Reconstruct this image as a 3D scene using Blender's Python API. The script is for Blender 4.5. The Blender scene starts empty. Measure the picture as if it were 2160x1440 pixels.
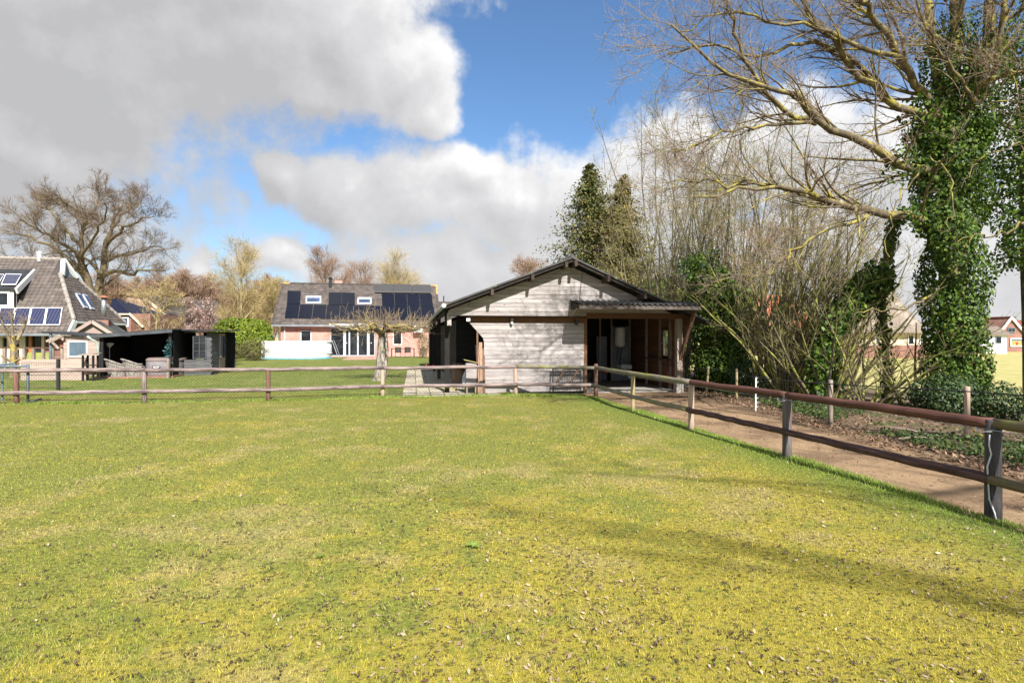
import bpy, math, random
import numpy as np
from mathutils import Vector, Matrix

SC = bpy.context.scene
COL = SC.collection
R = math.radians
random.seed(7)

# ------------------------------------------------------------------ camera
F, HOR, CX, H = 1200.0, 712.0, 1080.0, 1.7      # photo pixels (2160 wide), eye height in metres
cam_d = bpy.data.cameras.new('camera')
cam_d.sensor_width = 36.0
cam_d.sensor_fit = 'HORIZONTAL'
cam_d.lens = F / 2160.0 * 36.0
cam_d.shift_y = (HOR - 720.0) / 2160.0
cam_d.clip_start = 0.05
cam_d.clip_end = 3000
cam = bpy.data.objects.new('camera', cam_d)
cam.location = (0, 0, H)
cam.rotation_euler = (R(90), 0, 0)
COL.objects.link(cam)
SC.camera = cam

# ------------------------------------------------------------------ node helper
class NT:
    def __init__(s, nt):
        s.nt = nt
    def n(s, typ, **kw):
        nd = s.nt.nodes.new(typ)
        for k, v in kw.items():
            setattr(nd, k, v)
        return nd
    def put(s, sock, v):
        if isinstance(v, bpy.types.NodeSocket):
            s.nt.links.new(v, sock)
        elif v is not None:
            if isinstance(v, tuple) and len(v) == 3 and sock.type == 'RGBA':
                v = v + (1,)
            sock.default_value = v
    def m(s, op, a, b=None, c=None, clamp=False):
        nd = s.n('ShaderNodeMath', operation=op, use_clamp=clamp)
        s.put(nd.inputs[0], a)
        if b is not None: s.put(nd.inputs[1], b)
        if c is not None: s.put(nd.inputs[2], c)
        return nd.outputs[0]
    def vm(s, op, a, b=None, scale=None):
        nd = s.n('ShaderNodeVectorMath', operation=op)
        s.put(nd.inputs[0], a)
        if b is not None: s.put(nd.inputs[1], b)
        if scale is not None: s.put(nd.inputs['Scale'], scale)
        return nd.outputs['Value'] if op in ('LENGTH', 'DOT_PRODUCT', 'DISTANCE') else nd.outputs[0]
    def noise(s, vec, scale, detail=4, rough=0.55, dist=0.0, color=False):
        nd = s.n('ShaderNodeTexNoise')
        if vec is not None: s.put(nd.inputs['Vector'], vec)
        nd.inputs['Scale'].default_value = scale
        nd.inputs['Detail'].default_value = detail
        nd.inputs['Roughness'].default_value = rough
        nd.inputs['Distortion'].default_value = dist
        return nd.outputs['Color' if color else 'Fac']
    def smooth(s, x, lo, hi, a=0.0, b=1.0):
        nd = s.n('ShaderNodeMapRange', interpolation_type='SMOOTHSTEP')
        s.put(nd.inputs[0], x)
        for i, v in zip((1, 2, 3, 4), (lo, hi, a, b)):
            s.put(nd.inputs[i], v)
        return nd.outputs[0]
    def lin(s, x, lo, hi, a=0.0, b=1.0):
        nd = s.n('ShaderNodeMapRange')
        s.put(nd.inputs[0], x)
        for i, v in zip((1, 2, 3, 4), (lo, hi, a, b)):
            s.put(nd.inputs[i], v)
        return nd.outputs[0]
    def mix(s, f, a, b, blend='MIX'):
        nd = s.n('ShaderNodeMix', data_type='RGBA', blend_type=blend)
        s.put(nd.inputs[0], f); s.put(nd.inputs[6], a); s.put(nd.inputs[7], b)
        return nd.outputs[2]
    def mapping(s, vec, scale=(1, 1, 1), loc=(0, 0, 0), rot=(0, 0, 0)):
        nd = s.n('ShaderNodeMapping')
        s.put(nd.inputs[0], vec)
        nd.inputs['Scale'].default_value = scale
        nd.inputs['Location'].default_value = loc
        nd.inputs['Rotation'].default_value = rot
        return nd.outputs[0]

# ------------------------------------------------------------------ sun and sky
SUN_EL, SUN_AZ = R(40), R(18)          # sun stands behind the camera, a little to the right
sun_dir = Vector((math.sin(SUN_AZ) * math.cos(SUN_EL), -math.cos(SUN_AZ) * math.cos(SUN_EL), math.sin(SUN_EL)))
sun_d = bpy.data.lights.new('sun', 'SUN')
sun_d.energy = 5.0
sun_d.angle = R(0.53)
sun_d.color = (1.0, 0.965, 0.905)
sun = bpy.data.objects.new('sun', sun_d)
sun.rotation_euler = sun_dir.to_track_quat('Z', 'Y').to_euler()
sun.location = (6, -15, 20)
COL.objects.link(sun)

SC.view_settings.view_transform = 'Standard'
SC.view_settings.look = 'None'
SC.view_settings.gamma = 1.0
SC.view_settings.use_curve_mapping = False
SC.view_settings.exposure = 0.97
SC.cycles.use_denoising = True
SC.cycles.max_bounces = 6
SC.cycles.transparent_max_bounces = 6

W = bpy.data.worlds.new('World')
SC.world = W
W.use_nodes = True
W.cycles.sampling_method = 'NONE'
W.node_tree.nodes.clear()
t = NT(W.node_tree)
out = t.n('ShaderNodeOutputWorld')
bg = t.n('ShaderNodeBackground')
bg.inputs['Strength'].default_value = 0.1
t.nt.links.new(bg.outputs[0], out.inputs[0])
sky = t.n('ShaderNodeTexSky', sky_type='NISHITA')
sky.sun_disc = False
sky.sun_elevation = SUN_EL
sky.sun_rotation = math.pi - SUN_AZ
sky.air_density = 1.0
sky.dust_density = 0.6
sky.ozone_density = 2.5
dirv = t.n('ShaderNodeTexCoord').outputs['Generated']

def azel(px, py):
    a = math.atan((px - CX) / F)
    return a, math.atan((HOR - py) / F * math.cos(a))

def cloud_group():
    """density and shade of the clouds from azimuth / elevation (radians)"""
    g = bpy.data.node_groups.new('clouds', 'ShaderNodeTree')
    g.interface.new_socket('P', in_out='INPUT', socket_type='NodeSocketVector')
    g.interface.new_socket('D', in_out='OUTPUT', socket_type='NodeSocketFloat')
    q = NT(g)
    gi = q.n('NodeGroupInput').outputs[0]
    go = q.n('NodeGroupOutput')
    # ragged outlines
    warp = q.vm('SUBTRACT', q.noise(gi, 5.0, 2, 0.55, color=True), (0.5, 0.5, 0.5))
    p = q.vm('ADD', gi, q.vm('SCALE', warp, scale=0.17))
    def blob(px, py, rx, ry):
        a, e = azel(px, py)
        d = q.vm('LENGTH', q.vm('MULTIPLY', q.vm('SUBTRACT', p, (a, e, 0)), (1 / rx, 1 / ry, 0)))
        return q.m('SUBTRACT', 1.0, d)
    blobs = [
        (150, 110, .38, .18), (-280, 240, .42, .22), (480, 60, .30, .16), (740, 70, .16, .16), (870, 150, .085, .10), (905, 235, .05, .055), (680, 180, .16, .06),
        (40, 290, .26, .10), (480, -80, .40, .10),
        (1100, 430, .26, .115), (860, 430, .17, .105), (720, 420, .10, .065), (600, 385, .05, .045), (1300, 430, .26, .115),
        (1000, 350, .15, .05), (1050, 590, .46, .11), (1440, 300, .13, .085), (1640, 330, .17, .11), (1900, 330, .24, .11),
        (600, 535, .09, .05), (1700, 560, .62, .16), (395, 550, .045, .04)]
    acc = None
    for b in blobs:
        v = blob(*b)
        if acc is None: acc = v
        else:
            nd = q.n('ShaderNodeMath', operation='SMOOTH_MAX')
            q.put(nd.inputs[0], acc); q.put(nd.inputs[1], v); nd.inputs[2].default_value = 0.12
            acc = nd.outputs[0]
    # the sky goes on in the same broken-cloud way outside the frame
    sep = q.n('ShaderNodeSeparateXYZ'); q.put(sep.inputs[0], gi)
    far = q.m('MAXIMUM', q.smooth(q.m('ABSOLUTE', sep.outputs[0]), 0.85, 1.05), q.smooth(sep.outputs[1], 0.62, 0.78))
    broad = q.m('MULTIPLY', q.m('SUBTRACT', q.noise(gi, 1.7, 2, 0.5), 0.47), 6.0)
    acc = q.m('ADD', q.m('MULTIPLY', acc, q.m('SUBTRACT', 1.0, far)), q.m('MULTIPLY', broad, far))
    fine = q.m('SUBTRACT', q.noise(gi, 7.0, 6, 0.62), 0.5)
    det = q.m('SUBTRACT', q.noise(gi, 30.0, 3, 0.6), 0.5)
    d = q.m('ADD', acc, q.m('ADD', q.m('MULTIPLY', fine, 1.3), q.m('MULTIPLY', det, 0.40)))
    q.put(go.inputs[0], d)
    return g

CG = cloud_group()
sep = t.n('ShaderNodeSeparateXYZ'); t.put(sep.inputs[0], dirv)
az = t.m('ARCTAN2', sep.outputs[0], sep.outputs[1])
el = t.m('ARCSINE', t.m('MAXIMUM', t.m('MINIMUM', sep.outputs[2], 1.0), -1.0))
comb = t.n('ShaderNodeCombineXYZ'); t.put(comb.inputs[0], az); t.put(comb.inputs[1], el)
P0 = comb.outputs[0]
def dens(vec):
    nd = t.n('ShaderNodeGroup'); nd.node_tree = CG
    t.put(nd.inputs[0], vec)
    return nd.outputs[0]
D0 = dens(P0)
D1 = dens(t.vm('ADD', P0, (0.018, 0.035, 0)))
cover = t.smooth(D0, -0.08, 0.42)
# lit tops, grey bellies
lit = t.m('ADD', 0.58, t.m('MULTIPLY', t.m('SUBTRACT', D0, D1), 0.5))
thick = t.smooth(D0, 0.15, 1.0)
puff = t.noise(P0, 8.0, 5, 0.58)
lit = t.m('ADD', lit, t.m('MULTIPLY', t.m('SUBTRACT', puff, 0.5), 0.55))
lit = t.m('SUBTRACT', lit, t.m('MULTIPLY', thick, 0.12))
a0, e0 = azel(150, 200)
ul = t.m('SUBTRACT', 1.0, t.vm('LENGTH', t.vm('MULTIPLY', t.vm('SUBTRACT', P0, (a0, e0, 0)), (1 / .62, 1 / .33, 0))), clamp=True)
lit = t.m('SUBTRACT', lit, t.m('MULTIPLY', t.smooth(ul, 0.0, 0.6), 0.46))
a1, e1 = azel(1020, 580)
ml = t.m('SUBTRACT', 1.0, t.vm('LENGTH', t.vm('MULTIPLY', t.vm('SUBTRACT', P0, (a1, e1, 0)), (1 / .36, 1 / .14, 0))), clamp=True)
lit = t.m('SUBTRACT', lit, t.m('MULTIPLY', t.smooth(ml, 0.0, 0.7), 0.20))
ramp = t.n('ShaderNodeValToRGB')
ramp.color_ramp.elements[0].position = 0.0; ramp.color_ramp.elements[0].color = (0.43, 0.43, 0.44, 1)
ramp.color_ramp.elements[1].position = 1.0; ramp.color_ramp.elements[1].color = (0.93, 0.925, 0.92, 1)
e = ramp.color_ramp.elements.new(0.5); e.color = (0.60, 0.60, 0.61, 1)
t.put(ramp.inputs[0], lit)
CLOUD_GAIN = 10.0 * 0.56 * 1.16
cloudc = t.vm('SCALE', ramp.outputs[0], scale=CLOUD_GAIN)
# thin haze towards the horizon
skyc = sky.outputs[0]
haze_f = t.smooth(el, 0.34, 0.0, 0.0, 0.38)
skyc = t.mix(haze_f, t.vm('MULTIPLY', skyc, (0.64, 0.79, 0.90)), (3.1, 3.3, 3.5))
t.put(bg.inputs['Color'], t.mix(cover, skyc, cloudc))
# ------------------------------------------------------------------ materials
def new_mat(name):
    m = bpy.data.materials.new(name)
    m.use_nodes = True
    m.node_tree.nodes.clear()
    q = NT(m.node_tree)
    o = q.n('ShaderNodeOutputMaterial')
    b = q.n('ShaderNodeBsdfPrincipled')
    q.nt.links.new(b.outputs[0], o.inputs[0])
    return m, q, b, o

def coords(q, kind):
    if kind == 'pos': return q.n('ShaderNodeNewGeometry').outputs['Position']
    if kind == 'uv': return q.n('ShaderNodeTexCoord').outputs['UV']
    return q.n('ShaderNodeTexCoord').outputs['Object']

def mat(name, c1, c2=None, rough=0.75, scale=3.0, stretch=(1, 1, 1), kind='obj', lo=0.35, hi=0.65, bump=0.0, bscale=None,
        c3=None, s3=1.0, lo3=0.5, hi3=0.62, rnd=0.0, metal=0.0, spec=0.3, detail=6, attr=None, attr_amt=0.35):
    """noise mix of c1 and c2, optional second stain c3, optional per-object brightness, optional bump"""
    m, q, b, o = new_mat(name)
    v = coords(q, kind)
    orand = q.n('ShaderNodeObjectInfo').outputs['Random']
    if rnd:
        v = q.vm('ADD', v, q.vm('SCALE', (37.0, 11.0, 53.0), scale=orand))
    vs = q.mapping(v, scale=stretch)
    f = q.noise(vs, scale, detail, 0.6)
    col = q.mix(q.smooth(f, lo, hi), c1, c2 if c2 else tuple(x * 0.6 for x in c1))
    if c3:
        col = q.mix(q.smooth(q.noise(v, s3, 5, 0.62), lo3, hi3), col, c3)
    if rnd:
        col = q.mix(1.0, col, q.lin(orand, 0, 1, 1 - rnd, 1 + rnd * 0.6), 'MULTIPLY')
    if attr:
        a = q.n('ShaderNodeAttribute', attribute_name=attr).outputs['Fac']
        col = q.mix(1.0, col, q.lin(a, 0, 1, 1 - attr_amt, 1 + attr_amt), 'MULTIPLY')
    q.put(b.inputs['Base Color'], col)
    b.inputs['Roughness'].default_value = rough
    b.inputs['Metallic'].default_value = metal
    b.inputs['Specular IOR Level'].default_value = spec
    if bump:
        bn = q.n('ShaderNodeBump')
        bn.inputs['Strength'].default_value = bump
        bn.inputs['Distance'].default_value = 0.02
        q.put(bn.inputs['Height'], q.noise(vs, bscale or scale * 3, 5, 0.65))
        q.nt.links.new(bn.outputs[0], b.inputs['Normal'])
    return m

def leaf_mat(name, c1, c2, rough=0.45, trans=0.3, spec=0.4, c3=None, kind='pos'):
    m, q, b, o = new_mat(name)
    a = q.n('ShaderNodeAttribute', attribute_name='rnd').outputs['Fac']
    col = q.mix(q.smooth(a, 0.1, 0.9), c1, c2)
    if c3:
        col = q.mix(q.smooth(a, 0.88, 0.97), col, c3)
    col = q.mix(1.0, col, q.lin(q.noise(coords(q, kind), 2.2, 3), 0.3, 0.7, 0.7, 1.25), 'MULTIPLY')
    q.put(b.inputs['Base Color'], col)
    b.inputs['Roughness'].default_value = rough
    b.inputs['Specular IOR Level'].default_value = spec
    tr = q.n('ShaderNodeBsdfTranslucent')
    q.put(tr.inputs[0], q.mix(1.0, col, (1.2, 1.25, 0.5), 'MULTIPLY'))
    mx = q.n('ShaderNodeMixShader'); mx.inputs[0].default_value = trans
    q.nt.links.new(b.outputs[0], mx.inputs[1]); q.nt.links.new(tr.outputs[0], mx.inputs[2])
    q.nt.links.new(mx.outputs[0], o.inputs[0])
    return m

def bark_mat(name, c1, c2, lichen=None, amt=0.5, twig=None):
    """bark with lichen on it; thin twigs (attribute rnd near 1) take their own colour"""
    m, q, b, o = new_mat(name)
    p = coords(q, 'pos')
    col = q.mix(q.smooth(q.noise(q.mapping(p, scale=(1, 1, .35)), 9, 5), .35, .65), c1, c2)
    if lichen:
        nz = q.n('ShaderNodeSeparateXYZ'); q.put(nz.inputs[0], q.n('ShaderNodeNewGeometry').outputs['Normal'])
        f = q.m('ADD', q.noise(p, 3.5, 5, .65), q.m('MULTIPLY', nz.outputs[2], 0.08))
        col = q.mix(q.smooth(f, 0.62 - amt * 0.25, 0.70 - amt * 0.12), col, lichen)
    if twig:
        a = q.n('ShaderNodeAttribute', attribute_name='rnd').outputs['Fac']
        col = q.mix(q.smooth(a, 0.4, 0.95), col, twig)
    q.put(b.inputs['Base Color'], col)
    b.inputs['Roughness'].default_value = 0.85
    b.inputs['Specular IOR Level'].default_value = 0.2
    bn = q.n('ShaderNodeBump'); bn.inputs['Strength'].default_value = 0.6; bn.inputs['Distance'].default_value = 0.02
    q.put(bn.inputs['Height'], q.noise(q.mapping(p, scale=(1, 1, .3)), 22, 5, .7))
    q.nt.links.new(bn.outputs[0], b.inputs['Normal'])
    return m

def brick_mat(name, c1, c2, mortar, bw=0.22, bh=0.065):
    m, q, b, o = new_mat(name)
    sp = q.n('ShaderNodeSeparateXYZ'); q.put(sp.inputs[0], coords(q, 'obj'))
    cb = q.n('ShaderNodeCombineXYZ')
    q.put(cb.inputs[0], q.m('ADD', sp.outputs[0], sp.outputs[1])); q.put(cb.inputs[1], sp.outputs[2])
    br = q.n('ShaderNodeTexBrick')
    q.put(br.inputs['Vector'], cb.outputs[0])
    br.inputs['Color1'].default_value = c1 + (1,); br.inputs['Color2'].default_value = c2 + (1,); br.inputs['Mortar'].default_value = mortar + (1,)
    br.inputs['Scale'].default_value = 1.0
    br.inputs['Brick Width'].default_value = bw; br.inputs['Row Height'].default_value = bh
    br.inputs['Mortar Size'].default_value = 0.011; br.inputs['Mortar Smooth'].default_value = 0.2
    br.inputs['Bias'].default_value = 0.0
    col = q.mix(1.0, br.outputs['Color'], q.lin(q.noise(coords(q, 'obj'), 1.3, 5), .3, .7, .78, 1.2), 'MULTIPLY')
    q.put(b.inputs['Base Color'], col)
    b.inputs['Roughness'].default_value = 0.85
    b.inputs['Specular IOR Level'].default_value = 0.2
    bn = q.n('ShaderNodeBump'); bn.inputs['Strength'].default_value = 0.5; bn.inputs['Distance'].default_value = 0.01; bn.invert = True
    q.put(bn.inputs['Height'], br.outputs['Fac'])
    q.nt.links.new(bn.outputs[0], b.inputs['Normal'])
    return m

def board_mat(name, c1, c2, knot, rnd=0.16, stretch=(1.2, 1.2, 26), rough=0.8, stain=None):
    """long-grained boards, position based, with knots and water stains"""
    m, q, b, o = new_mat(name)
    p = coords(q, 'pos')
    orand = q.n('ShaderNodeObjectInfo').outputs['Random']
    p2 = q.vm('ADD', p, q.vm('SCALE', (31.0, 17.0, 5.0), scale=orand))
    g = q.noise(q.mapping(p2, scale=stretch), 2.2, 6, .65)
    col = q.mix(q.smooth(g, .34, .66), c1, c2)
    st = q.noise(q.mapping(p2, scale=(1.5, 1.5, 2.2)), 1.1, 5, .6)
    if stain:
        col = q.mix(q.m('MULTIPLY', q.smooth(st, .52, .74), 0.55), col, stain)
    vo = q.n('ShaderNodeTexVoronoi'); q.put(vo.inputs['Vector'], q.mapping(p2, scale=(2.2, 2.2, 6.5))); vo.inputs['Scale'].default_value = 1.0
    col = q.mix(q.smooth(vo.outputs['Distance'], .095, .05), col, knot)
    col = q.mix(1.0, col, q.lin(orand, 0, 1, 1 - rnd, 1 + rnd * .7), 'MULTIPLY')
    q.put(b.inputs['Base Color'], col)
    b.inputs['Roughness'].default_value = rough
    b.inputs['Specular IOR Level'].default_value = 0.2
    bn = q.n('ShaderNodeBump'); bn.inputs['Strength'].default_value = 0.35; bn.inputs['Distance'].default_value = 0.006
    q.put(bn.inputs['Height'], g)
    q.nt.links.new(bn.outputs[0], b.inputs['Normal'])
    return m

def glass_mat(name, col=(0.012, 0.014, 0.017), rough=0.06, spec=.22):
    m, q, b, o = new_mat(name)
    f = q.noise(coords(q, 'obj'), 1.3, 3)
    q.put(b.inputs['Base Color'], q.mix(q.smooth(f, .4, .65), col, tuple(x * 2.2 for x in col)))
    b.inputs['Roughness'].default_value = rough
    b.inputs['Specular IOR Level'].default_value = spec
    return m

def log_mat(name, c1, c2, dark, moss=None, moss_lo=0.55, moss_hi=0.68, rough=0.8, crack=(.55, .72), spec=.25):
    """round timber: uv x runs round the log, uv y along it in metres"""
    m, q, b, o = new_mat(name)
    uv = coords(q, 'uv')
    orand = q.n('ShaderNodeObjectInfo').outputs['Random']
    uv = q.vm('ADD', uv, q.vm('SCALE', (7.0, 23.0, 3.0), scale=orand))
    g = q.noise(q.mapping(uv, scale=(9, 1.6, 1)), 1.6, 6, .65)
    col = q.mix(q.smooth(g, .36, .62), c1, c2)
    cr = q.noise(q.mapping(uv, scale=(7, 0.9, 1), loc=(3, 1, 0)), 1.9, 7, .7)
    col = q.mix(q.smooth(cr, *crack), col, dark)
    if moss:
        nz = q.n('ShaderNodeSeparateXYZ'); q.put(nz.inputs[0], q.n('ShaderNodeNewGeometry').outputs['Normal'])
        f = q.m('ADD', q.noise(coords(q, 'pos'), 2.6, 6, .7), q.m('MULTIPLY', nz.outputs[2], 0.07))
        col = q.mix(q.smooth(f, moss_lo, moss_hi), col, moss)
    q.put(b.inputs['Base Color'], col)
    b.inputs['Roughness'].default_value = rough
    b.inputs['Specular IOR Level'].default_value = spec
    bn = q.n('ShaderNodeBump'); bn.inputs['Strength'].default_value = 0.6; bn.inputs['Distance'].default_value = 0.01
    q.put(bn.inputs['Height'], q.m('SUBTRACT', g, q.m('MULTIPLY', q.smooth(cr, *crack), .5)))
    q.nt.links.new(bn.outputs[0], b.inputs['Normal'])
    return m

def panel_mat(name, cell, line, sx, sy, rough=0.12):
    """solar panel cells: thin lines on object x / y"""
    m, q, b, o = new_mat(name)
    sp = q.n('ShaderNodeSeparateXYZ'); q.put(sp.inputs[0], coords(q, 'obj'))
    def lines(c, s):
        fr = q.m('FRACT', q.m('DIVIDE', q.m('ADD', c, 50.0), s))
        return q.m('GREATER_THAN', q.m('ABSOLUTE', q.m('SUBTRACT', fr, .5)), .465)
    f = q.m('MAXIMUM', lines(sp.outputs[0], sx), lines(sp.outputs[1], sy))
    q.put(b.inputs['Base Color'], q.mix(f, cell, line))
    b.inputs['Roughness'].default_value = rough
    b.inputs['Specular IOR Level'].default_value = 0.5
    return m

M = {}
M['silver'] = board_mat('weathered_boards', (.42, .38, .366), (.27, .238, .228), (.08, .06, .05), stain=(.19, .16, .15), rnd=.2)
M['brownboard'] = board_mat('brown_boards', (.17, .085, .042), (.10, .048, .025), (.04, .02, .012), rnd=.25)
M['blackboard'] = board_mat('black_boards', (.022, .021, .022), (.014, .013, .014), (.008, .008, .008), rnd=.3)
M['greyboard'] = board_mat('grey_boards', (.42, .33, .28), (.32, .24, .20), (.14, .10, .08), rnd=.2)
M['greycabin'] = board_mat('grey_cabin_boards', (.125, .125, .13), (.075, .075, .08), (.05, .05, .05), rnd=.2)
M['plank'] = board_mat('upright_planks', (.42, .28, .20), (.26, .16, .11), (.1, .06, .04), rnd=.35, stretch=(20, 20, 1))
M['darkwood'] = mat('dark_timber', (.026, .020, .017), (.014, .011, .009), stretch=(1, 1, 1), rough=.8, rnd=.3)
M['timber'] = mat('grey_timber', (.33, .27, .22), (.2, .155, .125), scale=5, stretch=(3, 3, .4), rough=.85, rnd=.2)
M['browntimber'] = mat('brown_timber', (.17, .10, .065), (.10, .055, .035), scale=5, stretch=(3, 3, .4), rough=.85, rnd=.25)
M['rail_grey'] = log_mat('weathered_rail', (.40, .315, .285), (.21, .155, .145), (.055, .038, .042), crack=(.46, .60))
M['rail_lichen'] = log_mat('lichen_rail', (.27, .235, .18), (.14, .12, .09), (.05, .04, .035), moss=(.215, .21, .05), moss_lo=.53, moss_hi=.66)
M['rail_brown'] = log_mat('stained_rail', (.165, .070, .050), (.078, .033, .027), (.028, .014, .014), rough=.72, crack=(.50, .66), spec=.3)
M['rail_dark'] = log_mat('dark_stained_rail', (.15, .082, .072), (.066, .036, .035), (.025, .014, .016), rough=.75, crack=(.48, .64), spec=.25)
M['rail_olive'] = log_mat('olive_rail', (.19, .145, .08), (.10, .08, .05), (.04, .03, .025), moss=(.17, .16, .045), moss_lo=.5, moss_hi=.68)
M['post_tan'] = log_mat('tan_post', (.46, .34, .26), (.33, .235, .175), (.14, .095, .07), crack=(.6, .75))
M['post_lichen'] = log_mat('lichen_post', (.40, .32, .19), (.26, .21, .12), (.12, .1, .06), moss=(.33, .30, .09), moss_lo=.52, moss_hi=.62)
M['post_black'] = log_mat('tarred_post', (.075, .07, .072), (.035, .033, .035), (.30, .22, .15), crack=(.60, .70), rough=.6)
M['post_slate'] = log_mat('slate_post', (.16, .142, .135), (.085, .074, .07), (.17, .08, .055), crack=(.56, .70), rough=.65)
M['post_red'] = log_mat('red_brown_post', (.20, .105, .075), (.12, .062, .048), (.05, .03, .03))
M['roofsheet'] = mat('fibre_cement_roof', (.085, .082, .08), (.05, .048, .046), scale=2, c3=(.15, .16, .07), s3=3, lo3=.55, hi3=.7, rough=.85)
M['canopysheet'] = mat('dark_corrugated_sheet', (.040, .038, .037), (.026, .025, .025), scale=2, rough=.85)
M['zinc'] = mat('zinc', (.36, .38, .40), (.26, .28, .30), rough=.4, metal=.6, scale=2)
M['darkmetal'] = mat('dark_metal', (.035, .037, .04), (.022, .023, .025), rough=.45, scale=3)
M['slate_metal'] = mat('blue_grey_metal', (.14, .185, .215), (.09, .12, .145), rough=.5, scale=4)
M['white'] = mat('white_paint', (.78, .78, .76), (.70, .70, .68), rough=.5, scale=2)
M['cream'] = mat('cream_paint', (.66, .56, .42), (.56, .47, .35), rough=.7, scale=2)
M['greypaint'] = mat('pale_grey_paint', (.42, .45, .49), (.36, .39, .43), rough=.5, scale=2)
M['panelgrey'] = mat('blue_grey_panel', (.20, .22, .25), (.14, .155, .18), rough=.6, scale=1.5)
M['glass'] = glass_mat('dark_glass')
M['glass_sky'] = glass_mat('roof_window_glass', (.035, .05, .09), .03, .3)
M['brick'] = brick_mat('pink_brick', (.40, .135, .10), (.50, .215, .165), (.52, .40, .35))
M['brick_dark'] = brick_mat('dark_brick', (.17, .06, .045), (.25, .095, .065), (.2, .15, .13))
M['brick_far'] = brick_mat('far_brick', (.22, .09, .065), (.28, .125, .09), (.28, .2, .17))
M['tile_house'] = mat('flat_roof_tiles', (.108, .088, .078), (.066, .053, .048), scale=2.5, kind='pos', c3=(.075, .06, .055), s3=6, lo3=.55, hi3=.68, attr='rnd', attr_amt=.22, bump=.2)
M['tile_farm'] = mat('pantiles', (.135, .110, .096), (.09, .073, .064), scale=2.0, kind='pos', c3=(.09, .075, .07), s3=7, lo3=.56, hi3=.7, attr='rnd', attr_amt=.2, bump=.2)
M['tile_dark'] = mat('dark_tiles', (.075, .06, .055), (.045, .037, .035), scale=4, kind='pos', stretch=(1, 1, 3))
M['tile_blue'] = mat('blue_black_glazed_tiles', (.012, .015, .036), (.007, .009, .02), scale=6, rough=.4, spec=.25, stretch=(4, 1, 1))
M['tile_red'] = mat('red_tiles', (.25, .07, .05), (.16, .045, .035), scale=5, stretch=(1, 1, 3))
M['tile_orange'] = mat('orange_tiles', (.52, .19, .10), (.36, .12, .07), scale=4, stretch=(1, 1, 3))
M['thatch'] = mat('thatch', (.235, .185, .145), (.165, .13, .10), scale=3, stretch=(5, 5, .8), c3=(.28, .235, .19), s3=.8, bump=.5, bscale=12)
M['lichen'] = mat('orange_lichen_ridge', (.50, .30, .05), (.22, .17, .13), scale=5, lo=.45, hi=.6)
M['solar_black'] = panel_mat('black_solar_cells', (.006, .007, .013), (.012, .013, .02), .16, .16, .16)
M['solar_blue'] = panel_mat('blue_solar_cells', (.020, .022, .060), (.17, .18, .21), .165, .165, .14)
M['solar_grey'] = panel_mat('grey_collector', (.055, .052, .052), (.085, .08, .08), .06, 5.0, .35)
M['pool'] = mat('pool_liner', (.68, .68, .65), (.60, .60, .575), rough=.55, scale=.8)
M['poolblue'] = mat('blue_pool_liner', (.05, .27, .42), (.06, .32, .48), rough=.5)
M['wicker'] = mat('grey_wicker', (.34, .31, .28), (.16, .145, .13), scale=26, stretch=(1, 1, .15), rough=.8, bump=.6, lo=.42, hi=.58)
M['tub'] = mat('grey_tub_wall', (.20, .185, .19), (.15, .135, .14), scale=3, rough=.6)
M['tubcover'] = mat('taupe_tub_cover', (.22, .17, .155), (.17, .13, .12), scale=2, rough=.7)
M['concrete'] = mat('concrete', (.36, .335, .30), (.26, .24, .215), scale=2.5, rnd=.15, c3=(.16, .16, .10), s3=2, lo3=.58, hi3=.7, bump=.2)
M['paver'] = mat('beige_paving_tile', (.50, .44, .33), (.37, .32, .24), scale=3.5, kind='pos', rnd=.18, c3=(.16, .16, .09), s3=4, lo3=.55, hi3=.68, bump=.3)
M['patio'] = brick_mat('patio_brick', (.38, .22, .165), (.46, .30, .235), (.33, .25, .2), .2, .1)
M['stone'] = mat('grey_stone', (.33, .30, .27), (.22, .2, .18), scale=4, kind='pos', rnd=.2)
M['red_plastic'] = mat('red_handle', (.42, .05, .04), (.32, .04, .035), rough=.4)
M['barrow'] = mat('grey_blue_tray', (.17, .21, .25), (.12, .15, .18), rough=.5, scale=4)
M['sack'] = mat('white_sack', (.62, .62, .68), (.4, .4, .46), rough=.7, scale=6, bump=.5)
M['yellow'] = mat('yellow_plank', (.42, .34, .10), (.28, .22, .08), scale=5)
M['teal'] = mat('teal_cloth', (.02, .13, .14), (.01, .06, .07), scale=7, rough=.6)
M['shutter'] = mat('blue_grey_shutter', (.10, .145, .185), (.075, .11, .14), scale=3, stretch=(8, 8, .6), rough=.6, rnd=.12)
M['orange_wood'] = mat('orange_varnished_wood', (.42, .15, .045), (.32, .11, .035), scale=3, rough=.5)
M['olive_cloth'] = mat('olive_cushion', (.24, .26, .06), (.2, .22, .05), rough=.8)
M['copper'] = mat('copper_cowl', (.36, .16, .10), (.26, .11, .07), rough=.5, metal=.3)
M['rope'] = mat('white_rope', (.6, .6, .62), (.45, .45, .48), rough=.8, scale=30)
M['yellowrope'] = mat('yellow_cord', (.5, .36, .05), (.4, .28, .04), rough=.8)
M['blacktape'] = mat('black_fence_tape', (.02, .02, .022), (.03, .03, .03), rough=.6)
M['wire'] = mat('green_black_wire', (.022, .03, .026), (.03, .036, .03), rough=.5)
M['flower'] = mat('dried_flowers', (.5, .36, .22), (.4, .28, .16), scale=9)

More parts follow.
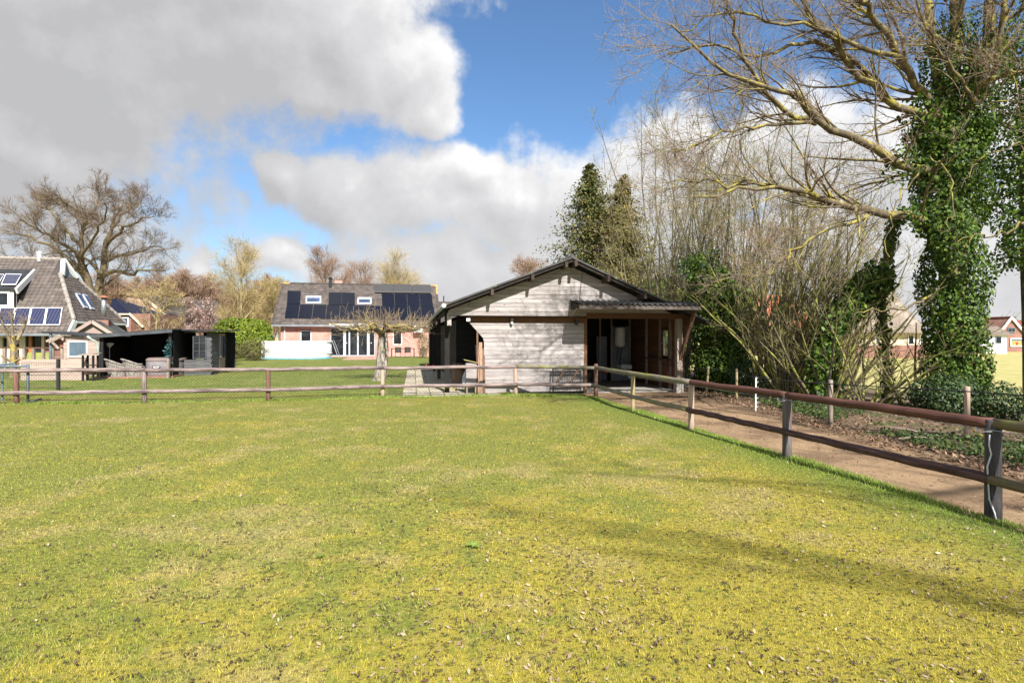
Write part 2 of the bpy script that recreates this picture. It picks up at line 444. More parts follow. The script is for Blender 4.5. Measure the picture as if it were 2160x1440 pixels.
M['bark_big'] = bark_mat('yellow_lichen_bark', (.145, .115, .075), (.085, .068, .047), lichen=(.29, .25, .055), amt=.62, twig=(.25, .185, .135))
M['bark_hazel'] = bark_mat('hazel_bark', (.165, .14, .08), (.095, .08, .05), lichen=(.30, .30, .065), amt=.6, twig=(.205, .165, .09))
M['bark_willow'] = bark_mat('grey_willow_bark', (.16, .135, .085), (.095, .08, .055), lichen=(.25, .24, .075), amt=.4, twig=(.21, .175, .09))
M['bark_oak'] = bark_mat('oak_bark', (.14, .108, .066), (.09, .07, .045), lichen=(.19, .155, .055), amt=.4, twig=(.15, .11, .075))
M['bark_yellow'] = bark_mat('pale_yellow_bark', (.30, .24, .125), (.22, .175, .095), twig=(.36, .275, .125))
M['bark_brown'] = bark_mat('brown_bark', (.20, .14, .10), (.15, .10, .075), twig=(.27, .175, .12))
M['bark_wood'] = bark_mat('woodland_bark', (.205, .135, .095), (.15, .10, .075), twig=(.25, .165, .115))
M['bark_apple'] = bark_mat('orchard_bark', (.24, .19, .125), (.15, .12, .085), lichen=(.36, .28, .07), amt=.5, twig=(.25, .18, .125))
M['bark_mottled'] = bark_mat('mottled_grey_bark', (.36, .32, .27), (.085, .07, .058), lichen=(.20, .18, .10), amt=.25)
M['ivy'] = leaf_mat('ivy_leaf', (.020, .050, .010), (.125, .20, .030), rough=.5, trans=.25, spec=.22, c3=(.19, .25, .04))
M['groundivy'] = leaf_mat('ground_ivy_leaf', (.030, .055, .018), (.09, .13, .035), rough=.55, trans=.15, spec=.2)
M['holly'] = leaf_mat('dark_shrub_leaf', (.026, .050, .022), (.075, .115, .04), rough=.48, trans=.12, spec=.25)
M['laurel'] = leaf_mat('laurel_leaf', (.10, .15, .018), (.24, .28, .03), rough=.5, trans=.3, spec=.25)
M['bud'] = leaf_mat('young_leaf', (.22, .24, .05), (.34, .34, .09), rough=.6, trans=.4)
M['budred'] = leaf_mat('red_bud', (.16, .07, .05), (.24, .13, .08), rough=.6, trans=.2)
M['spruce'] = leaf_mat('spruce_needles', (.06, .078, .022), (.15, .15, .04), rough=.7, trans=.15, c3=(.24, .17, .05))
M['spruce_brown'] = leaf_mat('browning_spruce_needles', (.09, .085, .024), (.19, .15, .045), rough=.7, trans=.15, c3=(.27, .18, .06))
M['blossom'] = leaf_mat('pink_blossom', (.42, .27, .27), (.55, .40, .40), rough=.7, trans=.3)
M['dryshrub'] = leaf_mat('dry_shrub_leaf', (.19, .16, .085), (.27, .23, .13), rough=.8, trans=.15)
M['greyshrub'] = leaf_mat('brown_green_leaf', (.09, .085, .03), (.17, .14, .055), rough=.7, trans=.15, c3=(.06, .1, .02))
M['dryleaf'] = leaf_mat('dry_leaf', (.15, .085, .045), (.46, .36, .25), rough=.8, trans=.12, c3=(.10, .045, .03))
M['litter'] = leaf_mat('brown_leaf_litter', (.11, .06, .035), (.24, .15, .09), rough=.8, trans=.05, c3=(.33, .22, .14))
M['weed'] = leaf_mat('weed_leaf', (.25, .34, .06), (.30, .40, .08), rough=.5, trans=.3)

# ------------------------------------------------------------------ geometry helpers
def px(x, y, Y):
    """photo pixel at depth Y"""
    return Vector(((x - CX) * Y / F, Y, H - (y - HOR) * Y / F))
def gr(x, y, z=0.0):
    """photo pixel on the ground (height z)"""
    Y = (H - z) * F / (y - HOR)
    return Vector(((x - CX) * Y / F, Y, z))

def tag(o, label=None, cat=None, group=None, kind=None):
    if label: o['label'] = label
    if cat: o['category'] = cat
    if group: o['group'] = group
    if kind: o['kind'] = kind
    return o

def root(name, loc, label, cat, rz=0.0, group=None):
    o = bpy.data.objects.new(name, None)
    o.empty_display_size = 0.2
    COL.objects.link(o)
    o.location = loc
    o.rotation_euler = (0, 0, rz)
    return tag(o, label, cat, group)

def link(name, me, m, parent=None):
    o = bpy.data.objects.new(name, me)
    COL.objects.link(o)
    if m is not None and len(me.materials) == 0:
        me.materials.append(m)
    if parent is not None:
        o.parent = parent
    return o

class MB:
    """collects simple solids in plain python lists"""
    def __init__(s):
        s.v, s.f, s.uv = [], [], {}
    def add(s, vs, fs):
        k = len(s.v)
        s.v += [tuple(p) for p in vs]
        s.f += [tuple(i + k for i in f) for f in fs]
        return s
    def box(s, c, size, rot=None):
        c = Vector(c); hx, hy, hz = (d / 2 for d in size)
        vs = [Vector((x, y, z)) for x in (-hx, hx) for y in (-hy, hy) for z in (-hz, hz)]
        if rot is not None: vs = [rot @ p for p in vs]
        return s.add([c + p for p in vs], [(0, 1, 3, 2), (4, 6, 7, 5), (0, 4, 5, 1), (2, 3, 7, 6), (0, 2, 6, 4), (1, 5, 7, 3)])
    def span(s, lo, hi):
        lo, hi = Vector(lo), Vector(hi)
        return s.box((lo + hi) / 2, hi - lo)
    def beam(s, a, b, w, h, up=(0, 0, 1)):
        a, b = Vector(a), Vector(b); d = b - a
        y = d.normalized(); x = y.cross(Vector(up))
        if x.length < 1e-4: x = y.cross(Vector((1, 0, 0)))
        x.normalize(); z = x.cross(y)
        return s.box((a + b) / 2, (w, d.length, h), Matrix((x, y, z)).transposed())
    def prism(s, front, back):
        n = len(front)
        fs = [tuple(range(n)), tuple(range(2 * n - 1, n - 1, -1))]
        fs += [(i, i + n, (i + 1) % n + n, (i + 1) % n) for i in range(n)]
        return s.add(list(front) + list(back), fs)
    def tube(s, pts, rad, sides=8, cap=True):
        pts = [Vector(p) for p in pts]; n = len(pts)
        if not hasattr(rad, '__len__'): rad = [rad] * n
        d0 = (pts[-1] - pts[0]).normalized()
        ref = Vector((0, 0, 1)) if abs(d0.z) < .8 else Vector((1, 0, 0))
        k = len(s.v); L = 0.0
        for i, p in enumerate(pts):
            tt = (pts[min(i + 1, n - 1)] - pts[max(i - 1, 0)]).normalized()
            x = tt.cross(ref).normalized(); y = x.cross(tt)
            if i: L += (p - pts[i - 1]).length
            for j in range(sides):
                a = 2 * math.pi * j / sides
                s.uv[len(s.v)] = (min(j, sides - j) * 2.0 / sides, L)
                s.v.append(tuple(p + (x * math.cos(a) + y * math.sin(a)) * rad[i]))
        for i in range(n - 1):
            for j in range(sides):
                a, b = k + i * sides + j, k + i * sides + (j + 1) % sides
                s.f.append((a, a + sides, b + sides, b))
        if cap:
            s.f.append(tuple(k + j for j in range(sides)))
            s.f.append(tuple(k + (n - 1) * sides + j for j in reversed(range(sides))))
        return s
    def lathe(s, c, prof, sides=16):
        c = Vector(c); k = len(s.v)
        for r, z in prof:
            for j in range(sides):
                a = 2 * math.pi * j / sides
                s.v.append((c.x + r * math.cos(a), c.y + r * math.sin(a), c.z + z))
        for i in range(len(prof) - 1):
            for j in range(sides):
                a, b = k + i * sides + j, k + i * sides + (j + 1) % sides
                s.f.append((a, b, b + sides, a + sides))
        s.f.append(tuple(k + j for j in reversed(range(sides))))
        s.f.append(tuple(k + (len(prof) - 1) * sides + j for j in range(sides)))
        return s
    def mesh(s, name, smooth=False):
        me = bpy.data.meshes.new(name)
        me.from_pydata(s.v, [], s.f)
        if s.uv:
            uvl = me.uv_layers.new(name='UVMap')
            for lp in me.loops:
                uvl.data[lp.index].uv = s.uv.get(lp.vertex_index, (0, 0))
        if smooth:
            for p in me.polygons:
                p.use_smooth = len(p.vertices) == 4
        me.update()
        return me
    def build(s, name, m, parent=None, smooth=False):
        return link(name, s.mesh(name, smooth), m, parent)

def np_mesh(name, v, f, smooth=False, rnd=None):
    """mesh from numpy arrays; f is (n,3) or (n,4); rnd a value per vertex"""
    me = bpy.data.meshes.new(name)
    v = np.ascontiguousarray(v, dtype=np.float32); f = np.ascontiguousarray(f, dtype=np.int32)
    n, k = f.shape
    me.vertices.add(len(v)); me.vertices.foreach_set('co', v.ravel())
    me.loops.add(n * k); me.loops.foreach_set('vertex_index', f.ravel())
    me.polygons.add(n)
    me.polygons.foreach_set('loop_start', np.arange(0, n * k, k, dtype=np.int32))
    if smooth: me.polygons.foreach_set('use_smooth', np.ones(n, dtype=bool))
    if rnd is not None:
        at = me.attributes.new('rnd', 'FLOAT', 'POINT')
        at.data.foreach_set('value', np.ascontiguousarray(rnd, dtype=np.float32))
    me.update(calc_edges=True)
    return me

def nrm(a):
    return a / np.maximum(np.linalg.norm(a, axis=-1, keepdims=True), 1e-9)

def tubes_np(sets):
    """sets of (pts (N,K,3), rad (N,K), sides, rnd) -> one set of arrays"""
    V, Fc, Rn, off = [], [], [], 0
    for pts, rad, sides, rv in sets:
        N, K, _ = pts.shape
        if N == 0: continue
        tan = np.empty_like(pts)
        tan[:, 1:-1] = pts[:, 2:] - pts[:, :-2] if K > 2 else 0
        tan[:, 0] = pts[:, 1] - pts[:, 0]; tan[:, -1] = pts[:, -1] - pts[:, -2]
        tan = nrm(tan)
        d0 = nrm(pts[:, -1] - pts[:, 0])
        ref = np.where(np.abs(d0[:, 2:3]) < .8, np.array([[0, 0, 1.]]), np.array([[1., 0, 0]]))[:, None, :]
        x = nrm(np.cross(tan, ref)); y = np.cross(x, tan)
        if sides == 2:      # far twigs: a flat ribbon at a random turn
            an = (np.arange(N) * 2.399963)[:, None, None]
            x = x * np.cos(an) + y * np.sin(an)
        a = 2 * np.pi * np.arange(sides) / sides
        ring = pts[:, :, None, :] + rad[:, :, None, None] * (x[:, :, None, :] * np.cos(a)[None, None, :, None] + y[:, :, None, :] * np.sin(a)[None, None, :, None])
        V.append(ring.reshape(-1, 3))
        Rn.append(np.full(N * K * sides, rv, dtype=np.float32))
        base = off + (np.arange(N) * K * sides)[:, None, None] + (np.arange(K - 1) * sides)[None, :, None]
        j = np.arange(sides if sides > 2 else 1)[None, None, :]; j2 = (j + 1) % sides
        Fc.append(np.stack([base + j, base + j + sides, base + j2 + sides, base + j2], -1).reshape(-1, 4))
        off += N * K * sides
    return np.concatenate(V), np.concatenate(Fc), np.concatenate(Rn)

def resample(pts, rad, K):
    """smooth polyline (Catmull-Rom) through pts with K points"""
    pts = np.array([tuple(p) for p in pts], float); rad = np.array(rad, float)
    n = len(pts); tt = np.linspace(0, n - 1 - 1e-6, K)
    i = tt.astype(int); u = (tt - i)[:, None]
    g = lambda k: pts[np.clip(k, 0, n - 1)]
    p0, p1, p2, p3 = g(i - 1), g(i), g(i + 1), g(i + 2)
    o = .5 * ((2 * p1) + (p2 - p0) * u + (2 * p0 - 5 * p1 + 4 * p2 - p3) * u ** 2 + (3 * p1 - p0 - 3 * p2 + p3) * u ** 3)
    return o, np.interp(tt, np.arange(n), rad)

def sprout(rng, pts, rad, n, t0, t1, ang, length, K, rr=.55, up=.15, wig=.25, out=None, tip=.25, lenfall=.5, minr=.002, bias=None):
    """n children on each of the N parent branches -> (pts, rad) of the children
    ang: (lo, hi) angle from the parent, radians; length: (lo, hi) metres"""
    N, K0, _ = pts.shape
    idx = np.repeat(np.arange(N), n); Mx = len(idx)
    t = t0 + (t1 - t0) * rng.random(Mx)
    ft = t * (K0 - 1); i = np.minimum(ft.astype(int), K0 - 2); u = (ft - i)[:, None]
    p = pts[idx, i] * (1 - u) + pts[idx, i + 1] * u
    d = nrm(pts[idx, i + 1] - pts[idx, i])
    r = (rad[idx, i] * (1 - u[:, 0]) + rad[idx, i + 1] * u[:, 0])
    side = nrm(np.cross(d, rng.normal(size=(Mx, 3))))
    a = (ang[0] + (ang[1] - ang[0]) * rng.random(Mx))[:, None]
    d = nrm(d * np.cos(a) + side * np.sin(a))
    if bias is not None: d = nrm(d + np.array(bias)[None, :])
    L = (length[0] + (length[1] - length[0]) * rng.random(Mx)) * (1 - lenfall * t)
    r0 = np.maximum(r * rr * (.75 + .5 * rng.random(Mx)), minr)
    P = np.empty((Mx, K, 3)); P[:, 0] = p
    step = (L / (K - 1))[:, None]
    cur = nrm(rng.normal(size=(Mx, 3)))
    for k in range(1, K):
        cur = nrm(cur + rng.normal(size=(Mx, 3)) * .8)
        d = nrm(d + cur * wig + np.array([0, 0, up])[None, :])
        P[:, k] = P[:, k - 1] + d * step
    Rr = r0[:, None] * np.linspace(1, tip, K)[None, :]
    return P, np.maximum(Rr, minr * .7)

def leaves_np(rng, pos, nor, size, shape='oval', droop=0.0):
    """flat leaves at pos facing nor; returns verts, tri faces, rnd"""
    n = len(pos)
    nor = nrm(nor)
    up = np.tile(np.array([[0, 0, -1.0]]), (n, 1)) + rng.normal(size=(n, 3)) * .6
    ax = nrm(up - nor * (up * nor).sum(1, keepdims=True))
    sd = np.cross(nor, ax)
    if shape == 'ivy':
        tpl = np.array([(0, -.45, 0), (.42, -.2, -.06), (.28, .15, .0), (0, .6, -.08), (-.28, .15, .0), (-.42, -.2, -.06)])
        fc = np.array([(0, 1, 2), (0, 2, 3), (0, 3, 4), (0, 4, 5)])
    elif shape == 'oval':
        tpl = np.array([(0, -.5, 0), (.26, 0, -.05), (0, .55, 0), (-.26, 0, -.05)])
        fc = np.array([(0, 1, 2), (0, 2, 3)])
    elif shape == 'strap':
        tpl = np.array([(-.05, -.5, 0), (.05, -.5, 0), (0, .55, -.08)])
        fc = np.array([(0, 1, 2)])
    sz = (size[0] + (size[1] - size[0]) * rng.random(n))[:, None, None]
    v = pos[:, None, :] + sz * (tpl[None, :, 0:1] * sd[:, None, :] + tpl[None, :, 1:2] * ax[:, None, :] + tpl[None, :, 2:3] * nor[:, None, :])
    k = len(tpl)
    f = (np.arange(n) * k)[:, None, None] + fc[None]
    return v.reshape(-1, 3), f.reshape(-1, 3), np.repeat(rng.random(n), k)

class Frame:
    """a building's own axes: u along its front, v into the depth"""
    def __init__(s, origin, rot):
        s.o, s.rot = Vector(origin), rot
        s.u = Vector((math.cos(rot), math.sin(rot), 0)); s.w = Vector((-math.sin(rot), math.cos(rot), 0))
    def on(s, x, y, v):
        """photo pixel on the upright plane v -> (u, z)"""
        d = Vector(((x - CX) / F, 1, -(y - HOR) / F)); c = Vector((0, 0, H)) - s.o
        k = (v - c.dot(s.w)) / d.dot(s.w)
        p = c + d * k
        return p.dot(s.u), p.z
    def onu(s, x, y, u):
        """photo pixel on the upright side plane u -> (v, z)"""
        d = Vector(((x - CX) / F, 1, -(y - HOR) / F)); c = Vector((0, 0, H)) - s.o
        k = (u - c.dot(s.u)) / d.dot(s.u)
        p = c + d * k
        return p.dot(s.w), p.z
    def onslope(s, x, y, v0, z0, v1, z1):
        """photo pixel on a roof plane through (v0,z0) and (v1,z1) -> (u, v, z)"""
        d = Vector(((x - CX) / F, 1, -(y - HOR) / F)); c = Vector((0, 0, H)) - s.o
        g = (z1 - z0) / (v1 - v0)
        k = (z0 + g * (c.dot(s.w) - v0) - c.z) / (d.z - g * d.dot(s.w))
        p = c + d * k
        return p.dot(s.u), p.dot(s.w), p.z
    def loc(s, p):
        q = Vector(p) - s.o
        return Vector((q.dot(s.u), q.dot(s.w), q.z))
# ------------------------------------------------------------------ ground
rng = np.random.default_rng(11)
EDGE_PX = [(2300, 1158), (2160, 1113), (2000, 1068), (1800, 1004), (1700, 974), (1600, 945), (1500, 913), (1400, 882), (1300, 851), (1262, 840)]
EDGE = [gr(*p) for p in EDGE_PX]
ey = np.array([-14.0, 0.0] + [p.y for p in EDGE] + [16.8, 18.0]); ex = np.array([5.9, 5.2] + [p.x for p in EDGE] + [2.28, 2.25])
def xedge(Y): return np.interp(Y, ey, ex)
def fbm2(x, y, seed=0, octaves=4, f=1.0):
    """cheap smooth noise from sines, about -1..1"""
    r = np.random.default_rng(seed); s = np.zeros_like(np.asarray(x, float)); a = 1.0; tot = 0
    for o in range(octaves):
        for _ in range(3):
            an, ph = r.random() * 6.28, r.random() * 6.28
            s = s + a * np.sin(f * (x * np.cos(an) + y * np.sin(an)) + ph)
        tot += a * 1.7; a *= .55; f *= 2.03
    return s / tot

def sheet(name, X, Y, Z, m, rnd=None):
    ny, nx = X.shape
    v = np.stack([X, Y, Z], -1).reshape(-1, 3)
    i = (np.arange(ny - 1)[:, None] * nx + np.arange(nx - 1)[None, :]).ravel()
    f = np.stack([i, i + 1, i + nx + 1, i + nx], -1)
    o = link(name, np_mesh(name, v, f, True), m)
    o['kind'] = 'structure'
    return o

def grass_col(q, p, kind):
    n1 = q.noise(p, .33, 4, .55); n2 = q.noise(p, 1.3, 6, .62); n3 = q.noise(p, 7.0, 5, .6)
    sp = q.n('ShaderNodeSeparateXYZ'); q.put(sp.inputs[0], p)
    if kind == 'paddock':
        green, moss, straw = (.335, .36, .062), (.54, .465, .068), (.56, .47, .19)
        # mossier towards the trees on the right, drier on the left
        mg = q.m('ADD', q.m('MULTIPLY', q.smooth(q.m('SUBTRACT', sp.outputs[0], q.m('MULTIPLY', sp.outputs[1], .42)), -4.2, 1.2), .11), q.m('MULTIPLY', q.smooth(sp.outputs[1], 9.0, 3.0), .05))
        col = q.mix(q.smooth(q.m('ADD', q.m('ADD', q.m('MULTIPLY', n1, .3), q.m('ADD', q.m('MULTIPLY', n2, .35), q.m('MULTIPLY', q.noise(p, 3.6, 4, .6), .35))), mg), .49, .63), green, moss)
        col = q.mix(q.m('MULTIPLY', q.smooth(q.m('ADD', q.m('MULTIPLY', n2, .6), q.m('MULTIPLY', q.noise(q.vm('ADD', p, (9., 4., 0.)), .5, 4), .5)), .55, .68), .65), col, straw)
        rim = q.m('SUBTRACT', 1.0, q.smooth(q.m('ADD', q.m('ADD', sp.outputs[0], q.m('MULTIPLY', sp.outputs[1], .2)), q.m('MULTIPLY', n2, 1.2)), 4.7, 6.1))
        col = q.mix(rim, (.23, .335, .05), col)
        n4 = q.noise(p, 21.0, 3, .6)
        col = q.mix(q.m('MULTIPLY', q.smooth(n4, .54, .70), .6), col, (.55, .46, .12))
        col = q.mix(q.m('MULTIPLY', q.smooth(n4, .46, .32), .65), col, (.17, .25, .045))
        n5 = q.noise(q.vm('ADD', p, (3., 7., 1.)), 34.0, 2, .5)
        col = q.mix(q.m('MULTIPLY', q.smooth(n5, .60, .74), .6), col, (.50, .36, .22))
        bare = q.smooth(n3, .66, .74)
        col = q.mix(q.m('MULTIPLY', bare, .45), col, (.17, .12, .05))
    elif kind == 'lawn':
        col = q.mix(q.smooth(n2, .38, .66), (.23, .30, .055), (.33, .37, .085))
        col = q.mix(q.m('MULTIPLY', q.smooth(n1, .52, .66), .4), col, (.42, .38, .14))
    else:
        col = q.mix(q.smooth(n2, .35, .65), (.30, .30, .09), (.42, .36, .15))
    return col

def grass_mat(name, kind, blade):
    m, q, b, o = new_mat(name)
    p = coords(q, 'pos')
    col = grass_col(q, p, kind)
    b.inputs['Roughness'].default_value = .75
    b.inputs['Specular IOR Level'].default_value = .15
    if blade:
        a = q.n('ShaderNodeAttribute', attribute_name='rnd').outputs['Fac']
        col = q.mix(q.smooth(a, .80, .97), col, (.50, .42, .22) if kind == 'paddock' else (.42, .40, .18))
        col = q.mix(1.0, col, q.lin(q.m('FRACT', q.m('MULTIPLY', a, 7.31)), 0, 1, .58, 1.42), 'MULTIPLY')
        q.put(b.inputs['Base Color'], col)
        tr = q.n('ShaderNodeBsdfTranslucent'); q.put(tr.inputs[0], col)
        mx = q.n('ShaderNodeMixShader'); mx.inputs[0].default_value = .3
        q.nt.links.new(b.outputs[0], mx.inputs[1]); q.nt.links.new(tr.outputs[0], mx.inputs[2])
        q.nt.links.new(mx.outputs[0], o.inputs[0])
    else:
        if kind != 'field': col = q.mix(1.0, col, (.72, .70, .72), 'MULTIPLY')
        col = q.mix(q.m('MULTIPLY', q.smooth(q.noise(p, 30, 4, .6), .50, .62), .75 if kind != 'field' else .12), col, (.06, .045, .022))
        col = q.mix(1.0, col, (.75, .75, .75) if kind != 'field' else (1.15, 1.12, 1.2), 'MULTIPLY')
        q.put(b.inputs['Base Color'], col)
        bn = q.n('ShaderNodeBump'); bn.inputs['Strength'].default_value = .7; bn.inputs['Distance'].default_value = .04
        q.put(bn.inputs['Height'], q.noise(p, 18, 6, .7)); q.nt.links.new(bn.outputs[0], b.inputs['Normal'])
    return m

M['field'] = grass_mat('field_ground', 'field', False)
M['paddock'] = grass_mat('paddock_turf', 'paddock', False)
M['paddock_blade'] = grass_mat('paddock_grass_blades', 'paddock', True)
M['lawn'] = grass_mat('lawn_turf', 'lawn', False)
M['lawn_blade'] = grass_mat('lawn_grass_blades', 'lawn', True)
M['field_blade'] = grass_mat('field_grass_blades', 'field', True)

def dirt_mat(name):
    m, q, b, o = new_mat(name)
    p = coords(q, 'pos')
    n = q.noise(p, .9, 6, .6); f = q.noise(p, 9, 6, .65)
    col = q.mix(q.smooth(n, .40, .62), (.29, .195, .115), (.17, .112, .068))
    sp = q.n('ShaderNodeSeparateXYZ'); q.put(sp.inputs[0], p)
    # damp, trodden soil along the hedge side
    damp = q.smooth(q.m('ADD', q.m('SUBTRACT', sp.outputs[0], q.m('MULTIPLY', sp.outputs[1], -.17)), q.m('MULTIPLY', q.m('SUBTRACT', n, .5), 4.0)), 7.0, 8.3)
    col = q.mix(q.m('MULTIPLY', damp, .8), col, (.12, .078, .05))
    col = q.mix(q.m('MULTIPLY', q.smooth(f, .58, .7), .6), col, (.13, .09, .06))
    q.put(b.inputs['Base Color'], col)
    b.inputs['Roughness'].default_value = .95; b.inputs['Specular IOR Level'].default_value = .1
    bn = q.n('ShaderNodeBump'); bn.inputs['Strength'].default_value = .8; bn.inputs['Distance'].default_value = .03
    q.put(bn.inputs['Height'], q.m('ADD', q.noise(p, 6, 7, .7), q.noise(q.mapping(p, scale=(3, 1.2, 1), rot=(0, 0, .2)), 5, 4)))
    q.nt.links.new(bn.outputs[0], b.inputs['Normal'])
    return m
M['dirt'] = dirt_mat('sandy_dirt')

gx, gy = np.meshgrid(np.linspace(-1500, 1500, 31), np.linspace(-800, 2000, 29))
sheet('ground', gx, gy, np.full_like(gx, -.10), M['field'])

# paddock turf: rolls over into the track at its right edge
yy = np.concatenate([np.linspace(-14, 1.5, 20), np.linspace(1.7, 17.35, 160)])
tt = np.concatenate([np.linspace(-45, -14, 16)[:-1]])
rows_x, rows_z = [], []
for Y in yy:
    xe = float(xedge(Y)) + .05 * float(fbm2(np.array(Y), np.array(0.), 3, 3, 2.2))
    xs = np.concatenate([np.linspace(-45, -15, 14)[:-1], np.linspace(-15, xe - .6, 90), xe + np.array([-.45, -.3, -.2, -.12, -.06, -.02, .02, .05])])
    zs = .018 * fbm2(xs, np.full_like(xs, Y), 5, 3, .9)
    zs += .008
    d = xe - xs
    zs = np.where(d < .14, zs - .10 * np.clip((.14 - d) / .16, 0, 1.2) ** 2, zs)
    rows_x.append(xs); rows_z.append(zs)
X = np.array(rows_x); Z = np.array(rows_z); Yg = np.repeat(yy[:, None], X.shape[1], 1)
sheet('paddock', X, Yg, Z, M['paddock'])
def pad_z(x, y): return .018 * fbm2(x, y, 5, 3, .9) + .008

# garden lawn behind the rail fence
lx, ly = np.meshgrid(np.linspace(-32, -1.8, 60), np.linspace(16.4, 62, 70))
lx = np.where(ly > 17.2, lx - np.clip(ly - 17.2, 0, 60) * .17 * np.clip((lx + 32) / 30, 0, 1), lx)
sheet('lawn', lx, ly, .012 + .012 * fbm2(lx, ly, 9, 3, .5), M['lawn'])

# dirt track between paddock and hedge, reaching the barn
py_ = np.linspace(-8, 26, 200); pu = np.linspace(0, 1, 60)
PXg, PYg = [], []
for Y in py_:
    a = float(xedge(Y)) - .25 if Y < 16.9 else 2.2 - (Y - 16.9) * .17
    b_ = 6.55 + max(0, (9 - Y)) * .22 + .22 * float(fbm2(np.array(Y), np.array(2.), 8, 3, 1.1))
    b_ = b_ if Y < 19 else b_ - (Y - 19) * .1
    PXg.append(a + (b_ - a) * pu); PYg.append(np.full_like(pu, Y))
PXg, PYg = np.array(PXg), np.array(PYg)
PZ = -.065 + .018 * fbm2(PXg * 1.2, PYg, 21, 4, 1.6) - .012 * np.exp(-((pu[None, :] - .35) / .12) ** 2) - .05 * np.clip((pu[None, :] - .93) / .07, 0, 1)
sheet('dirt_track', PXg, PYg, PZ, M['dirt'])

# litter-covered soil below the hedge
hx, hy = np.meshgrid(np.linspace(0, 1, 24), np.linspace(-6, 30, 90))
hl = 6.0 + np.clip(9 - hy, 0, 20) * .22 - np.clip(hy - 19, 0, 20) * .1
hx = hl + hx * 7.0
M['hedgesoil'] = mat('hedge_soil', (.10, .066, .042), (.17, .12, .075), scale=3, kind='pos', c3=(.07, .09, .025), s3=1.2, lo3=.5, hi3=.62, rough=.95, bump=.8, bscale=12)
sheet('hedge_bank', hx, hy, -.082 + .10 * np.clip((hx - hl - .5) / 1.2, 0, 1) * np.clip(1 - (hx - hl - 3.5) / 3, 0, 1) + .02 * fbm2(hx, hy, 31, 4, 2.0), M['hedgesoil'])

# ------------------------------------------------------------------ grass blades
def blades(name, n, region, label, m, hmul=1.0, xr=(-500, 2660), ymin=1.9, ymax=17.0, near_pow=.62, wmul=1.0):
    a = (H * F) / ymax; b_ = (H * F) / ymin
    k = int(n * near_pow)
    Y = np.concatenate([H * F / (a + (b_ - a) * rng.random(k)), ymin * (ymax / ymin) ** rng.random(n - k)])
    x = (xr[0] - CX + (xr[1] - xr[0]) * rng.random(n)) * Y / F
    keep = region(x, Y)
    x, Y = x[keep], Y[keep]; n = len(x)
    # tussocks: patches of longer and shorter grass
    tus = .5 * fbm2(x, Y, 41, 4, 3.1) + .9 * fbm2(x, Y, 42, 3, 38.0)
    hgt = (.006 + .012 * rng.random(n) + .005 * np.clip(tus, -1, 1)) * hmul * np.clip(.75 + Y * .04, .8, 1.35)
    wid = (.0014 + .0012 * rng.random(n)) * np.clip(Y / 3.8, .72, 2.0) * wmul
    return x, Y, hgt, wid

def blade_mesh(name, x, y, z, hgt, wid, m, label, cat='grass'):
    n = len(x)
    th = rng.random(n) * 6.283; ph = rng.random(n) * 6.283
    lean = hgt * (.25 + .75 * rng.random(n))
    bx, by = np.cos(th) * wid, np.sin(th) * wid
    v = np.empty((n, 3, 3), np.float32)
    v[:, 0] = np.stack([x - bx, y - by, z - .004], -1); v[:, 1] = np.stack([x + bx, y + by, z - .004], -1)
    v[:, 2] = np.stack([x + np.cos(ph) * lean, y + np.sin(ph) * lean, z + hgt], -1)
    f = np.arange(n * 3, dtype=np.int32).reshape(n, 3)
    o = link(name, np_mesh(name, v.reshape(-1, 3), f, False, np.repeat(rng.random(n), 3)), m)
    return tag(o, label, cat, kind='stuff')

in_pad = lambda x, y: (x < xedge(y) - .02) & (x > -16)
x, y, hg, wd = blades('g', 640000, in_pad, '', None)
# tufts of longer grass standing out of the turf
nt = 3600
ty = H * F / rng.uniform(130, 830, nt); tx = rng.uniform(-1250, 1250, nt) * ty / F
ok_ = (tx < xedge(ty) - .1) & (fbm2(tx, ty, 91, 3, 1.1) > -.25)
tx, ty = np.repeat(tx[ok_], 13), np.repeat(ty[ok_], 13)
sp_t = np.repeat(rng.uniform(.008, .03, ok_.sum()), 13)
hg_t = np.repeat(rng.uniform(.014, .036, ok_.sum()), 13) * rng.uniform(.5, 1.1, len(tx))
tx = tx + rng.normal(size=len(tx)) * sp_t; ty = ty + rng.normal(size=len(ty)) * sp_t
x = np.concatenate([x, tx]); y = np.concatenate([y, ty]); hg = np.concatenate([hg, hg_t])
wd = np.concatenate([wd, rng.uniform(.0016, .003, len(tx)) * np.clip(ty / 5, .9, 2.2)])
near = np.clip((x - xedge(y) + .5) / .5, 0, 1)
hg = hg * (1 + 1.1 * near * rng.random(len(x)))
blade_mesh('paddock_grass', x, y, pad_z(x, y), hg, wd, M['paddock_blade'], 'short yellow-green mossy grass of the paddock in front of the rail fences')
# long fringe hanging over the edge of the track and at the foot of the fences and barn
n = 15000
Y = 3.0 + 13.3 * rng.random(n) ** .9
x = xedge(Y) - np.abs(rng.normal(size=n)) * .14 + .03
cl = fbm2(Y, x * 0, 77, 4, 2.6)
hg = (.02 + .04 * rng.random(n)) * (1 + .8 * cl)
n2 = 9000
pf = [gr(*p) for p in ((-60, 855), (35, 853), (305, 850), (566, 846), (807, 839), (1088, 835), (1250, 838))]
x2 = rng.uniform(pf[0].x, pf[-1].x, n2); y2 = np.interp(x2, [p.x for p in pf], [p.y for p in pf]) + rng.normal(size=n2) * .07
hg2 = (.03 + .05 * rng.random(n2)) * (1 + .6 * fbm2(x2, y2, 78, 4, 2.0))
x = np.concatenate([x, x2]); Y = np.concatenate([Y, y2]); hg = np.concatenate([hg, hg2])
M['fringe_blade'] = leaf_mat('fringe_grass_blades', (.16, .25, .035), (.30, .38, .07), rough=.7, trans=.3, c3=(.42, .36, .18))
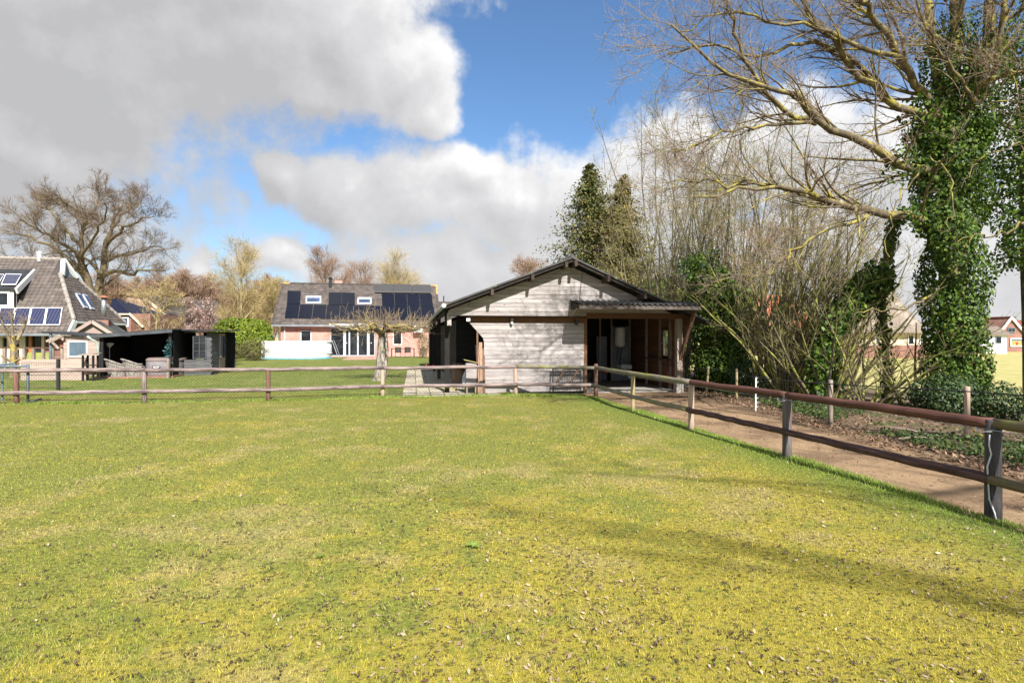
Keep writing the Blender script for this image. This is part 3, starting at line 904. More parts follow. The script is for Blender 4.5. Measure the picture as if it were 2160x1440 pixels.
blade_mesh('grass_fringe', x, Y, pad_z(x, Y) - .01, hg, (.003 + .002 * rng.random(len(x))) * np.clip(Y / 5, .9, 3), M['fringe_blade'], 'longer fresh green grass fringe along the foot of the rail fences')

def in_lawn(x, y):
    return (x < -2.0 - (y - 17.0) * .19) & (x > -19 - (y - 16) * .2) & (y > 16.0)
x, y, hg, wd = blades('l', 190000, in_lawn, '', None, hmul=1.2, xr=(-60, 960), ymin=16.2, ymax=50, near_pow=.75, wmul=1.1)
keep = ~((x > gr(840, 822).x - (y - 17) * .2) & (y < 24))
blade_mesh('lawn_grass', x[keep], y[keep], .012 + .012 * fbm2(x[keep], y[keep], 9, 3, .5), hg[keep], wd[keep], M['lawn_blade'], 'green garden lawn behind the wire-netted rail fence')
# ------------------------------------------------------------------ fences
def rail(pts, r, m, parent, name='rail', taper=.9, n=9, sides=10, wob=.012):
    """a round, slightly crooked log"""
    p, _ = resample(pts, [r] * len(pts), n)
    rr = np.linspace(r, r * taper, n) * (1 + .022 * np.array([random.uniform(-1, 1) for _ in range(n)]))
    if random.random() < .5: rr = rr[::-1]
    p[1:-1] += np.array([[random.uniform(-wob, wob) for _ in range(3)] for _ in range(n - 2)])
    mb = MB().tube([Vector(q) for q in p], list(rr), sides)
    off = parent.location
    mb.v = [(v[0] - off.x, v[1] - off.y, v[2] - off.z) for v in mb.v]
    return mb.build(name, m, parent, True)

def wpost(base, top_z, r, m, parent, name='post', lean=(0, 0), sides=12, bury=.12):
    b = Vector(base)
    zs = [b.z - bury, b.z + .25 * (top_z - b.z), b.z + .6 * (top_z - b.z), top_z - .012, top_z]
    pts = [(b.x + lean[0] * (z - b.z) - parent.location.x, b.y + lean[1] * (z - b.z) - parent.location.y, z - parent.location.z) for z in zs]
    rr = [r * 1.05, r * (1 + random.uniform(-.04, .04)), r * (1 + random.uniform(-.04, .04)), r * .97, r * .84]
    return MB().tube(pts, rr, sides).build(name, m, parent, True)

# rail fence across the back of the paddock, with netting
LP = [(-235, 857), (35, 853), (305, 850), (566, 846), (807, 838), (1088, 834)]
LB = [gr(*p) for p in LP] + [gr(1257, 838)]
fl = root('rail_fence', (LB[0].x, LB[0].y, 0), 'weathered grey two-rail log fence with wire netting between paddock and garden', 'fence')
LM = [M['post_red'], M['post_red'], M['rail_grey'], M['post_red'], M['post_tan'], M['post_tan']]
for b, m_ in zip(LB[:-1], LM):
    wpost(b, .83, .058, m_, fl, lean=(random.uniform(-.02, .02), 0))
topz = [.875, .868, .862, .855, .845, .85, .84]; lowz = [.30, .30, .31, .315, .325, .335, .35]
for z_, off in ((topz, -.02), (lowz, -.085)):
    for a, b in ((0, 2), (2, 4), (4, 5), (5, 6)):
        pts = [Vector((LB[i].x + (.03 if i == b and b < 6 else 0), LB[i].y + off, z_[i])) for i in range(a, b + 1)]
        pts[0].z += random.uniform(-.01, .01)
        rail(pts, .055, M['rail_grey'] if a < 5 or z_ is lowz else M['rail_lichen'], fl, n=14 if b - a > 1 else 8)
# netting: two families of slanted wires tied to the posts
mbn = MB()
sv, st = [], []
cell = .085; hN = .80
xs = [p.x for p in LB]; ys = [p.y + .07 for p in LB]
def nety(x): return float(np.interp(x, xs, ys)) + .015 * math.sin(x * 3.1)
x0, x1 = xs[0], xs[-1] - .02
P_, R_ = [], []
k = x0 - hN
while k < x1:
    for s in (1, -1):
        pts = []
        for j in range(3):
            zz = hN * j / 2; xx = k + (zz if s > 0 else hN - zz)
            xx = min(max(xx, x0), x1)
            pts.append((xx - fl.location.x, nety(xx) - fl.location.y, .015 + zz + .015 * math.sin(k * .9)))
        P_.append(pts); R_.append([.0026] * 3)
    k += cell
for zz in (.02, .42, .81):
    for i in range(60):
        a, b = x0 + (x1 - x0) * i / 60, x0 + (x1 - x0) * (i + 1) / 60
        P_.append([(q - fl.location.x, nety(q) - fl.location.y, zz + .01 * math.sin(q)) for q in (a, (a + b) / 2, b)]); R_.append([.0028] * 3)
v, f, r_ = tubes_np([(np.array(P_), np.array(R_), 3, 0)])
tag(link('wire_netting', np_mesh('wire_netting', v, f), M['wire'], fl), kind='stuff')

# rail fence along the track
RB = [gr(1257, 838), gr(1335, 867), gr(1458, 905), gr(1660, 965), gr(2095, 1095)]
d_ = RB[4] - RB[3]
RB.append(RB[4] + Vector((.42, -2.3, 0)))
RB.append(RB[5] + Vector((.42, -2.3, 0)))
fr = root('rail_fence', (RB[0].x, RB[0].y, 0), 'brown and mossy two-rail log fence running beside the dirt track', 'fence')
for b, m_, r_, tz in zip(RB, [M['post_red'], M['post_lichen'], M['post_tan'], M['post_slate'], M['post_black'], M['post_tan'], M['post_tan']],
                         [.058, .047, .054, .063, .066, .066, .066], [.955, .82, .83, .90, .935, .89, .89]):
    wpost((b.x, b.y, -.05), tz, r_, m_, fl if False else fr, sides=16)
tz = [.86, .865, .875, .885, .90, .91, .91]; lz = [.345, .352, .365, .375, .385, .39, .39]
RM_T = [M['rail_lichen'], M['rail_lichen'], M['rail_brown'], M['rail_brown'], M['rail_olive'], M['rail_olive']]
RM_L = [M['rail_lichen'], M['rail_lichen'], M['rail_dark'], M['rail_dark'], M['rail_olive'], M['rail_olive']]
sx = Vector((-.98, -.2, 0))
for zz, mm, off, rr in ((tz, RM_T, .008, .054), (lz, RM_L, .066, .050)):
    for a, b in ((0, 2), (2, 3), (3, 4), (4, 6)):
        pts = [RB[i] + sx * off + Vector((0, 0, zz[i])) for i in range(a, b + 1)]
        d = (pts[-1] - pts[0]).normalized(); pts[-1] += d * .02
        rail(pts, rr, mm[a], fr, n=14, sides=16, wob=.008)
off = fr.location
# electric wire with insulators under the top rail
def rel(p): return Vector(p) - off
mb = MB()
wp = [RB[i] + sx * .062 + Vector((0, 0, tz[i] - .058)) for i in range(7)]
mb.tube([rel(p) for p in wp], .003, 5)
mb.build('electric_wire', M['zinc'], fr)
for i in (1, 2, 3, 4):
    p = wp[i] - (wp[i + 1] - wp[i]).normalized() * -.04 + Vector((0, 0, -.012))
    d = (wp[i - 1] - wp[i]).normalized()
    mb = MB().tube([rel(p), rel(p + d * .06 + Vector((0, 0, -.01))), rel(p + d * .10 + Vector((0, 0, -.028))), rel(p + d * .14 + Vector((0, 0, -.02))), rel(p + d * .15 + Vector((0, 0, .02)))], .006, 6)
    mb.build('insulator_hook', M['rope'], fr, True)
b = RB[4]
cp = [(-.065, -.04, .80), (-.072, -.04, .70), (-.058, -.048, .62), (-.08, -.03, .50), (-.072, -.035, .30), (-.07, -.04, .2), (-.04, -.062, .08), (-.025, -.066, .0)]
MB().tube([rel(b + Vector(c)) for c in cp], .007, 6).build('hanging_cord', M['rope'], fr, True)
cp = [(-.02, .28, .80), (-.06, .20, .83), (-.08, .10, .80), (-.085, .02, .78)]
MB().tube([rel(b + Vector(c)) for c in cp], .005, 6).build('yellow_cord', M['yellowrope'], fr, True)
MB().tube([rel(b + Vector((-.07, -.06, .33))), rel(b + Vector((-.16, -.2, .24)))], .003, 5).build('loose_wire', M['darkmetal'], fr)

# electric tape fence in front of the hedge
EB = [gr(1490, 832), gr(1554, 840), gr(1595, 862), gr(1752, 888), gr(2040, 925)]
fe = root('electric_fence', (EB[0].x, EB[0].y, -.05), 'low black electric tape fence on thin posts along the hedge', 'fence')
EZ = [.78, .80, .76, .78, .82]
EM = [M['post_lichen'], M['post_lichen'], M['white'], M['timber'], M['post_tan']]
for i, b in enumerate(EB):
    if i == 2:
        mb = MB()
        q = b - fe.location
        mb.tube([(q.x - .012, q.y, 0), (q.x - .006, q.y, .82)], .016, 6)
        for z_ in (.1, .2, .3, .42, .55, .68, .78):
            mb.tube([(q.x, q.y, z_), (q.x + .035, q.y - .01, z_), (q.x + .04, q.y - .01, z_ + .03)], .006, 5)
        mb.build('plastic_post', M['white'], fe)
    else:
        wpost((b.x, b.y, -.05), .84 if i != 4 else .88, .034 if i < 2 else .045, EM[i], fe, lean=(.09, .05) if i == 0 else (0, 0))
tp = [gr(1445, 838) + Vector((-.2, 4.2, .84)) ] + [Vector((b.x - .04, b.y - .04, z_)) for b, z_ in zip(EB, EZ)] + [Vector((8.3, 7.0, .83)), Vector((9.2, 4.2, .83))]
P_, R_ = resample(tp, [.009] * len(tp), 40)
P_[:, 2] -= .02 * np.abs(np.sin(np.linspace(0, 7, 40)))
v, f, r_ = tubes_np([((P_ - np.array(fe.location))[None] * 1.0, np.full((1, 40), .011), 5, 0)])
link('fence_tape', np_mesh('fence_tape', v, f), M['blacktape'], fe)
MB().tube([EB[3] - fe.location + Vector((0, 0, .82)), EB[3] - fe.location + Vector((0, 0, .97))], .008, 6).build('insulator', M['darkmetal'], fe)
# ------------------------------------------------------------------ barn
BF = Frame(gr(1021, 830), R(9.8))
barn = root('barn', BF.o, 'wide timber stable barn with silvery weathered boards and open dark bays', 'barn', BF.rot)
VG, VR = -.24, -.72                       # gable plane, roof verge plane
DEPTH = 17.5

def uz(x, y, v): return BF.on(x, y, v)
def slab(pts, v0, v1, name, m, parent=barn):
    """upright plate: outline (u,z) between depths v0 and v1"""
    return MB().prism([(u, v0, z) for u, z in pts], [(u, v1, z) for u, z in pts]).build(name, m, parent)

def clad(left, right, z0, z1, course, v, m, joints=1, th=.022, name='board', parent=barn, vert=False):
    """horizontal boards one by one, clipped by left(z) and right(z)"""
    z = z0; k = 0
    while z < z1 - .01:
        zt = min(z + course, z1); a, b = z + .003, zt - .004
        l0, l1, r0, r1 = left(a), left(b), right(a), right(b)
        if r0 - l0 < .08: break
        cuts = [0.0] + sorted(random.choice((.28, .42, .55, .7)) + random.uniform(-.03, .03) for _ in range(joints if r0 - l0 > 1.2 else 0)) + [1.0]
        for i in range(len(cuts) - 1):
            g0 = .002 if i else 0; g1 = .002 if i < len(cuts) - 2 else 0
            q = lambda l, r, c: l + (r - l) * c
            pts = [(q(l0, r0, cuts[i]) + g0, a), (q(l0, r0, cuts[i + 1]) - g1, a), (max(q(l1, r1, cuts[i + 1]) - g1, q(l1, r1, cuts[i]) + .01), b), (q(l1, r1, cuts[i]) + g0, b)]
            dv = random.uniform(-.003, .003)
            mb = MB().prism([(pts[0][0], v - .006 + dv, a), (pts[1][0], v - .006 + dv, a), (pts[2][0], v + .004 + dv, b), (pts[3][0], v + .004 + dv, b)],
                            [(p[0], v + th, p[1]) for p in pts])
            mb.build(name, m, parent)
        z = zt; k += 1

# key points of the front
uL, zT = uz(990, 680, 0); u1, _ = uz(1021, 715, 0); z1_ = uz(1021, 715, 0)[1]
uJ = uz(1232, 760, 0)[0]
zG0 = uz(945, 665, VG)[1]; uGL = uz(945, 665, VG)[0]
aU, aZ = uz(1208, 541, VR)                # ridge at the verge
eLu, eLz = uz(940, 640, VR)
eRu, eRz = uz(1420, 641, VR)
slR = (aZ - eRz) / (eRu - aU); slL = (aZ - eLz) / (aU - eLu)
uR = uz(1442, 700, 0)[0]                  # right side wall
eRu2 = uR + .55; eRz2 = aZ - slR * (eRu2 - aU)
eLu2 = eLu - .02; eLz2 = aZ - slL * (aU - eLu2)
def roofz(u, drop=0.0): return (aZ - slL * (aU - u) if u < aU else aZ - slR * (u - aU)) - drop
# backing behind the boards so that gaps read dark
slab([(uL + .05, zT), (uJ - .01, zT), (uJ - .01, 0.05), (u1 + .02, .05), (u1 + .02, z1_)], .03, .06, 'backing', M['darkwood'])
def leftL(z): return u1 if z <= z1_ else u1 + (uL - u1) * (z - z1_) / (zT - z1_)
clad(leftL, lambda z: uJ, .03, zT, .128, 0, M['silver'])
# brown board under the gable
slab([(uL - .03, zT + .006), (uJ, zT + .006), (uJ, zG0 + .03), (uL - .03, zG0 + .03)], -.012, .03, 'fascia_board', M['brownboard'])
# gable
dg = .20
def gl(z):
    lim = aU - (aZ - dg - z) / slL
    return max(uGL, lim)
uGR = uz(1408, 650, VG)[0]
def grr(z):
    return min(aU + (aZ - dg - z) / slR, uGR + .9)
clad(gl, grr, zG0, aZ - dg - .05, .130, VG, M['silver'])
slab([(uGL + .02, zG0 + .01), (uGR + .6, zG0 + .01), (aU, aZ - .22)], VG + .03, VG + .06, 'backing', M['darkwood'])
slab([(uGL, zG0 - .012), (uGR + .6, zG0 - .012), (uGR + .6, zG0 - .002), (uGL, zG0 - .002)], VG - .004, .03, 'soffit', M['darkwood'])
MB().beam((uz(1228, 574, VG)[0], VG - .02, uz(1228, 574, VG)[1]), (uz(1221, 640, VG)[0], VG - .02, uz(1221, 640, VG)[1]), .012, .012, up=(0, 1, 0)).build('cable', M['darkmetal'], barn)
# roof: two sheets with their barge boards
for s, (eu, ez) in ((0, (eLu2, eLz2)), (1, (eRu2, eRz2))):
    th = .055
    MB().prism([(aU, VR, aZ), (eu, VR, ez), (eu, VR, ez - th), (aU, VR, aZ - th)], [(aU, DEPTH, aZ), (eu, DEPTH, ez), (eu, DEPTH, ez - th), (aU, DEPTH, aZ - th)]).build('roof_sheet', M['roofsheet'], barn)
    k = .10
    MB().prism([(aU, VR + .05, aZ - th - .003), (eu, VR + .05, ez - th - .003), (eu, VR + .05, ez - th - k), (aU, VR + .05, aZ - th - k)],
               [(aU, VR + .085, aZ - th - .003), (eu, VR + .085, ez - th - .003), (eu, VR + .085, ez - th - k), (aU, VR + .085, aZ - th - k)]).build('barge_board', M['darkwood'], barn)
M['purlin'] = mat('dark_brown_timber', (.085, .055, .042), (.05, .034, .027), scale=5, rough=.85, rnd=.2)
MB().tube([(aU, VR - .01, aZ + .012), (aU, DEPTH, aZ + .012)], .06, 8).build('ridge_cap', M['roofsheet'], barn, True)
for x_, y_ in ((1194, 553), (1123, 580), (1038, 613), (1214, 553), (1283, 587), (1360, 624)):
    u_, z_ = uz(x_, y_, VR)
    MB().box((u_, (VR + VG) / 2 - .02, roofz(u_, .17)), (.085, VG - VR + .12, .17), Matrix.Rotation(math.atan(slL) if u_ < aU else -math.atan(slR), 3, 'Y') if False else None).build('purlin', M['purlin'], barn)
# gutter and downpipe on the left eave
MB().tube([(eLu2 - .03, VR, eLz2 - .05), (eLu2 - .03, DEPTH, eLz2 - .08)], .065, 10).build('gutter', M['zinc'], barn, True)
MB().tube([(eLu2 - .03, VR - .012, eLz2 - .05), (eLu2 - .03, VR - .004, eLz2 - .05)], .062, 10).build('gutter_end', M['white'], barn)
MB().tube([(eLu2 + .02, DEPTH - .3, eLz2 - .1), (eLu2 + .05, DEPTH - .3, 0)], .045, 8).build('downpipe', M['zinc'], barn, True)
# left side: posts, dark inner walls, set back from the eave
uS = eLu2 + .12
for v_ in (.3, 6.0, 11.5, DEPTH - .4):
    MB().span((uS - .07, v_ - .07, -.05), (uS + .07, v_ + .07, roofz(uS) - .1)).build('post', M['darkwood'], barn)
slab([(uS - .03, roofz(uS) - .28), (uS + .03, roofz(uS) - .28), (uS + .03, roofz(uS) - .1), (uS - .03, roofz(uS) - .1)], .2, DEPTH - .2, 'eave_beam', M['darkwood'])
slab([(uGL - .02, zG0 - .3), (uGL + .1, zG0 - .3), (uGL + .1, zG0 + .06), (uGL - .02, zG0 + .06)], -.22, -.05, 'corner_post_head', M['silver'])
def sidewall(u, v0, v1, z1, m, course=.15, name='side_board'):
    z = .0
    while z < z1 - .02:
        zt = min(z + course, z1)
        MB().prism([(u, v0, z), (u, v1, z), (u, v1, zt - .006), (u, v0, zt - .006)], [(u + .025, v0, z), (u + .025, v1, z), (u + .015, v1, zt - .006), (u + .015, v0, zt - .006)]).build(name, m, barn)
        z = zt
sidewall(uS + .5, 3.4, DEPTH - .5, 2.35, M['blackboard'])
vI = 3.4
clad(lambda z: uS + .52, lambda z: u1 + 1.6, 0, 2.55, .15, vI, M['blackboard'], joints=0, name='inner_board')
slab([(uS, 0), (uR, 0), (uR, zG0), (aU, aZ - .3), (uS, zG0)], DEPTH - .3, DEPTH - .2, 'rear_wall', M['blackboard'])
# partition between the left bay and the right bay
MB().span((u1 + 1.6, .06, -.05), (u1 + 1.68, 8, 2.9)).build('partition_wall', M['blackboard'], barn)
# jamb of the right bay
MB().span((uJ, -.02, -.06), (uJ + .09, .12, zG0 + .02)).build('door_jamb', M['brownboard'], barn)
MB().span((uJ + .02, .12, -.06), (uJ + .06, 4.2, 2.9)).build('bay_side_wall', M['blackboard'], barn)
# right bay: back wall, pale partition with boiler and sink, posts, right wall with window
vB = 4.3
slab([(uJ, -.05), (uR, -.05), (uR, 2.9), (uJ, 2.9)], vB + 1.0, vB + 1.06, 'back_wall', M['blackboard'])
p0 = uz(1265, 800, vB)[0]; p1 = uz(1289, 800, vB)[0]; p2 = uz(1326, 800, vB)[0]; p3 = uz(1376, 800, vB)[0]
slab([(p0, .0), (p1 - .03, .0), (p1 - .03, 1.75), (p0, 1.75)], vB + .4, vB + .44, 'partition_panel', M['panelgrey'])
slab([(p1, .0), (p2, .0), (p2, 2.15), (p1, 2.15)], vB, vB + .04, 'partition_panel', M['panelgrey'])
for u_ in (p0, p1, p2 + .03):
    MB().span((u_ - .035, vB - .06, -.05), (u_ + .035, vB - .004, 2.75)).build('stud', M['timber'], barn)
bu, bz = uz(1308, 697, vB - .25)
# side wall on the right, boards seen from inside, with a window in it
def winboards():
    z = -.03
    w0, wz0 = BF.onu(1396, 752, uR); w1 = BF.onu(1411, 752, uR)[0]
    wa, wb = sorted((w0, w1)); wz1 = BF.onu(1403, 694, uR)[1]
    while z < 2.55:
        zt = z + .16
        for a, b in (((.1, wa), (wb, vB + 1)) if (zt > wz0 and z < wz1) else ((.1, vB + 1),)):
            if b - a > .05:
                MB().prism([(uR, a, z), (uR, b, z), (uR, b, zt - .005), (uR, a, zt - .005)], [(uR + .03, a, z), (uR + .03, b, z), (uR + .02, b, zt - .005), (uR + .02, a, zt - .005)]).build('side_board', M['brownboard'], barn)
        z = zt
    return wa, wb, wz0, wz1
wa, wb, wz0, wz1 = winboards()
for a_, b_, c_, d_ in ((.1, wa, -.05, 2.6), (wb, vB + 1, -.05, 2.6), (wa, wb, -.05, wz0), (wa, wb, wz1, 2.6)):
    MB().span((uR + .034, a_, c_), (uR + .05, b_, d_)).build('backing', M['darkwood'], barn)  # dark sheets added to stop light leaking between the side boards
win = MB()
for a, b, c, d in ((wa, wb, wz0, wz0 + .05), (wa, wb, wz1 - .05, wz1), (wa, wa + .05, wz0 + .05, wz1 - .05), (wb - .05, wb, wz0 + .05, wz1 - .05)):
    win.span((uR - .02, a, c), (uR + .035, b, d))
wo = win.build('window', M['brownboard'], barn)
MB().span((uR - .01, (wa + wb) / 2 - .02, wz0 + .05), (uR + .02, (wa + wb) / 2 + .02, wz1 - .05)).span((uR - .012, wa + .05, (wz0 + wz1) / 2 - .018), (uR + .018, wb - .05, (wz0 + wz1) / 2 + .018)).build('glazing_bar', M['white'], wo)
m_, q_, b_, o_ = new_mat('clear_pane'); b_.inputs['Base Color'].default_value = (.9, .92, .92, 1); b_.inputs['Transmission Weight'].default_value = 1.0; b_.inputs['Roughness'].default_value = .02; b_.inputs['IOR'].default_value = 1.02
M['clear'] = m_
MB().span((uR + .004, wa + .05, wz0 + .05), (uR + .008, wb - .05, wz1 - .05)).build('pane', M['clear'], wo)
for v_ in (.9, 1.7, 2.9):
    MB().span((uR - .07, v_ - .05, -.05), (uR - .004, v_ + .05, 2.5)).build('stud', M['timber'], barn)
MB().span((uR - .12, .3, wz0 - .12), (uR - .01, 3.2, wz0 - .06)).build('shelf_rail', M['browntimber'], barn)
# corner post with concrete foot, brace and flared gusset of boards
pu_, _ = uz(1431, 800, -.12)
MB().span((pu_ - .09, -.22, .42), (pu_ + .09, -.05, zG0 + .05)).build('corner_post', M['timber'], barn)
MB().span((pu_ - .12, -.25, -.1), (pu_ + .12, -.02, .42)).build('post_foot', M['concrete'], barn)
b0 = uz(1437, 762, -.3); b1 = uz(1464, 655, -.9)
MB().beam((b0[0], -.16, b0[1]), (b1[0], -.95, b1[1]), .10, .08).build('brace', M['browntimber'], barn)
zq = .85
while zq < zG0:
    fr_ = (zq - .85) / (zG0 - .85)
    MB().prism([(pu_ + .08, -.10, zq), (pu_ + .1 + .30 * fr_, -.10, zq), (pu_ + .1 + .30 * (fr_ + .09), -.10, zq + .145), (pu_ + .08, -.10, zq + .145)],
               [(pu_ + .08, -.075, zq), (pu_ + .1 + .30 * fr_, -.075, zq), (pu_ + .1 + .30 * (fr_ + .09), -.075, zq + .145), (pu_ + .08, -.075, zq + .145)]).build('gusset_board', M['brownboard'], barn)
    zq += .15
M['fascia'] = mat('worn_dark_fascia', (.14, .115, .10), (.06, .048, .042), scale=5, stretch=(1, 1, 6), kind='pos', rough=.85)
# canopy over the right bay
VC = -1.22
cl0, cz0 = uz(1222, 643, VC); cr0, _ = uz(1478, 648, VC)
cb0, cbz = uz(1203, 640, VG); cbz = cbz + .06; cz0 = cz0 + .0
nw = int((cr0 - cl0) / .178 * 8)
us = np.linspace(cb0 - .02, cr0, nw)
wv = .028 * np.cos((us - cl0) / .178 * 2 * np.pi)
V_ = []
for v_, zb in ((VC - .05, cz0), (VG - .01, cbz)):
    for u_, w_ in zip(us, wv): V_.append((u_, v_, zb + w_ + .03))
for v_, zb in ((VC - .05, cz0), (VG - .01, cbz)):
    for u_, w_ in zip(us, wv): V_.append((u_, v_, zb + w_ + .018))
ii = np.arange(nw - 1)
fc = np.concatenate([np.stack([ii, ii + 1, ii + nw + 1, ii + nw], -1), np.stack([ii + 2 * nw, ii + 3 * nw, ii + 3 * nw + 1, ii + 2 * nw + 1], -1), np.stack([ii, ii + 2 * nw, ii + 2 * nw + 1, ii + 1], -1)])
cs = link('canopy_sheet', np_mesh('canopy_sheet', np.array(V_), fc, True), M['canopysheet'], barn)
fz = uz(1300, 652, VC)[1]
slab([(cl0, fz), (cr0, fz), (cr0, cz0 - .005), (cl0, cz0 - .005)], VC - .02, VC + .01, 'canopy_fascia', M['fascia'])
MB().prism([(cl0 - .02, VC, fz + .01), (cb0 + .0, VG - .03, zG0 + .20), (cb0 + .0, VG - .03, cbz - .01), (cl0 - .02, VC, cz0 + .0)],
           [(cl0 + .012, VC, fz + .01), (cb0 + .032, VG - .03, zG0 + .20), (cb0 + .032, VG - .03, cbz - .01), (cl0 + .012, VC, cz0 + .0)]).build('canopy_side_board', M['darkwood'], barn)
for k in range(6):
    u_ = cl0 + .1 + (cr0 - cl0 - .2) * k / 5
    MB().prism([(u_ - .03, VC + .02, fz + .03), (u_ + .03, VC + .02, fz + .03), (u_ + .03, VC + .02, cz0 - .04), (u_ - .03, VC + .02, cz0 - .04)],
               [(u_ - .03, VG, zG0 + .22), (u_ + .03, VG, zG0 + .22), (u_ + .03, VG, cbz - .05), (u_ - .03, VG, cbz - .05)]).build('canopy_rafter', M['browntimber'], barn)
MB().span((uJ, VG - .02, zG0 - .06), (uR + .1, .1, zG0 + .10)).build('lintel', M['brownboard'], barn)
a_ = uz(1204, 667, VG); MB().beam((a_[0], VG - .02, a_[1]), (cl0, VC + .15, fz + .03), .04, .04).build('canopy_strut', M['timber'], barn)
# lamps on the fascia board
for x_, y_ in ((1080, 678), (1216, 680), (988, 676)):
    u_, z_ = uz(x_, y_, -.12)
    if x_ == 988:
        MB().span((u_ - .06, -.16, z_ - .02), (u_ + .05, -.05, z_ + .08)).build('floodlight', M['white'], barn)
    else:
        lp = MB().span((u_ - .04, -.16, z_), (u_ + .04, -.02, z_ + .1)).build('wall_lamp', M['darkmetal'], barn)
        MB().lathe((u_, -.1, z_ - .075), [(.03, 0), (.042, .03), (.042, .07), (.03, .078)], 12).build('lamp_glass', M['white'] if x_ == 1080 else M['darkmetal'], lp)
# concrete floor slab inside
MB().span((uS - .1, .25, -.075), (uR + .1, DEPTH, -.035)).build('floor_slab', M['concrete'], barn)

def at(u, v, z=0.0):
    return BF.o + BF.u * u + BF.w * v + Vector((0, 0, z))
# things in and against the barn
bl = root('water_boiler', at(bu, vB - .25, bz - .55), 'white wall-hung water boiler on pale partition inside the barn bay', 'boiler', BF.rot)
MB().lathe((0, 0, 0), [(.03, -.10), (.10, -.085), (.19, -.03), (.20, .02), (.20, .62), (.185, .66), (.05, .68)], 24).build('tank', M['white'], bl, True)
MB().tube([(-.06, 0, -.08), (-.07, .1, -.35), (-.07, .18, -.62)], .012, 6).tube([(.08, 0, -.08), (.09, .12, -.3), (.05, .18, -.75), (.12, .15, -.9)], .012, 6).build('pipe', M['darkmetal'], bl)
MB().span((-.1, .16, .1), (.1, .235, .5)).build('bracket', M['darkmetal'], bl)
su, sz = uz(1317, 772, vB - .25)
sk = root('sink', at(su, vB - .25, sz - .1), 'small white wall sink below the boiler in the barn bay', 'sink', BF.rot)
mb = MB()
mb.span((-.20, -.22, 0), (.20, .22, .02)).span((-.22, -.24, .02), (.22, -.21, .16)).span((-.22, .21, .02), (.22, .24, .16)).span((-.22, -.21, .02), (-.19, .21, .16)).span((.19, -.21, .02), (.22, .21, .16))
mb.build('basin', M['white'], sk)
MB().tube([(0, 0, 0), (0, 0, -.2), (0, .1, -.28), (0, .2, -.28)], .025, 8).build('waste_pipe', M['white'], sk, True)
MB().tube([(0, .2, .16), (0, .2, .32), (0, .1, .36), (0, .04, .32)], .014, 8).build('tap', M['zinc'], sk, True)
# red ropes hanging on a stud
rp_ = root('rope_bundle', at(uR - .1, .9, .75), 'faded red ropes hung on a stud in the barn bay', 'rope', BF.rot)
for k in range(3):
    MB().tube([(-.02 * k, -.02, .25), (-.05 - .03 * k, -.08 * k, -.2), (-.02, -.05 * k, -.55 - .06 * k), (.0, .06, -.2), (0, .0, .25)], .012, 6).build('rope', M['red_plastic'], rp_, True)
# metal hay rack with timber brackets leaning on the front wall
h0 = uz(1163, 771, -.1); h1 = uz(1230, 806, -.1)
hr = root('hay_rack', at(h0[0], -.2, 0), 'rusty wire hay rack leaning against the weathered barn wall', 'rack', BF.rot)
wR, zA, zB = h1[0] - h0[0], h1[1], h0[1]
fr_m = MB()
for z_, t_ in ((zB, .03), (zA + .02, .04), (zB - .10, .02)):
    fr_m.span((0, -.05, z_ - t_), (wR, 0, z_))
fr_m.span((0, -.05, zA), (.03, -.002, zB - .03)).span((wR - .03, -.05, zA), (wR, -.002, zB - .03))
fr_m.build('frame', M['darkmetal'], hr)
for k in range(18):
    xx = .05 + (wR - .1) * k / 17
    MB().tube([(xx, -.03, .03), (xx, -.025, zB - .04)], .0045, 5).build('bar', M['darkmetal'], hr)
for xx in (.12, .55):
    MB().beam((xx, -.09, zA + .02), (xx + .28, -.09, zB - .06), .05, .05, up=(0, 1, 0)).build('timber_bracket', M['browntimber'], hr)
MB().span((0, -.06, -.02), (.03, -.01, zA)).build('leg', M['darkmetal'], hr)
MB().span((wR - .03, -.06, -.02), (wR, -.01, zA)).build('leg', M['darkmetal'], hr)

# planks leaning beside the wall
for k, (x_, top, wd_, m_) in enumerate(((1008.5, 728, .085, 'plank'), (1014, 722, .10, 'plank'), (1018.5, 735, .07, 'browntimber'), (1004, 700, .05, 'browntimber'))):
    u_, z_ = uz(x_, top, .12)
    o = MB().beam((0, 0, -.04), (.02 * k - .03, .3, z_), wd_, .03, up=(0, 1, 0)).build('leaning_plank', M[m_])
    o.location = at(u_, -.14 - .05 * k, 0); o.rotation_euler = (0, 0, BF.rot)
    tag(o, ('pale upright plank leaning at the barn wall corner, widest of four', 'tan upright plank leaning at the barn wall corner beside the widest', 'narrow dark brown plank leaning closest to the white barn boards', 'tallest thin dark batten leaning behind the planks at the barn corner')[k], 'plank')
# nest-box like cupboard with slanted lid
c0 = uz(983, 815, -.15); c1 = uz(1001, 815, -.15)
cw = c1[0] - c0[0] + .06
cb = root('feed_box', at(c0[0], -.2, 0), 'small grey wooden feed box with slanted lid on legs by the barn', 'box', BF.rot)
zc = uz(990, 762, -.15)[1]
MB().span((0, 0, .22), (cw, .35, zc - .05)).build('body', M['silver'], cb)
MB().prism([(-.06, -.05, zc + .04), (cw + .05, -.05, zc - .06), (cw + .05, .42, zc - .06), (-.06, .42, zc + .04)], [(-.06, -.05, zc + .06), (cw + .05, -.05, zc - .04), (cw + .05, .42, zc - .04), (-.06, .42, zc + .06)]).build('lid', M['post_lichen'], cb)
for a, b in ((.0, .0), (cw - .05, 0), (0, .3), (cw - .05, .3)):
    MB().span((a, b, -.05), (a + .05, b + .05, .218)).build('leg', M['post_lichen'], cb)
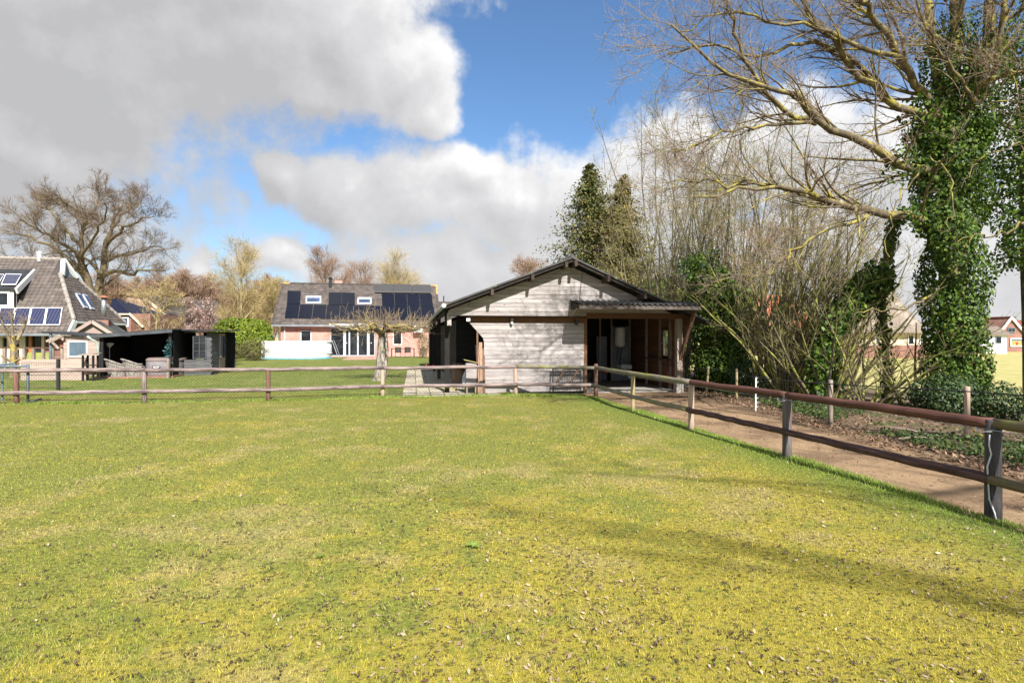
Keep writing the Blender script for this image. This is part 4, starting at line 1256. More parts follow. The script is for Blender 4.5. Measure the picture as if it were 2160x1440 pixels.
# wheelbarrow in the left bay
w0 = gr(948, 818)
wb_ = root('wheelbarrow', (w0.x + .1, w0.y + 1.3, .0), 'grey-blue wheelbarrow with red handles in the open barn bay', 'wheelbarrow', R(25))
MB().prism([(-.28, -.25, .30), (.30, -.25, .30), (.30, .25, .30), (-.28, .25, .30)], [(-.42, -.36, .62), (.55, -.33, .58), (.55, .33, .58), (-.42, .36, .62)]).build('tray', M['barrow'], wb_)
wh = MB().tube([(.62, -.04, .18), (.62, .04, .18)], .18, 18).build('wheel', M['darkmetal'], wb_)
MB().tube([(.62, -.06, .18), (.62, .06, .18)], .05, 10).build('hub', M['zinc'], wh)
for s in (-1, 1):
    MB().tube([(.62, .1 * s, .18), (.2, .2 * s, .28), (-.3, .27 * s, .44), (-.75, .31 * s, .64)], .018, 8).build('frame_tube', M['darkmetal'], wb_, True)
    MB().tube([(-.72, .309 * s, .625), (-.98, .33 * s, .74), (-1.05, .3 * s, .70)], .022, 8).build('handle', M['red_plastic'], wb_, True)
    MB().tube([(-.2, .24 * s, .40), (-.25, .26 * s, .0)], .016, 8).build('leg', M['darkmetal'], wb_)
s0 = gr(976, 822)
sk_ = root('feed_sack', (s0.x + .05, s0.y + .7, 0), 'crumpled white feed sack beside the feed box at the barn', 'sack')
mb = MB(); P_ = []
for i in range(9):
    z_ = .62 * i / 8
    for j in range(14):
        a = 6.283 * j / 14; r_ = (.17 - .08 * (i / 8) ** 2) * (1 + .10 * math.sin(a * 3 + i) + .05 * math.sin(a * 5 + 2 * i))
        P_.append((r_ * math.cos(a) + .06 * i / 8, r_ * .8 * math.sin(a), z_))
mb.add(P_, [(i * 14 + j, i * 14 + (j + 1) % 14, (i + 1) * 14 + (j + 1) % 14, (i + 1) * 14 + j) for i in range(8) for j in range(14)] + [tuple(range(112, 126))])
mb.build('bag', M['sack'], sk_, True)
y0 = gr(940, 826)
o = MB().prism([(-.28, -.05, 0), (.3, -.08, .0), (.33, .06, .0), (-.26, .07, .0)], [(-.26, -.05, .05), (.28, -.07, .07), (.3, .05, .08), (-.25, .06, .06)]).build('sawn_offcut', M['yellow'])
o.location = (y0.x, y0.y + .4, .0); tag(o, 'pale yellow split log lying on the paving by the barn', 'log')
bx = uz(967, 765, 2.6)
br_ = root('wooden_barrel', at(bx[0], 2.6, 0), 'brown wooden barrel with dark hoops against the black inner wall', 'barrel', BF.rot)
MB().lathe((0, 0, 0), [(.2, 0), (.25, .2), (.26, .42), (.25, .62), (.2, .82)], 18).build('staves', M['browntimber'], br_, True)
for z_ in (.16, .66):
    MB().lathe((0, 0, z_), [(.249, 0), (.257, .0), (.257, .05), (.249, .05)], 18).build('hoop', M['darkmetal'], br_)
# red bucket inside the bay
o = MB().lathe((0, 0, 0), [(.10, 0), (.14, .26), (.15, .28), (.12, .28)], 16).build('bucket', M['red_plastic'])
o.location = at(uz(1276, 770, 4.0)[0], 4.0, .3); tag(o, 'dull red bucket hanging low on the pale panel in the barn bay', 'bucket')

# paving tiles beside the barn, laid one by one
pv = bpy.data.objects.new('paving', bpy.data.meshes.new('paving'))
T0 = gr(848, 837); T1 = gr(912, 837)
pvm = MB()
NV = 38
bedl = Frame(T0, R(9.8))
pvm.span((-.03, -.02, -.06), (3.0, NV * .41 + .02, .004))
pv = pvm.build('paving', M['stone']); pv['kind'] = 'structure'
pv.location = bedl.o; pv.rotation_euler = (0, 0, bedl.rot)
tm = MB().prism([(-.195, -.195, 0), (.195, -.195, 0), (.195, .195, 0), (-.195, .195, 0)], [(-.188, -.188, .022), (.188, -.188, .022), (.188, .188, .022), (-.188, .188, .022)]).mesh('paving_tile')
tm.materials.append(M['paver'])
for i in range(7):
    for j in range(NV):
        o = link('tile', tm, None, pv)
        o.location = (.2 + i * .41, .2 + j * .41, random.uniform(.006, .016))
        o.rotation_euler = (random.uniform(-.012, .012), random.uniform(-.012, .012), random.uniform(-.02, .02))
# ------------------------------------------------------------------ brick house
def tiles_np(F_, p00, p10, p01, nu, nv, th=.035, wave=0.0, stagger=True, skip=None):
    """overlapping roof tiles on the parallelogram p00 (left eave), p10 (right eave), p01 (left ridge); local coords"""
    p00, p10, p01 = (np.array(tuple(p), float) for p in (p00, p10, p01))
    eu, ev = (p10 - p00) / nu, (p01 - p00) / nv
    nrm_ = np.cross(eu, ev); nrm_ /= np.linalg.norm(nrm_)
    V_, F__, R_ = [], [], []
    for j in range(nv):
        for i in range(nu + (1 if stagger else 0)):
            a = i - (.5 if stagger and j % 2 else 0); b = a + 1
            a, b = max(a, 0), min(b, nu)
            if b - a < .2: continue
            if skip and skip((a + b) / 2 / nu, (j + .5) / nv): continue
            a += .025; b -= .025
            lift = th * (1 + random.uniform(-.15, .15))
            lo = p00 + ev * (j - .08); hi = p00 + ev * (j + 1.0)
            q = [lo + eu * a + nrm_ * lift, lo + eu * b + nrm_ * lift * 1.05, hi + eu * b + nrm_ * .006, hi + eu * a + nrm_ * .006,
                 lo + eu * a, lo + eu * b]
            k = len(V_)
            if wave:
                mid = (q[0] + q[1]) / 2 + nrm_ * wave; midh = (q[2] + q[3]) / 2 + nrm_ * wave
                V_ += [q[0], mid, q[1], q[2], midh, q[3], q[4], q[5]]
                F__ += [(k, k + 1, k + 4, k + 5), (k + 1, k + 2, k + 3, k + 4), (k + 6, k + 7, k + 2, k), (k + 0, k + 2, k + 2, k + 1)][:3]
                R_ += [random.random()] * 8
            else:
                V_ += q
                F__ += [(k, k + 1, k + 2, k + 3), (k + 4, k + 5, k + 1, k)]
                R_ += [random.random()] * 6
    return np.array(V_), np.array(F__), np.array(R_)

def plate(corners, th, name, m, parent):
    """flat plate from 4 corners, th thick along its upper normal"""
    c = [Vector(p) for p in corners]
    n = (c[1] - c[0]).cross(c[3] - c[0]).normalized()
    if n.z < 0: n = -n
    return MB().prism(c, [p + n * th for p in c]).build(name, m, parent)

def roofpanel(F_, slope, pxq, lift, th, name, m, parent):
    """a panel drawn by its 4 photo corners on a roof plane; object axes follow the panel"""
    pts = [Vector(F_.onslope(x, y, *slope)) for x, y in pxq]
    v0, z0, v1, z1 = slope
    n = Vector((0, -(z1 - z0), v1 - v0)).normalized()
    o_ = pts[0] + n * lift
    ux = Vector((1, 0, 0)); vy = Vector((0, v1 - v0, z1 - z0)).normalized()
    mtx = Matrix((ux, vy, n)).transposed()
    loc = [mtx.transposed() @ (p + n * lift - o_) for p in pts]
    ob = MB().prism([(p.x, p.y, 0) for p in loc], [(p.x, p.y, th) for p in loc]).build(name, m, parent)
    ob.matrix_local = Matrix.Translation(o_) @ mtx.to_4x4()
    return ob

def window(parent, F_, x0, y0, x1, y1, v, frame=.07, fm='white', bars=(), hb=(), pane='glass', name='window', depth=.05):
    u0, za = F_.on(x0, y1, v); u1_, zb = F_.on(x1, y0, v)
    w = MB()
    w.span((u0, v - depth, za), (u1_, v + .02, za + frame)).span((u0, v - depth, zb - frame), (u1_, v + .02, zb))
    w.span((u0, v - depth, za + frame), (u0 + frame, v + .02, zb - frame)).span((u1_ - frame, v - depth, za + frame), (u1_, v + .02, zb - frame))
    for b in bars:
        ub = u0 + (u1_ - u0) * b
        w.span((ub - frame * .35, v - depth, za + frame), (ub + frame * .35, v + .02, zb - frame))
    for b in hb:
        z_ = za + (zb - za) * b
        w.span((u0 + frame, v - depth * .9, z_ - frame * .3), (u1_ - frame, v + .018, z_ + frame * .3))
    wo = w.build(name, M[fm], parent)
    MB().span((u0 + frame * .9, v - .012, za + frame * .9), (u1_ - frame * .9, v - .004, zb - frame * .9)).build('pane', M[pane], wo)
    return wo, (u0, u1_, za, zb)

g0 = px(592, 700, 51.0); g0.z = 0
HF = Frame(g0, R(10.5))
house = root('brick_house', HF.o, 'pink brick house with grey tiled roof full of black solar panels', 'house', HF.rot)
HD, HEZ = 8.6, 2.95
uHL = 0.0
ridge_v = HD / 2
rL = HF.on(597, 598, ridge_v); rR = HF.on(921, 603, ridge_v)
RZ = rL[1]; HWu = rR[0] + .1
ev_v = -.45; ez_ = HF.on(640, 684, ev_v)[1]
# walls with openings: front wall in pieces round the openings
OP = [(634, 695, 657, 735), (697, 690, 791, 751), (829, 699, 848, 727)]
ops = []
for x0, y0, x1, y1 in OP:
    a, zb = HF.on(x0, y0, 0); b, za = HF.on(x1, y1, 0)
    ops.append((a, b, max(za, 0.0), zb))
ops[1] = (ops[1][0], ops[1][1], 0.02, ops[1][3])
wl = MB(); u = 0.0; wt = ez_ + .05
for a, b, za, zb in ops:
    wl.span((u, 0, -.1), (a, .3, wt))
    if za > .1: wl.span((a, 0, -.1), (b, .3, za))
    wl.span((a, 0, zb), (b, .3, wt))
    u = b
wl.span((u, 0, -.1), (HWu, .3, wt))
wl.prism([(0, .3, -.1), (0, HD, -.1), (0, HD, wt), (0, ridge_v, RZ - .15), (0, .3, wt)], [(.3, .3, -.1), (.3, HD, -.1), (.3, HD, wt), (.3, ridge_v, RZ - .15), (.3, .3, wt)])
wl.prism([(HWu, .3, -.1), (HWu, HD, -.1), (HWu, HD, wt), (HWu, ridge_v, RZ - .15), (HWu, .3, wt)], [(HWu - .3, .3, -.1), (HWu - .3, HD, -.1), (HWu - .3, HD, wt), (HWu - .3, ridge_v, RZ - .15), (HWu - .3, .3, wt)])
wl.span((.3, HD - .3, -.1), (HWu - .3, HD, wt))
tag(wl.build('wall', M['brick'], house))
MB().span((.3, .3, -.05), (HWu - .3, HD - .3, .0)).build('floor', M['concrete'], house)
MB().span((0.05, 3.6, .0), (HWu - .05, 3.7, 2.6)).build('inner_wall', M['cream'], house)
# roof
SL = (ev_v, ez_, ridge_v, RZ)
ru0, ru1 = rL[0], rR[0]
plate([(ru0, ev_v, ez_ - .02), (ru1, ev_v, ez_ - .02), (ru1, ridge_v, RZ - .02), (ru0, ridge_v, RZ - .02)], .02, 'roof', M['tile_dark'], house)
plate([(ru0, 2 * ridge_v - ev_v, ez_ - .02), (ru0, ridge_v, RZ - .02), (ru1, ridge_v, RZ - .02), (ru1, 2 * ridge_v - ev_v, ez_ - .02)], .02, 'rear_roof', M['tile_dark'], house)
v, f, r_ = tiles_np(HF, (ru0, ev_v, ez_), (ru1, ev_v, ez_), (ru0, ridge_v, RZ), 38, 17, th=.05)
tag(link('roof_tiles', np_mesh('roof_tiles', v, f, False, r_), M['tile_house'], house), kind='stuff')
for i in range(22):
    a = ru0 + (ru1 - ru0) * i / 22; b = ru0 + (ru1 - ru0) * (i + 1) / 22
    MB().tube([(a + .01, ridge_v, RZ + .03), (b - .01, ridge_v, RZ + .035)], .10, 8).build('ridge_tile', M['lichen'] if i in (0, 18, 19, 20, 21) else M['tile_house'], house)
for j in range(16):
    for uu in (ru0 + .02, ru1 - .02):
        a, b = j / 16, (j + 1) / 16
        p_ = lambda s: Vector((uu, ev_v + (ridge_v - ev_v) * s, ez_ + (RZ - ez_) * s + .07))
        MB().beam(p_(a + .003), p_(b - .003), .2, .05).build('verge_tile', M['lichen'] if uu > 1 and j > 11 else M['tile_house'], house)
MB().span((ru0, ev_v - .14, ez_ - .19), (ru1, ev_v - .01, ez_ - .03)).build('gutter', M['zinc'], house)
MB().span((ru0 + .05, ev_v, ez_ - .17), (ru1 - .05, .0, ez_ - .14)).build('soffit', M['white'], house)
MB().tube([(.35, -.08, 0), (.35, -.08, ez_ - .2)], .045, 8).build('downpipe', M['white'], house)
# black panels: lower row, upper groups, tilted collectors
def lerp(a, b, t_): return a + (b - a) * t_
nP = 11
for i in range(nP):
    def col(x0, x1, yt0, yt1, yb0, yb1, xb0, xb1): pass
    ta, tb = i / nP, (i + 1) / nP
    T = lambda t_: (lerp(605, 916, t_), lerp(643, 649, t_)); B = lambda t_: (lerp(600, 918, t_), lerp(672, 677, t_))
    a, b = ta + .002, tb - .002
    roofpanel(HF, SL, [B(a), B(b), T(b), T(a)], .07, .035, 'solar_panel', M['solar_black'], house)
for (xa, ya, xb, yb, xc, yc, xd, yd), n_ in (((605.5, 642, 633.5, 642.5, 635, 615.5, 607, 615), 1), ((693, 644, 749, 645, 748.5, 619, 693.5, 618), 2), ((806, 647, 914, 648.5, 911, 622, 805, 621), 4)):
    for i in range(n_):
        a, b = i / n_ + .004, (i + 1) / n_ - .004
        roofpanel(HF, SL, [(lerp(xa, xb, a), lerp(ya, yb, a)), (lerp(xa, xb, b), lerp(ya, yb, b)), (lerp(xd, xc, b), lerp(yd, yc, b)), (lerp(xd, xc, a), lerp(yd, yc, a))], .07, .035, 'solar_panel', M['solar_black'], house)
for i in range(3):
    a, b = i / 3 + .004, (i + 1) / 3 - .004
    xa, ya, xb, yb, xc, yc, xd, yd = 790, 620, 909, 621, 909, 604, 790, 602.5
    q_ = [(lerp(xa, xb, a), lerp(ya, yb, a)), (lerp(xa, xb, b), lerp(ya, yb, b)), (lerp(xd, xc, b), lerp(yd, yc, b)), (lerp(xd, xc, a), lerp(yd, yc, a))]
    roofpanel(HF, SL, q_, .16, .05, 'tilted_collector', M['solar_grey'], house)
for x0, x1 in ((645, 678), (754, 784)):
    y0, y1 = (626.5, 642) if x0 < 700 else (629.5, 643.5)
    sf = roofpanel(HF, SL, [(x0, y1), (x1, y1), (x1 - .3, y0), (x0 + .4, y0)], .05, .10, 'skylight', M['greypaint'], house)
    roofpanel(HF, SL, [(x0 + 3, y1 - 3), (x1 - 3, y1 - 3), (x1 - 3.2, y0 + 4), (x0 + 3.2, y0 + 4)], .155, .006, 'skylight_pane', M['glass_sky'], house)
cu = HF.on(713, 600, ridge_v)[0]
MB().span((cu - .36, ridge_v + .5, RZ - .8), (cu + .36, ridge_v + 1.1, RZ + .42)).build('chimney', M['brick'], house)
cu = HF.on(697, 600, ridge_v - .4)[0]
MB().tube([(cu, ridge_v - .45, RZ - .5), (cu, ridge_v - .45, RZ + .45)], .14, 10).lathe((cu, ridge_v - .45, RZ + .45), [(.2, 0), (.22, .1), (.1, .22)], 10).build('vent_pipe', M['darkmetal'], house)
# windows and the glazed garden doors
window(house, HF, 634, 697, 657, 735, .08, fm='white')
window(house, HF, 829, 699, 848, 727, .08, fm='white')
a, b, za, zb = ops[1]
dr = MB()
dr.span((a, .05, .0), (b, .17, .1)).span((a, .05, zb - .12), (b, .17, zb))
doors = dr.build('garden_door', M['greypaint'], house)
edges = [697, 727, 737, 755, 777, 791]
ux = [HF.on(x, 720, .08)[0] for x in edges]
for i, u_ in enumerate(ux):
    w_ = .24 if i in (1, 4) else .14
    MB().span((u_ - w_ / 2, .04, .1), (u_ + w_ / 2, .18, zb - .12)).build('door_stile', M['greypaint'], doors)
for i in range(len(ux) - 1):
    MB().span((ux[i] + .1, .10, .12), (ux[i + 1] - .1, .115, zb - .14)).build('pane', M['glass'], doors)
for x_ in (731, 783):
    u_, z_ = HF.on(x_, 724, .02)
    MB().lathe((u_, .0, z_), [(.05, 0), (.06, .03), (.05, .06)], 10).build('handle', M['white'], doors)
u_, z_ = HF.on(745, 716, .4)
aw0, az_ = HF.on(695, 687, -.3); aw1 = HF.on(795, 687, -.3)[0]
MB().span((aw0, -.5, az_ - .13), (aw1, -.02, az_ + .17)).build('awning_cassette', M['white'], house)
for x0, x1 in ((697, 703), (786, 792)):
    pass
acu, acz = HF.on(883, 694, -.35)
ac = MB().span((acu - .42, -.62, acz - .32), (acu + .42, -.27, acz + .32)).build('air_conditioner', M['white'], house)
ring = MB()
for rr in (.26, .20, .14, .08):
    pts = [(acu - .1 + rr * math.cos(t_), -.635, acz + rr * math.sin(t_)) for t_ in np.linspace(0, 6.283, 20)]
    ring.tube(pts, .008, 4, cap=False)
ring.build('fan_grille', M['darkmetal'], ac)
MB().beam((acu - .3, -.3, acz - .35), (acu - .3, 0, acz - .5), .04, .04).build('bracket', M['white'], ac)
MB().beam((acu + .3, -.3, acz - .35), (acu + .3, 0, acz - .5), .04, .04).build('bracket', M['white'], ac)
# dried flowers behind the glass door and a bench inside would not read through the pane; the vase stands outside on the sill
# neighbour's dark roof right of the house
g_ = px(945, 700, 66); g_.z = 0
nb = root('dark_roofed_house', g_, 'dark tiled neighbouring roof showing between brick house and barn', 'house', R(10))
MB().span((-2, 0, 0), (9, 7, 3.2)).build('wall', M['brick_far'], nb)
MB().prism([(-2.4, -.4, 3.1), (-2.4, 7.4, 3.1), (-2.4, 3.5, 6.1)], [(9.4, -.4, 3.1), (9.4, 7.4, 3.1), (9.4, 3.5, 6.1)]).build('roof', M['tile_dark'], nb)
MB().tube([(-.3, 3.5, 6.0), (-.3, 3.5, 6.8)], .08, 6).build('flue', M['darkmetal'], nb)

# patio in front of the doors
pt = MB().span((-1.0, -9.0, -.05), (HWu + 1, 0.0, .03)).build('patio', M['patio'])
pt.location = HF.o; pt.rotation_euler = (0, 0, HF.rot); pt['kind'] = 'structure'
# lawn reaches over the near part of the patio except in front of the doors
lw = MB()
d0 = HF.loc(gr(712, 762)); d1 = HF.loc(gr(788, 762))
lw.span((-1.3, -9.2, .0), (d0.x, -3.4, .036)).span((d1.x, -9.2, .0), (HWu + .9, -3.0, .036))
o = lw.build('lawn', M['lawn']); o.location = HF.o; o.rotation_euler = (0, 0, HF.rot); o['kind'] = 'structure'

def hat(u, v, z=.03): return HF.o + HF.u * u + HF.w * v + Vector((0, 0, z))
# pool
pc = gr(628, 757); pc.y += .9
Ypc = pc.y
RX, RY, PH = (697 - 560) / 2 / F * Ypc, 1.9, 1.33
pool = root('above_ground_pool', (px(628, 720, Ypc).x, Ypc, .03), 'pale grey above-ground pool with white frame beside the brick house', 'pool')
PN = 48
def ell(t_, k=1.0): return (RX * k * math.copysign(abs(math.cos(t_)) ** .85, math.cos(t_)), RY * k * math.copysign(abs(math.sin(t_)) ** .85, math.sin(t_)))
mb = MB(); lo = []; hi = []
for i in range(PN):
    a = 2 * math.pi * i / PN; bul = 1.0
    lo.append(ell(a, .985) + (0.0,)); hi.append(ell(a, 1.0) + (PH,))
mid = [ell(2 * math.pi * i / PN, 1.005) + (.35,) for i in range(PN)]
inn = [ell(2 * math.pi * i / PN, .97) + (PH,) for i in range(PN)]; wat = [ell(2 * math.pi * i / PN, .97) + (PH - .25,) for i in range(PN)]
mb.add(lo + mid + hi + inn + wat, [(k * PN + i, k * PN + (i + 1) % PN, (k + 1) * PN + (i + 1) % PN, (k + 1) * PN + i) for k in range(4) for i in range(PN)])
mb.build('liner', M['pool'], pool, True)
MB().add([w for w in wat], [tuple(range(PN))]).build('water_surface', M['poolblue'], pool)
base = MB(); bl_ = [ell(2 * math.pi * i / PN, 1.02) + (.0,) for i in range(PN)]; bh_ = [ell(2 * math.pi * i / PN, .995) + (.09,) for i in range(PN)]
base.add(bl_ + bh_, [(i, (i + 1) % PN, PN + (i + 1) % PN, PN + i) for i in range(PN)]).build('base_skirt', M['poolblue'], pool)
for nm, z_, r_ in (('top_rail', PH + .02, .05), ('belt_strap', .42, .03)):
    pts = [ell(a, 1.012) + (z_,) for a in np.linspace(0, 2 * math.pi, 49)]
    MB().tube(pts, r_, 6, cap=False).build(nm, M['white'], pool, True)
for x_ in (566, 579, 602, 631, 661, 681, 693):
    xo = (x_ - 628) / F * Ypc / RX
    xo = max(-.97, min(.97, xo)); t_ = -math.acos(math.copysign(abs(xo) ** (1 / .85), xo))
    e_ = ell(t_, 1.02)
    MB().tube([(e_[0], e_[1] - .02, PH), (e_[0] * 1.0, e_[1] - .06, .42), (e_[0], e_[1] - .10, 0)], .035, 6).build('upright', M['white'], pool, True)
ld = root('pool_ladder', (px(711, 750, Ypc + 1).x, Ypc + .8, .03), 'grey A-frame pool ladder leaning at the right end of the pool', 'ladder')
for s in (-1, 1):
    MB().tube([(-.28, .25 * s, 1.45), (.25, .3 * s, 0)], .025, 6).build('stile', M['zinc'], ld)
for k in range(4):
    t_ = .18 + k * .2
    MB().tube([(-.28 + .53 * (1 - t_), -.27, 1.45 * t_), (-.28 + .53 * (1 - t_), .27, 1.45 * t_)], .02, 6).build('rung', M['zinc'], ld)
# garden table and two chairs in front of the right window
gt = gr(849, 755)
gt = gr(847, 754)
tb = root('garden_table', (gt.x, gt.y + .6, .03), 'dark rectangular garden table before the brick house window', 'table', HF.rot)
MB().span((-1.0, -.4, .70), (1.0, .4, .75)).build('table_top', M['darkmetal'], tb)
for a in (-.95, .95):
    for b in (-.35, .35):
        MB().span((a - .04, b - .04, 0), (a + .04, b + .04, .698)).build('leg', M['darkmetal'], tb)
def chair(x_, k):
    c = root('garden_chair', (px(x_, 740, gt.y).x, gt.y - .25, .03), ('dark woven garden chair standing at the pool-side end of the table', 'dark woven garden chair standing at the barn-side end of the table')[k], 'chair', HF.rot, 'chairs at the garden table')
    mb = MB()
    mb.add([(.27 * math.sin(a) * (1 - .1 * i), -.27 * math.cos(a) * (.9), .42 + .44 * i) for i in range(2) for a in np.linspace(-1.9, 1.9, 11)],
           [(i, i + 1, i + 12, i + 11) for i in range(10)])
    s_ = mb.build('backrest', M['wicker2'], c, True)
    MB().lathe((0, 0, .40), [(.25, 0), (.27, .03), (.25, .05)], 14).build('seat', M['wicker2'], c)
    MB().tube([(.27 * math.sin(a) * .92, -.27 * math.cos(a) * .9, .87 - .02 * abs(a)) for a in np.linspace(-1.9, 1.9, 11)], .018, 6).build('rim', M['darkmetal'], c, True)
    for a, b in ((-.2, -.2), (.2, -.2), (-.2, .2), (.2, .2)):
        MB().tube([(a, b, .40), (a * 1.15, b * 1.15, 0)], .015, 6).build('leg', M['darkmetal'], c)
M['wicker2'] = mat('dark_wicker', (.07, .055, .05), (.035, .028, .026), scale=30, rough=.7, bump=.4)
chair(841, 0); chair(861, 1)
o = MB().lathe((0, 0, 0), [(.14, 0), (.2, .1), (.24, .3), (.2, .45), (.26, .62), (.12, .7)], 12).build('garden_pot', M['barrow'])
p_ = gr(814, 753); o.location = (p_.x, p_.y, .03); tag(o, 'blue-grey pot of small flowers standing on the brick patio', 'pot')

# ------------------------------------------------------------------ thatched farmhouse on the left
g0 = px(152, 712, 33.0); g0.z = 0
FF = Frame(g0, R(9.8))
farm = root('farmhouse', FF.o, 'large farmhouse with grey-brown pantile hipped roof, dormer and blue solar panels', 'house', FF.rot)
fe_z = FF.on(60, 703, 0)[1]; rv = 3.6
rz = FF.on(100, 548, rv)[1]; rur = FF.on(129, 548, rv)[0]
S2 = (0.0, fe_z, rv, rz)
UL = -22.0
h0 = Vector(FF.onslope(127, 579, *S2)); h1 = Vector(FF.onslope(156, 676, *S2))
he_z = h1.z
# front slope polygon: eave-left, eave-right, up to hip foot, hip head, gablet head, ridge-left
front = [(UL, 0, fe_z), (h1.x - .05, 0, fe_z), (h1.x, h1.y, h1.z), (h0.x, h0.y, h0.z), (rur, rv, rz), (UL, rv, rz)]
front = [Vector(p) for p in front]
nrm2 = Vector((0, -(rz - fe_z), rv)).normalized()
MB().prism(front, [p - nrm2 * .12 for p in front]).build('roof', M['tile_dark'], farm)
back = [Vector((p.x, 2 * rv - p.y, p.z)) for p in front]
MB().prism(back[::-1], [p - Vector((0, .1, .1)) for p in back[::-1]]).build('rear_roof', M['tile_farm'], farm)
hip = [h1, Vector((h1.x, 2 * rv - h1.y, h1.z)), Vector((h0.x, 2 * rv - h0.y, h0.z)), h0]
MB().prism(hip, [p - Vector((.08, 0, .08)) for p in hip]).build('hip_roof', M['tile_dark'], farm)
def inside_front(fu, fv):
    u_ = UL + (0 - UL) * fu * 1.0; vv = rv * fv
    z_ = fe_z + (rz - fe_z) * fv
    if vv < h1.y: lim = h1.x - .05
    elif vv < h0.y: lim = h1.x + (h0.x - h1.x) * (vv - h1.y) / (h0.y - h1.y)
    else: lim = rur
    return u_ > lim - .1
Umax = 0.0
nu_, nv_ = int((Umax - UL) / .26), 22
v, f, r_ = tiles_np(FF, (UL, 0, fe_z), (Umax, 0, fe_z), (UL, rv, rz), nu_, nv_, th=.03, wave=.035, stagger=False, skip=inside_front)
tag(link('roof_tiles', np_mesh('roof_tiles', v, f, False, r_), M['tile_farm'], farm), kind='stuff')
# tiles of the hip face
e0, e1 = Vector((h1.x + .02, h1.y, h1.z)), Vector((h1.x + .02, 2 * rv - h1.y, h1.z))
top0 = Vector((h0.x, h1.y, h0.z))
def outside_hip(fu, fv):
    inset = (h0.y - h1.y) / (e1.y - e0.y) * fv
    return fu < inset or fu > 1 - inset
v, f, r_ = tiles_np(FF, e0, e1, top0, 32, 16, th=.03, wave=.035, stagger=False, skip=outside_hip)
tag(link('hip_tiles', np_mesh('hip_tiles', v, f, False, r_), M['tile_farm'], farm), kind='stuff')
M['hipridge'] = mat('pale_hip_ridge', (.34, .30, .26), (.2, .17, .15), scale=5, kind='pos')
def ridge_run(a, b, n_, r_=.12):
    for i in range(n_):
        p0_, p1_ = a.lerp(b, i / n_), a.lerp(b, (i + 1) / n_)
        MB().tube([p0_ + Vector((0, 0, .05)), p1_ + Vector((0, 0, .08))], [r_ * .9, r_], 8).build('ridge_tile', M['hipridge'], farm)
ridge_run(Vector((UL + 9, rv, rz)), Vector((rur, rv, rz)), 30)
ridge_run(h1, h0, 13); ridge_run(hip[1], hip[2], 13)
# gablet at the head of the hip
gp = [Vector((rur + .02, rv, rz)), Vector((h0.x, h0.y, h0.z)), Vector((h0.x, 2 * rv - h0.y, h0.z))]
gp2 = [Vector((p.x - .05 if i else p.x - .05, p.y, p.z)) for i, p in enumerate(gp)]
MB().prism(gp, [p - Vector((.1, 0, 0)) for p in gp]).build('gablet', M['slate_metal'], farm)
for s in (1, 2):
    MB().beam(gp[0] + Vector((.12, 0, .05)), gp[s] + Vector((.12, 0, -.05)), .16, .22, up=(1, 0, 0)).build('gablet_board', M['white'], farm)
# brick end wall under the hip, front wall under the eave
MB().span((h1.x - .7, .5, -.1), (h1.x - .45, 2 * rv - .5, he_z)).build('end_wall', M['brick_dark'], farm)
MB().span((UL, .9, -.1), (h1.x - .71, 1.1, fe_z + .6)).build('wall', M['brick_dark'], farm)
MB().span((UL, -.12, fe_z - .14), (h1.x - .05, .0, fe_z + .0)).build('gutter', M['zinc'], farm)
MB().span((h1.x + .03, h1.y, he_z - .16), (h1.x + .14, 2 * rv - h1.y, he_z - .02)).build('hip_gutter', M['white'], farm)
MB().beam((h1.x + .1, h1.y - .08, he_z - .05), (h1.x + .1, -.1, fe_z - .1), .1, .35).build('verge_board', M['white'], farm)
fx = FF.on(83, 560, rv)[0]
MB().tube([(fx, rv, rz - .1), (fx, rv, rz + .5)], .12, 10).lathe((fx, rv, rz + .42), [(.17, 0), (.17, .06), (.05, .1)], 10).build('flue', M['white'], farm)
# solar panels in a row above the eave
for i in range(5):
    B0, B1 = lerp(-37, 131, i / 5 + .004), lerp(-37, 131, (i + 1) / 5 - .004)
    T0_, T1_ = lerp(-28, 137.5, i / 5 + .004), lerp(-28, 137.5, (i + 1) / 5 - .004)
    fpn = roofpanel(FF, S2, [(B0 - 2, 688), (B1 - 2, 688), (T1_ - 3, 651.5), (T0_ - 3, 651.5)], .08, .05, 'solar_panel', M['white'], farm)
    roofpanel(FF, S2, [(B0 - .5, 686.8), (B1 - 3.5, 686.8), (T1_ - 4.5, 652.8), (T0_ - 1.5, 652.8)], .132, .006, 'solar_cells', M['solar_blue'], farm)
# dormer: flat sloping roof with two panels, white fascia, window
d_t = Vector(FF.onslope(72, 573, *S2)); 
dv = .9
du1, dz1 = FF.on(33, 612, dv); 
dl = UL + 8
dk = [Vector((dl, dv, dz1)), Vector((du1, dv, dz1)), Vector((d_t.x, d_t.y, d_t.z + .05)), Vector((dl, d_t.y, d_t.z + .05))]
dk2 = [p + Vector((0, 0, -.02)) for p in dk]
dorm = MB().prism(dk2, [p + Vector((0, 0, .10)) for p in dk2]).build('dormer_roof', M['darkmetal'], farm)
MB().beam(dk[1] + Vector((.05, 0, -.05)), dk[2] + Vector((.05, 0, -.05)), .12, .34).build('dormer_fascia', M['white'], farm)
zb_ = Vector(FF.onslope(28, 648, *S2)).z
cheek = [Vector((du1 - .1, dv + .12, dz1 - .05)), Vector((du1 - .1, dv + .12, zb_ - .1)), Vector((d_t.x - .15, d_t.y, d_t.z - .05))]
MB().prism(cheek, [p - Vector((.08, 0, 0)) for p in cheek]).build('dormer_cheek', M['darkwood'], farm)
MB().span((dl, dv + .14, zb_ - .2), (du1 - .12, dv + .3, dz1 - .03)).build('dormer_front', M['white'], farm)
window(farm, FF, -60, 615, 21, 646, dv + .13, fm='white', frame=.1)
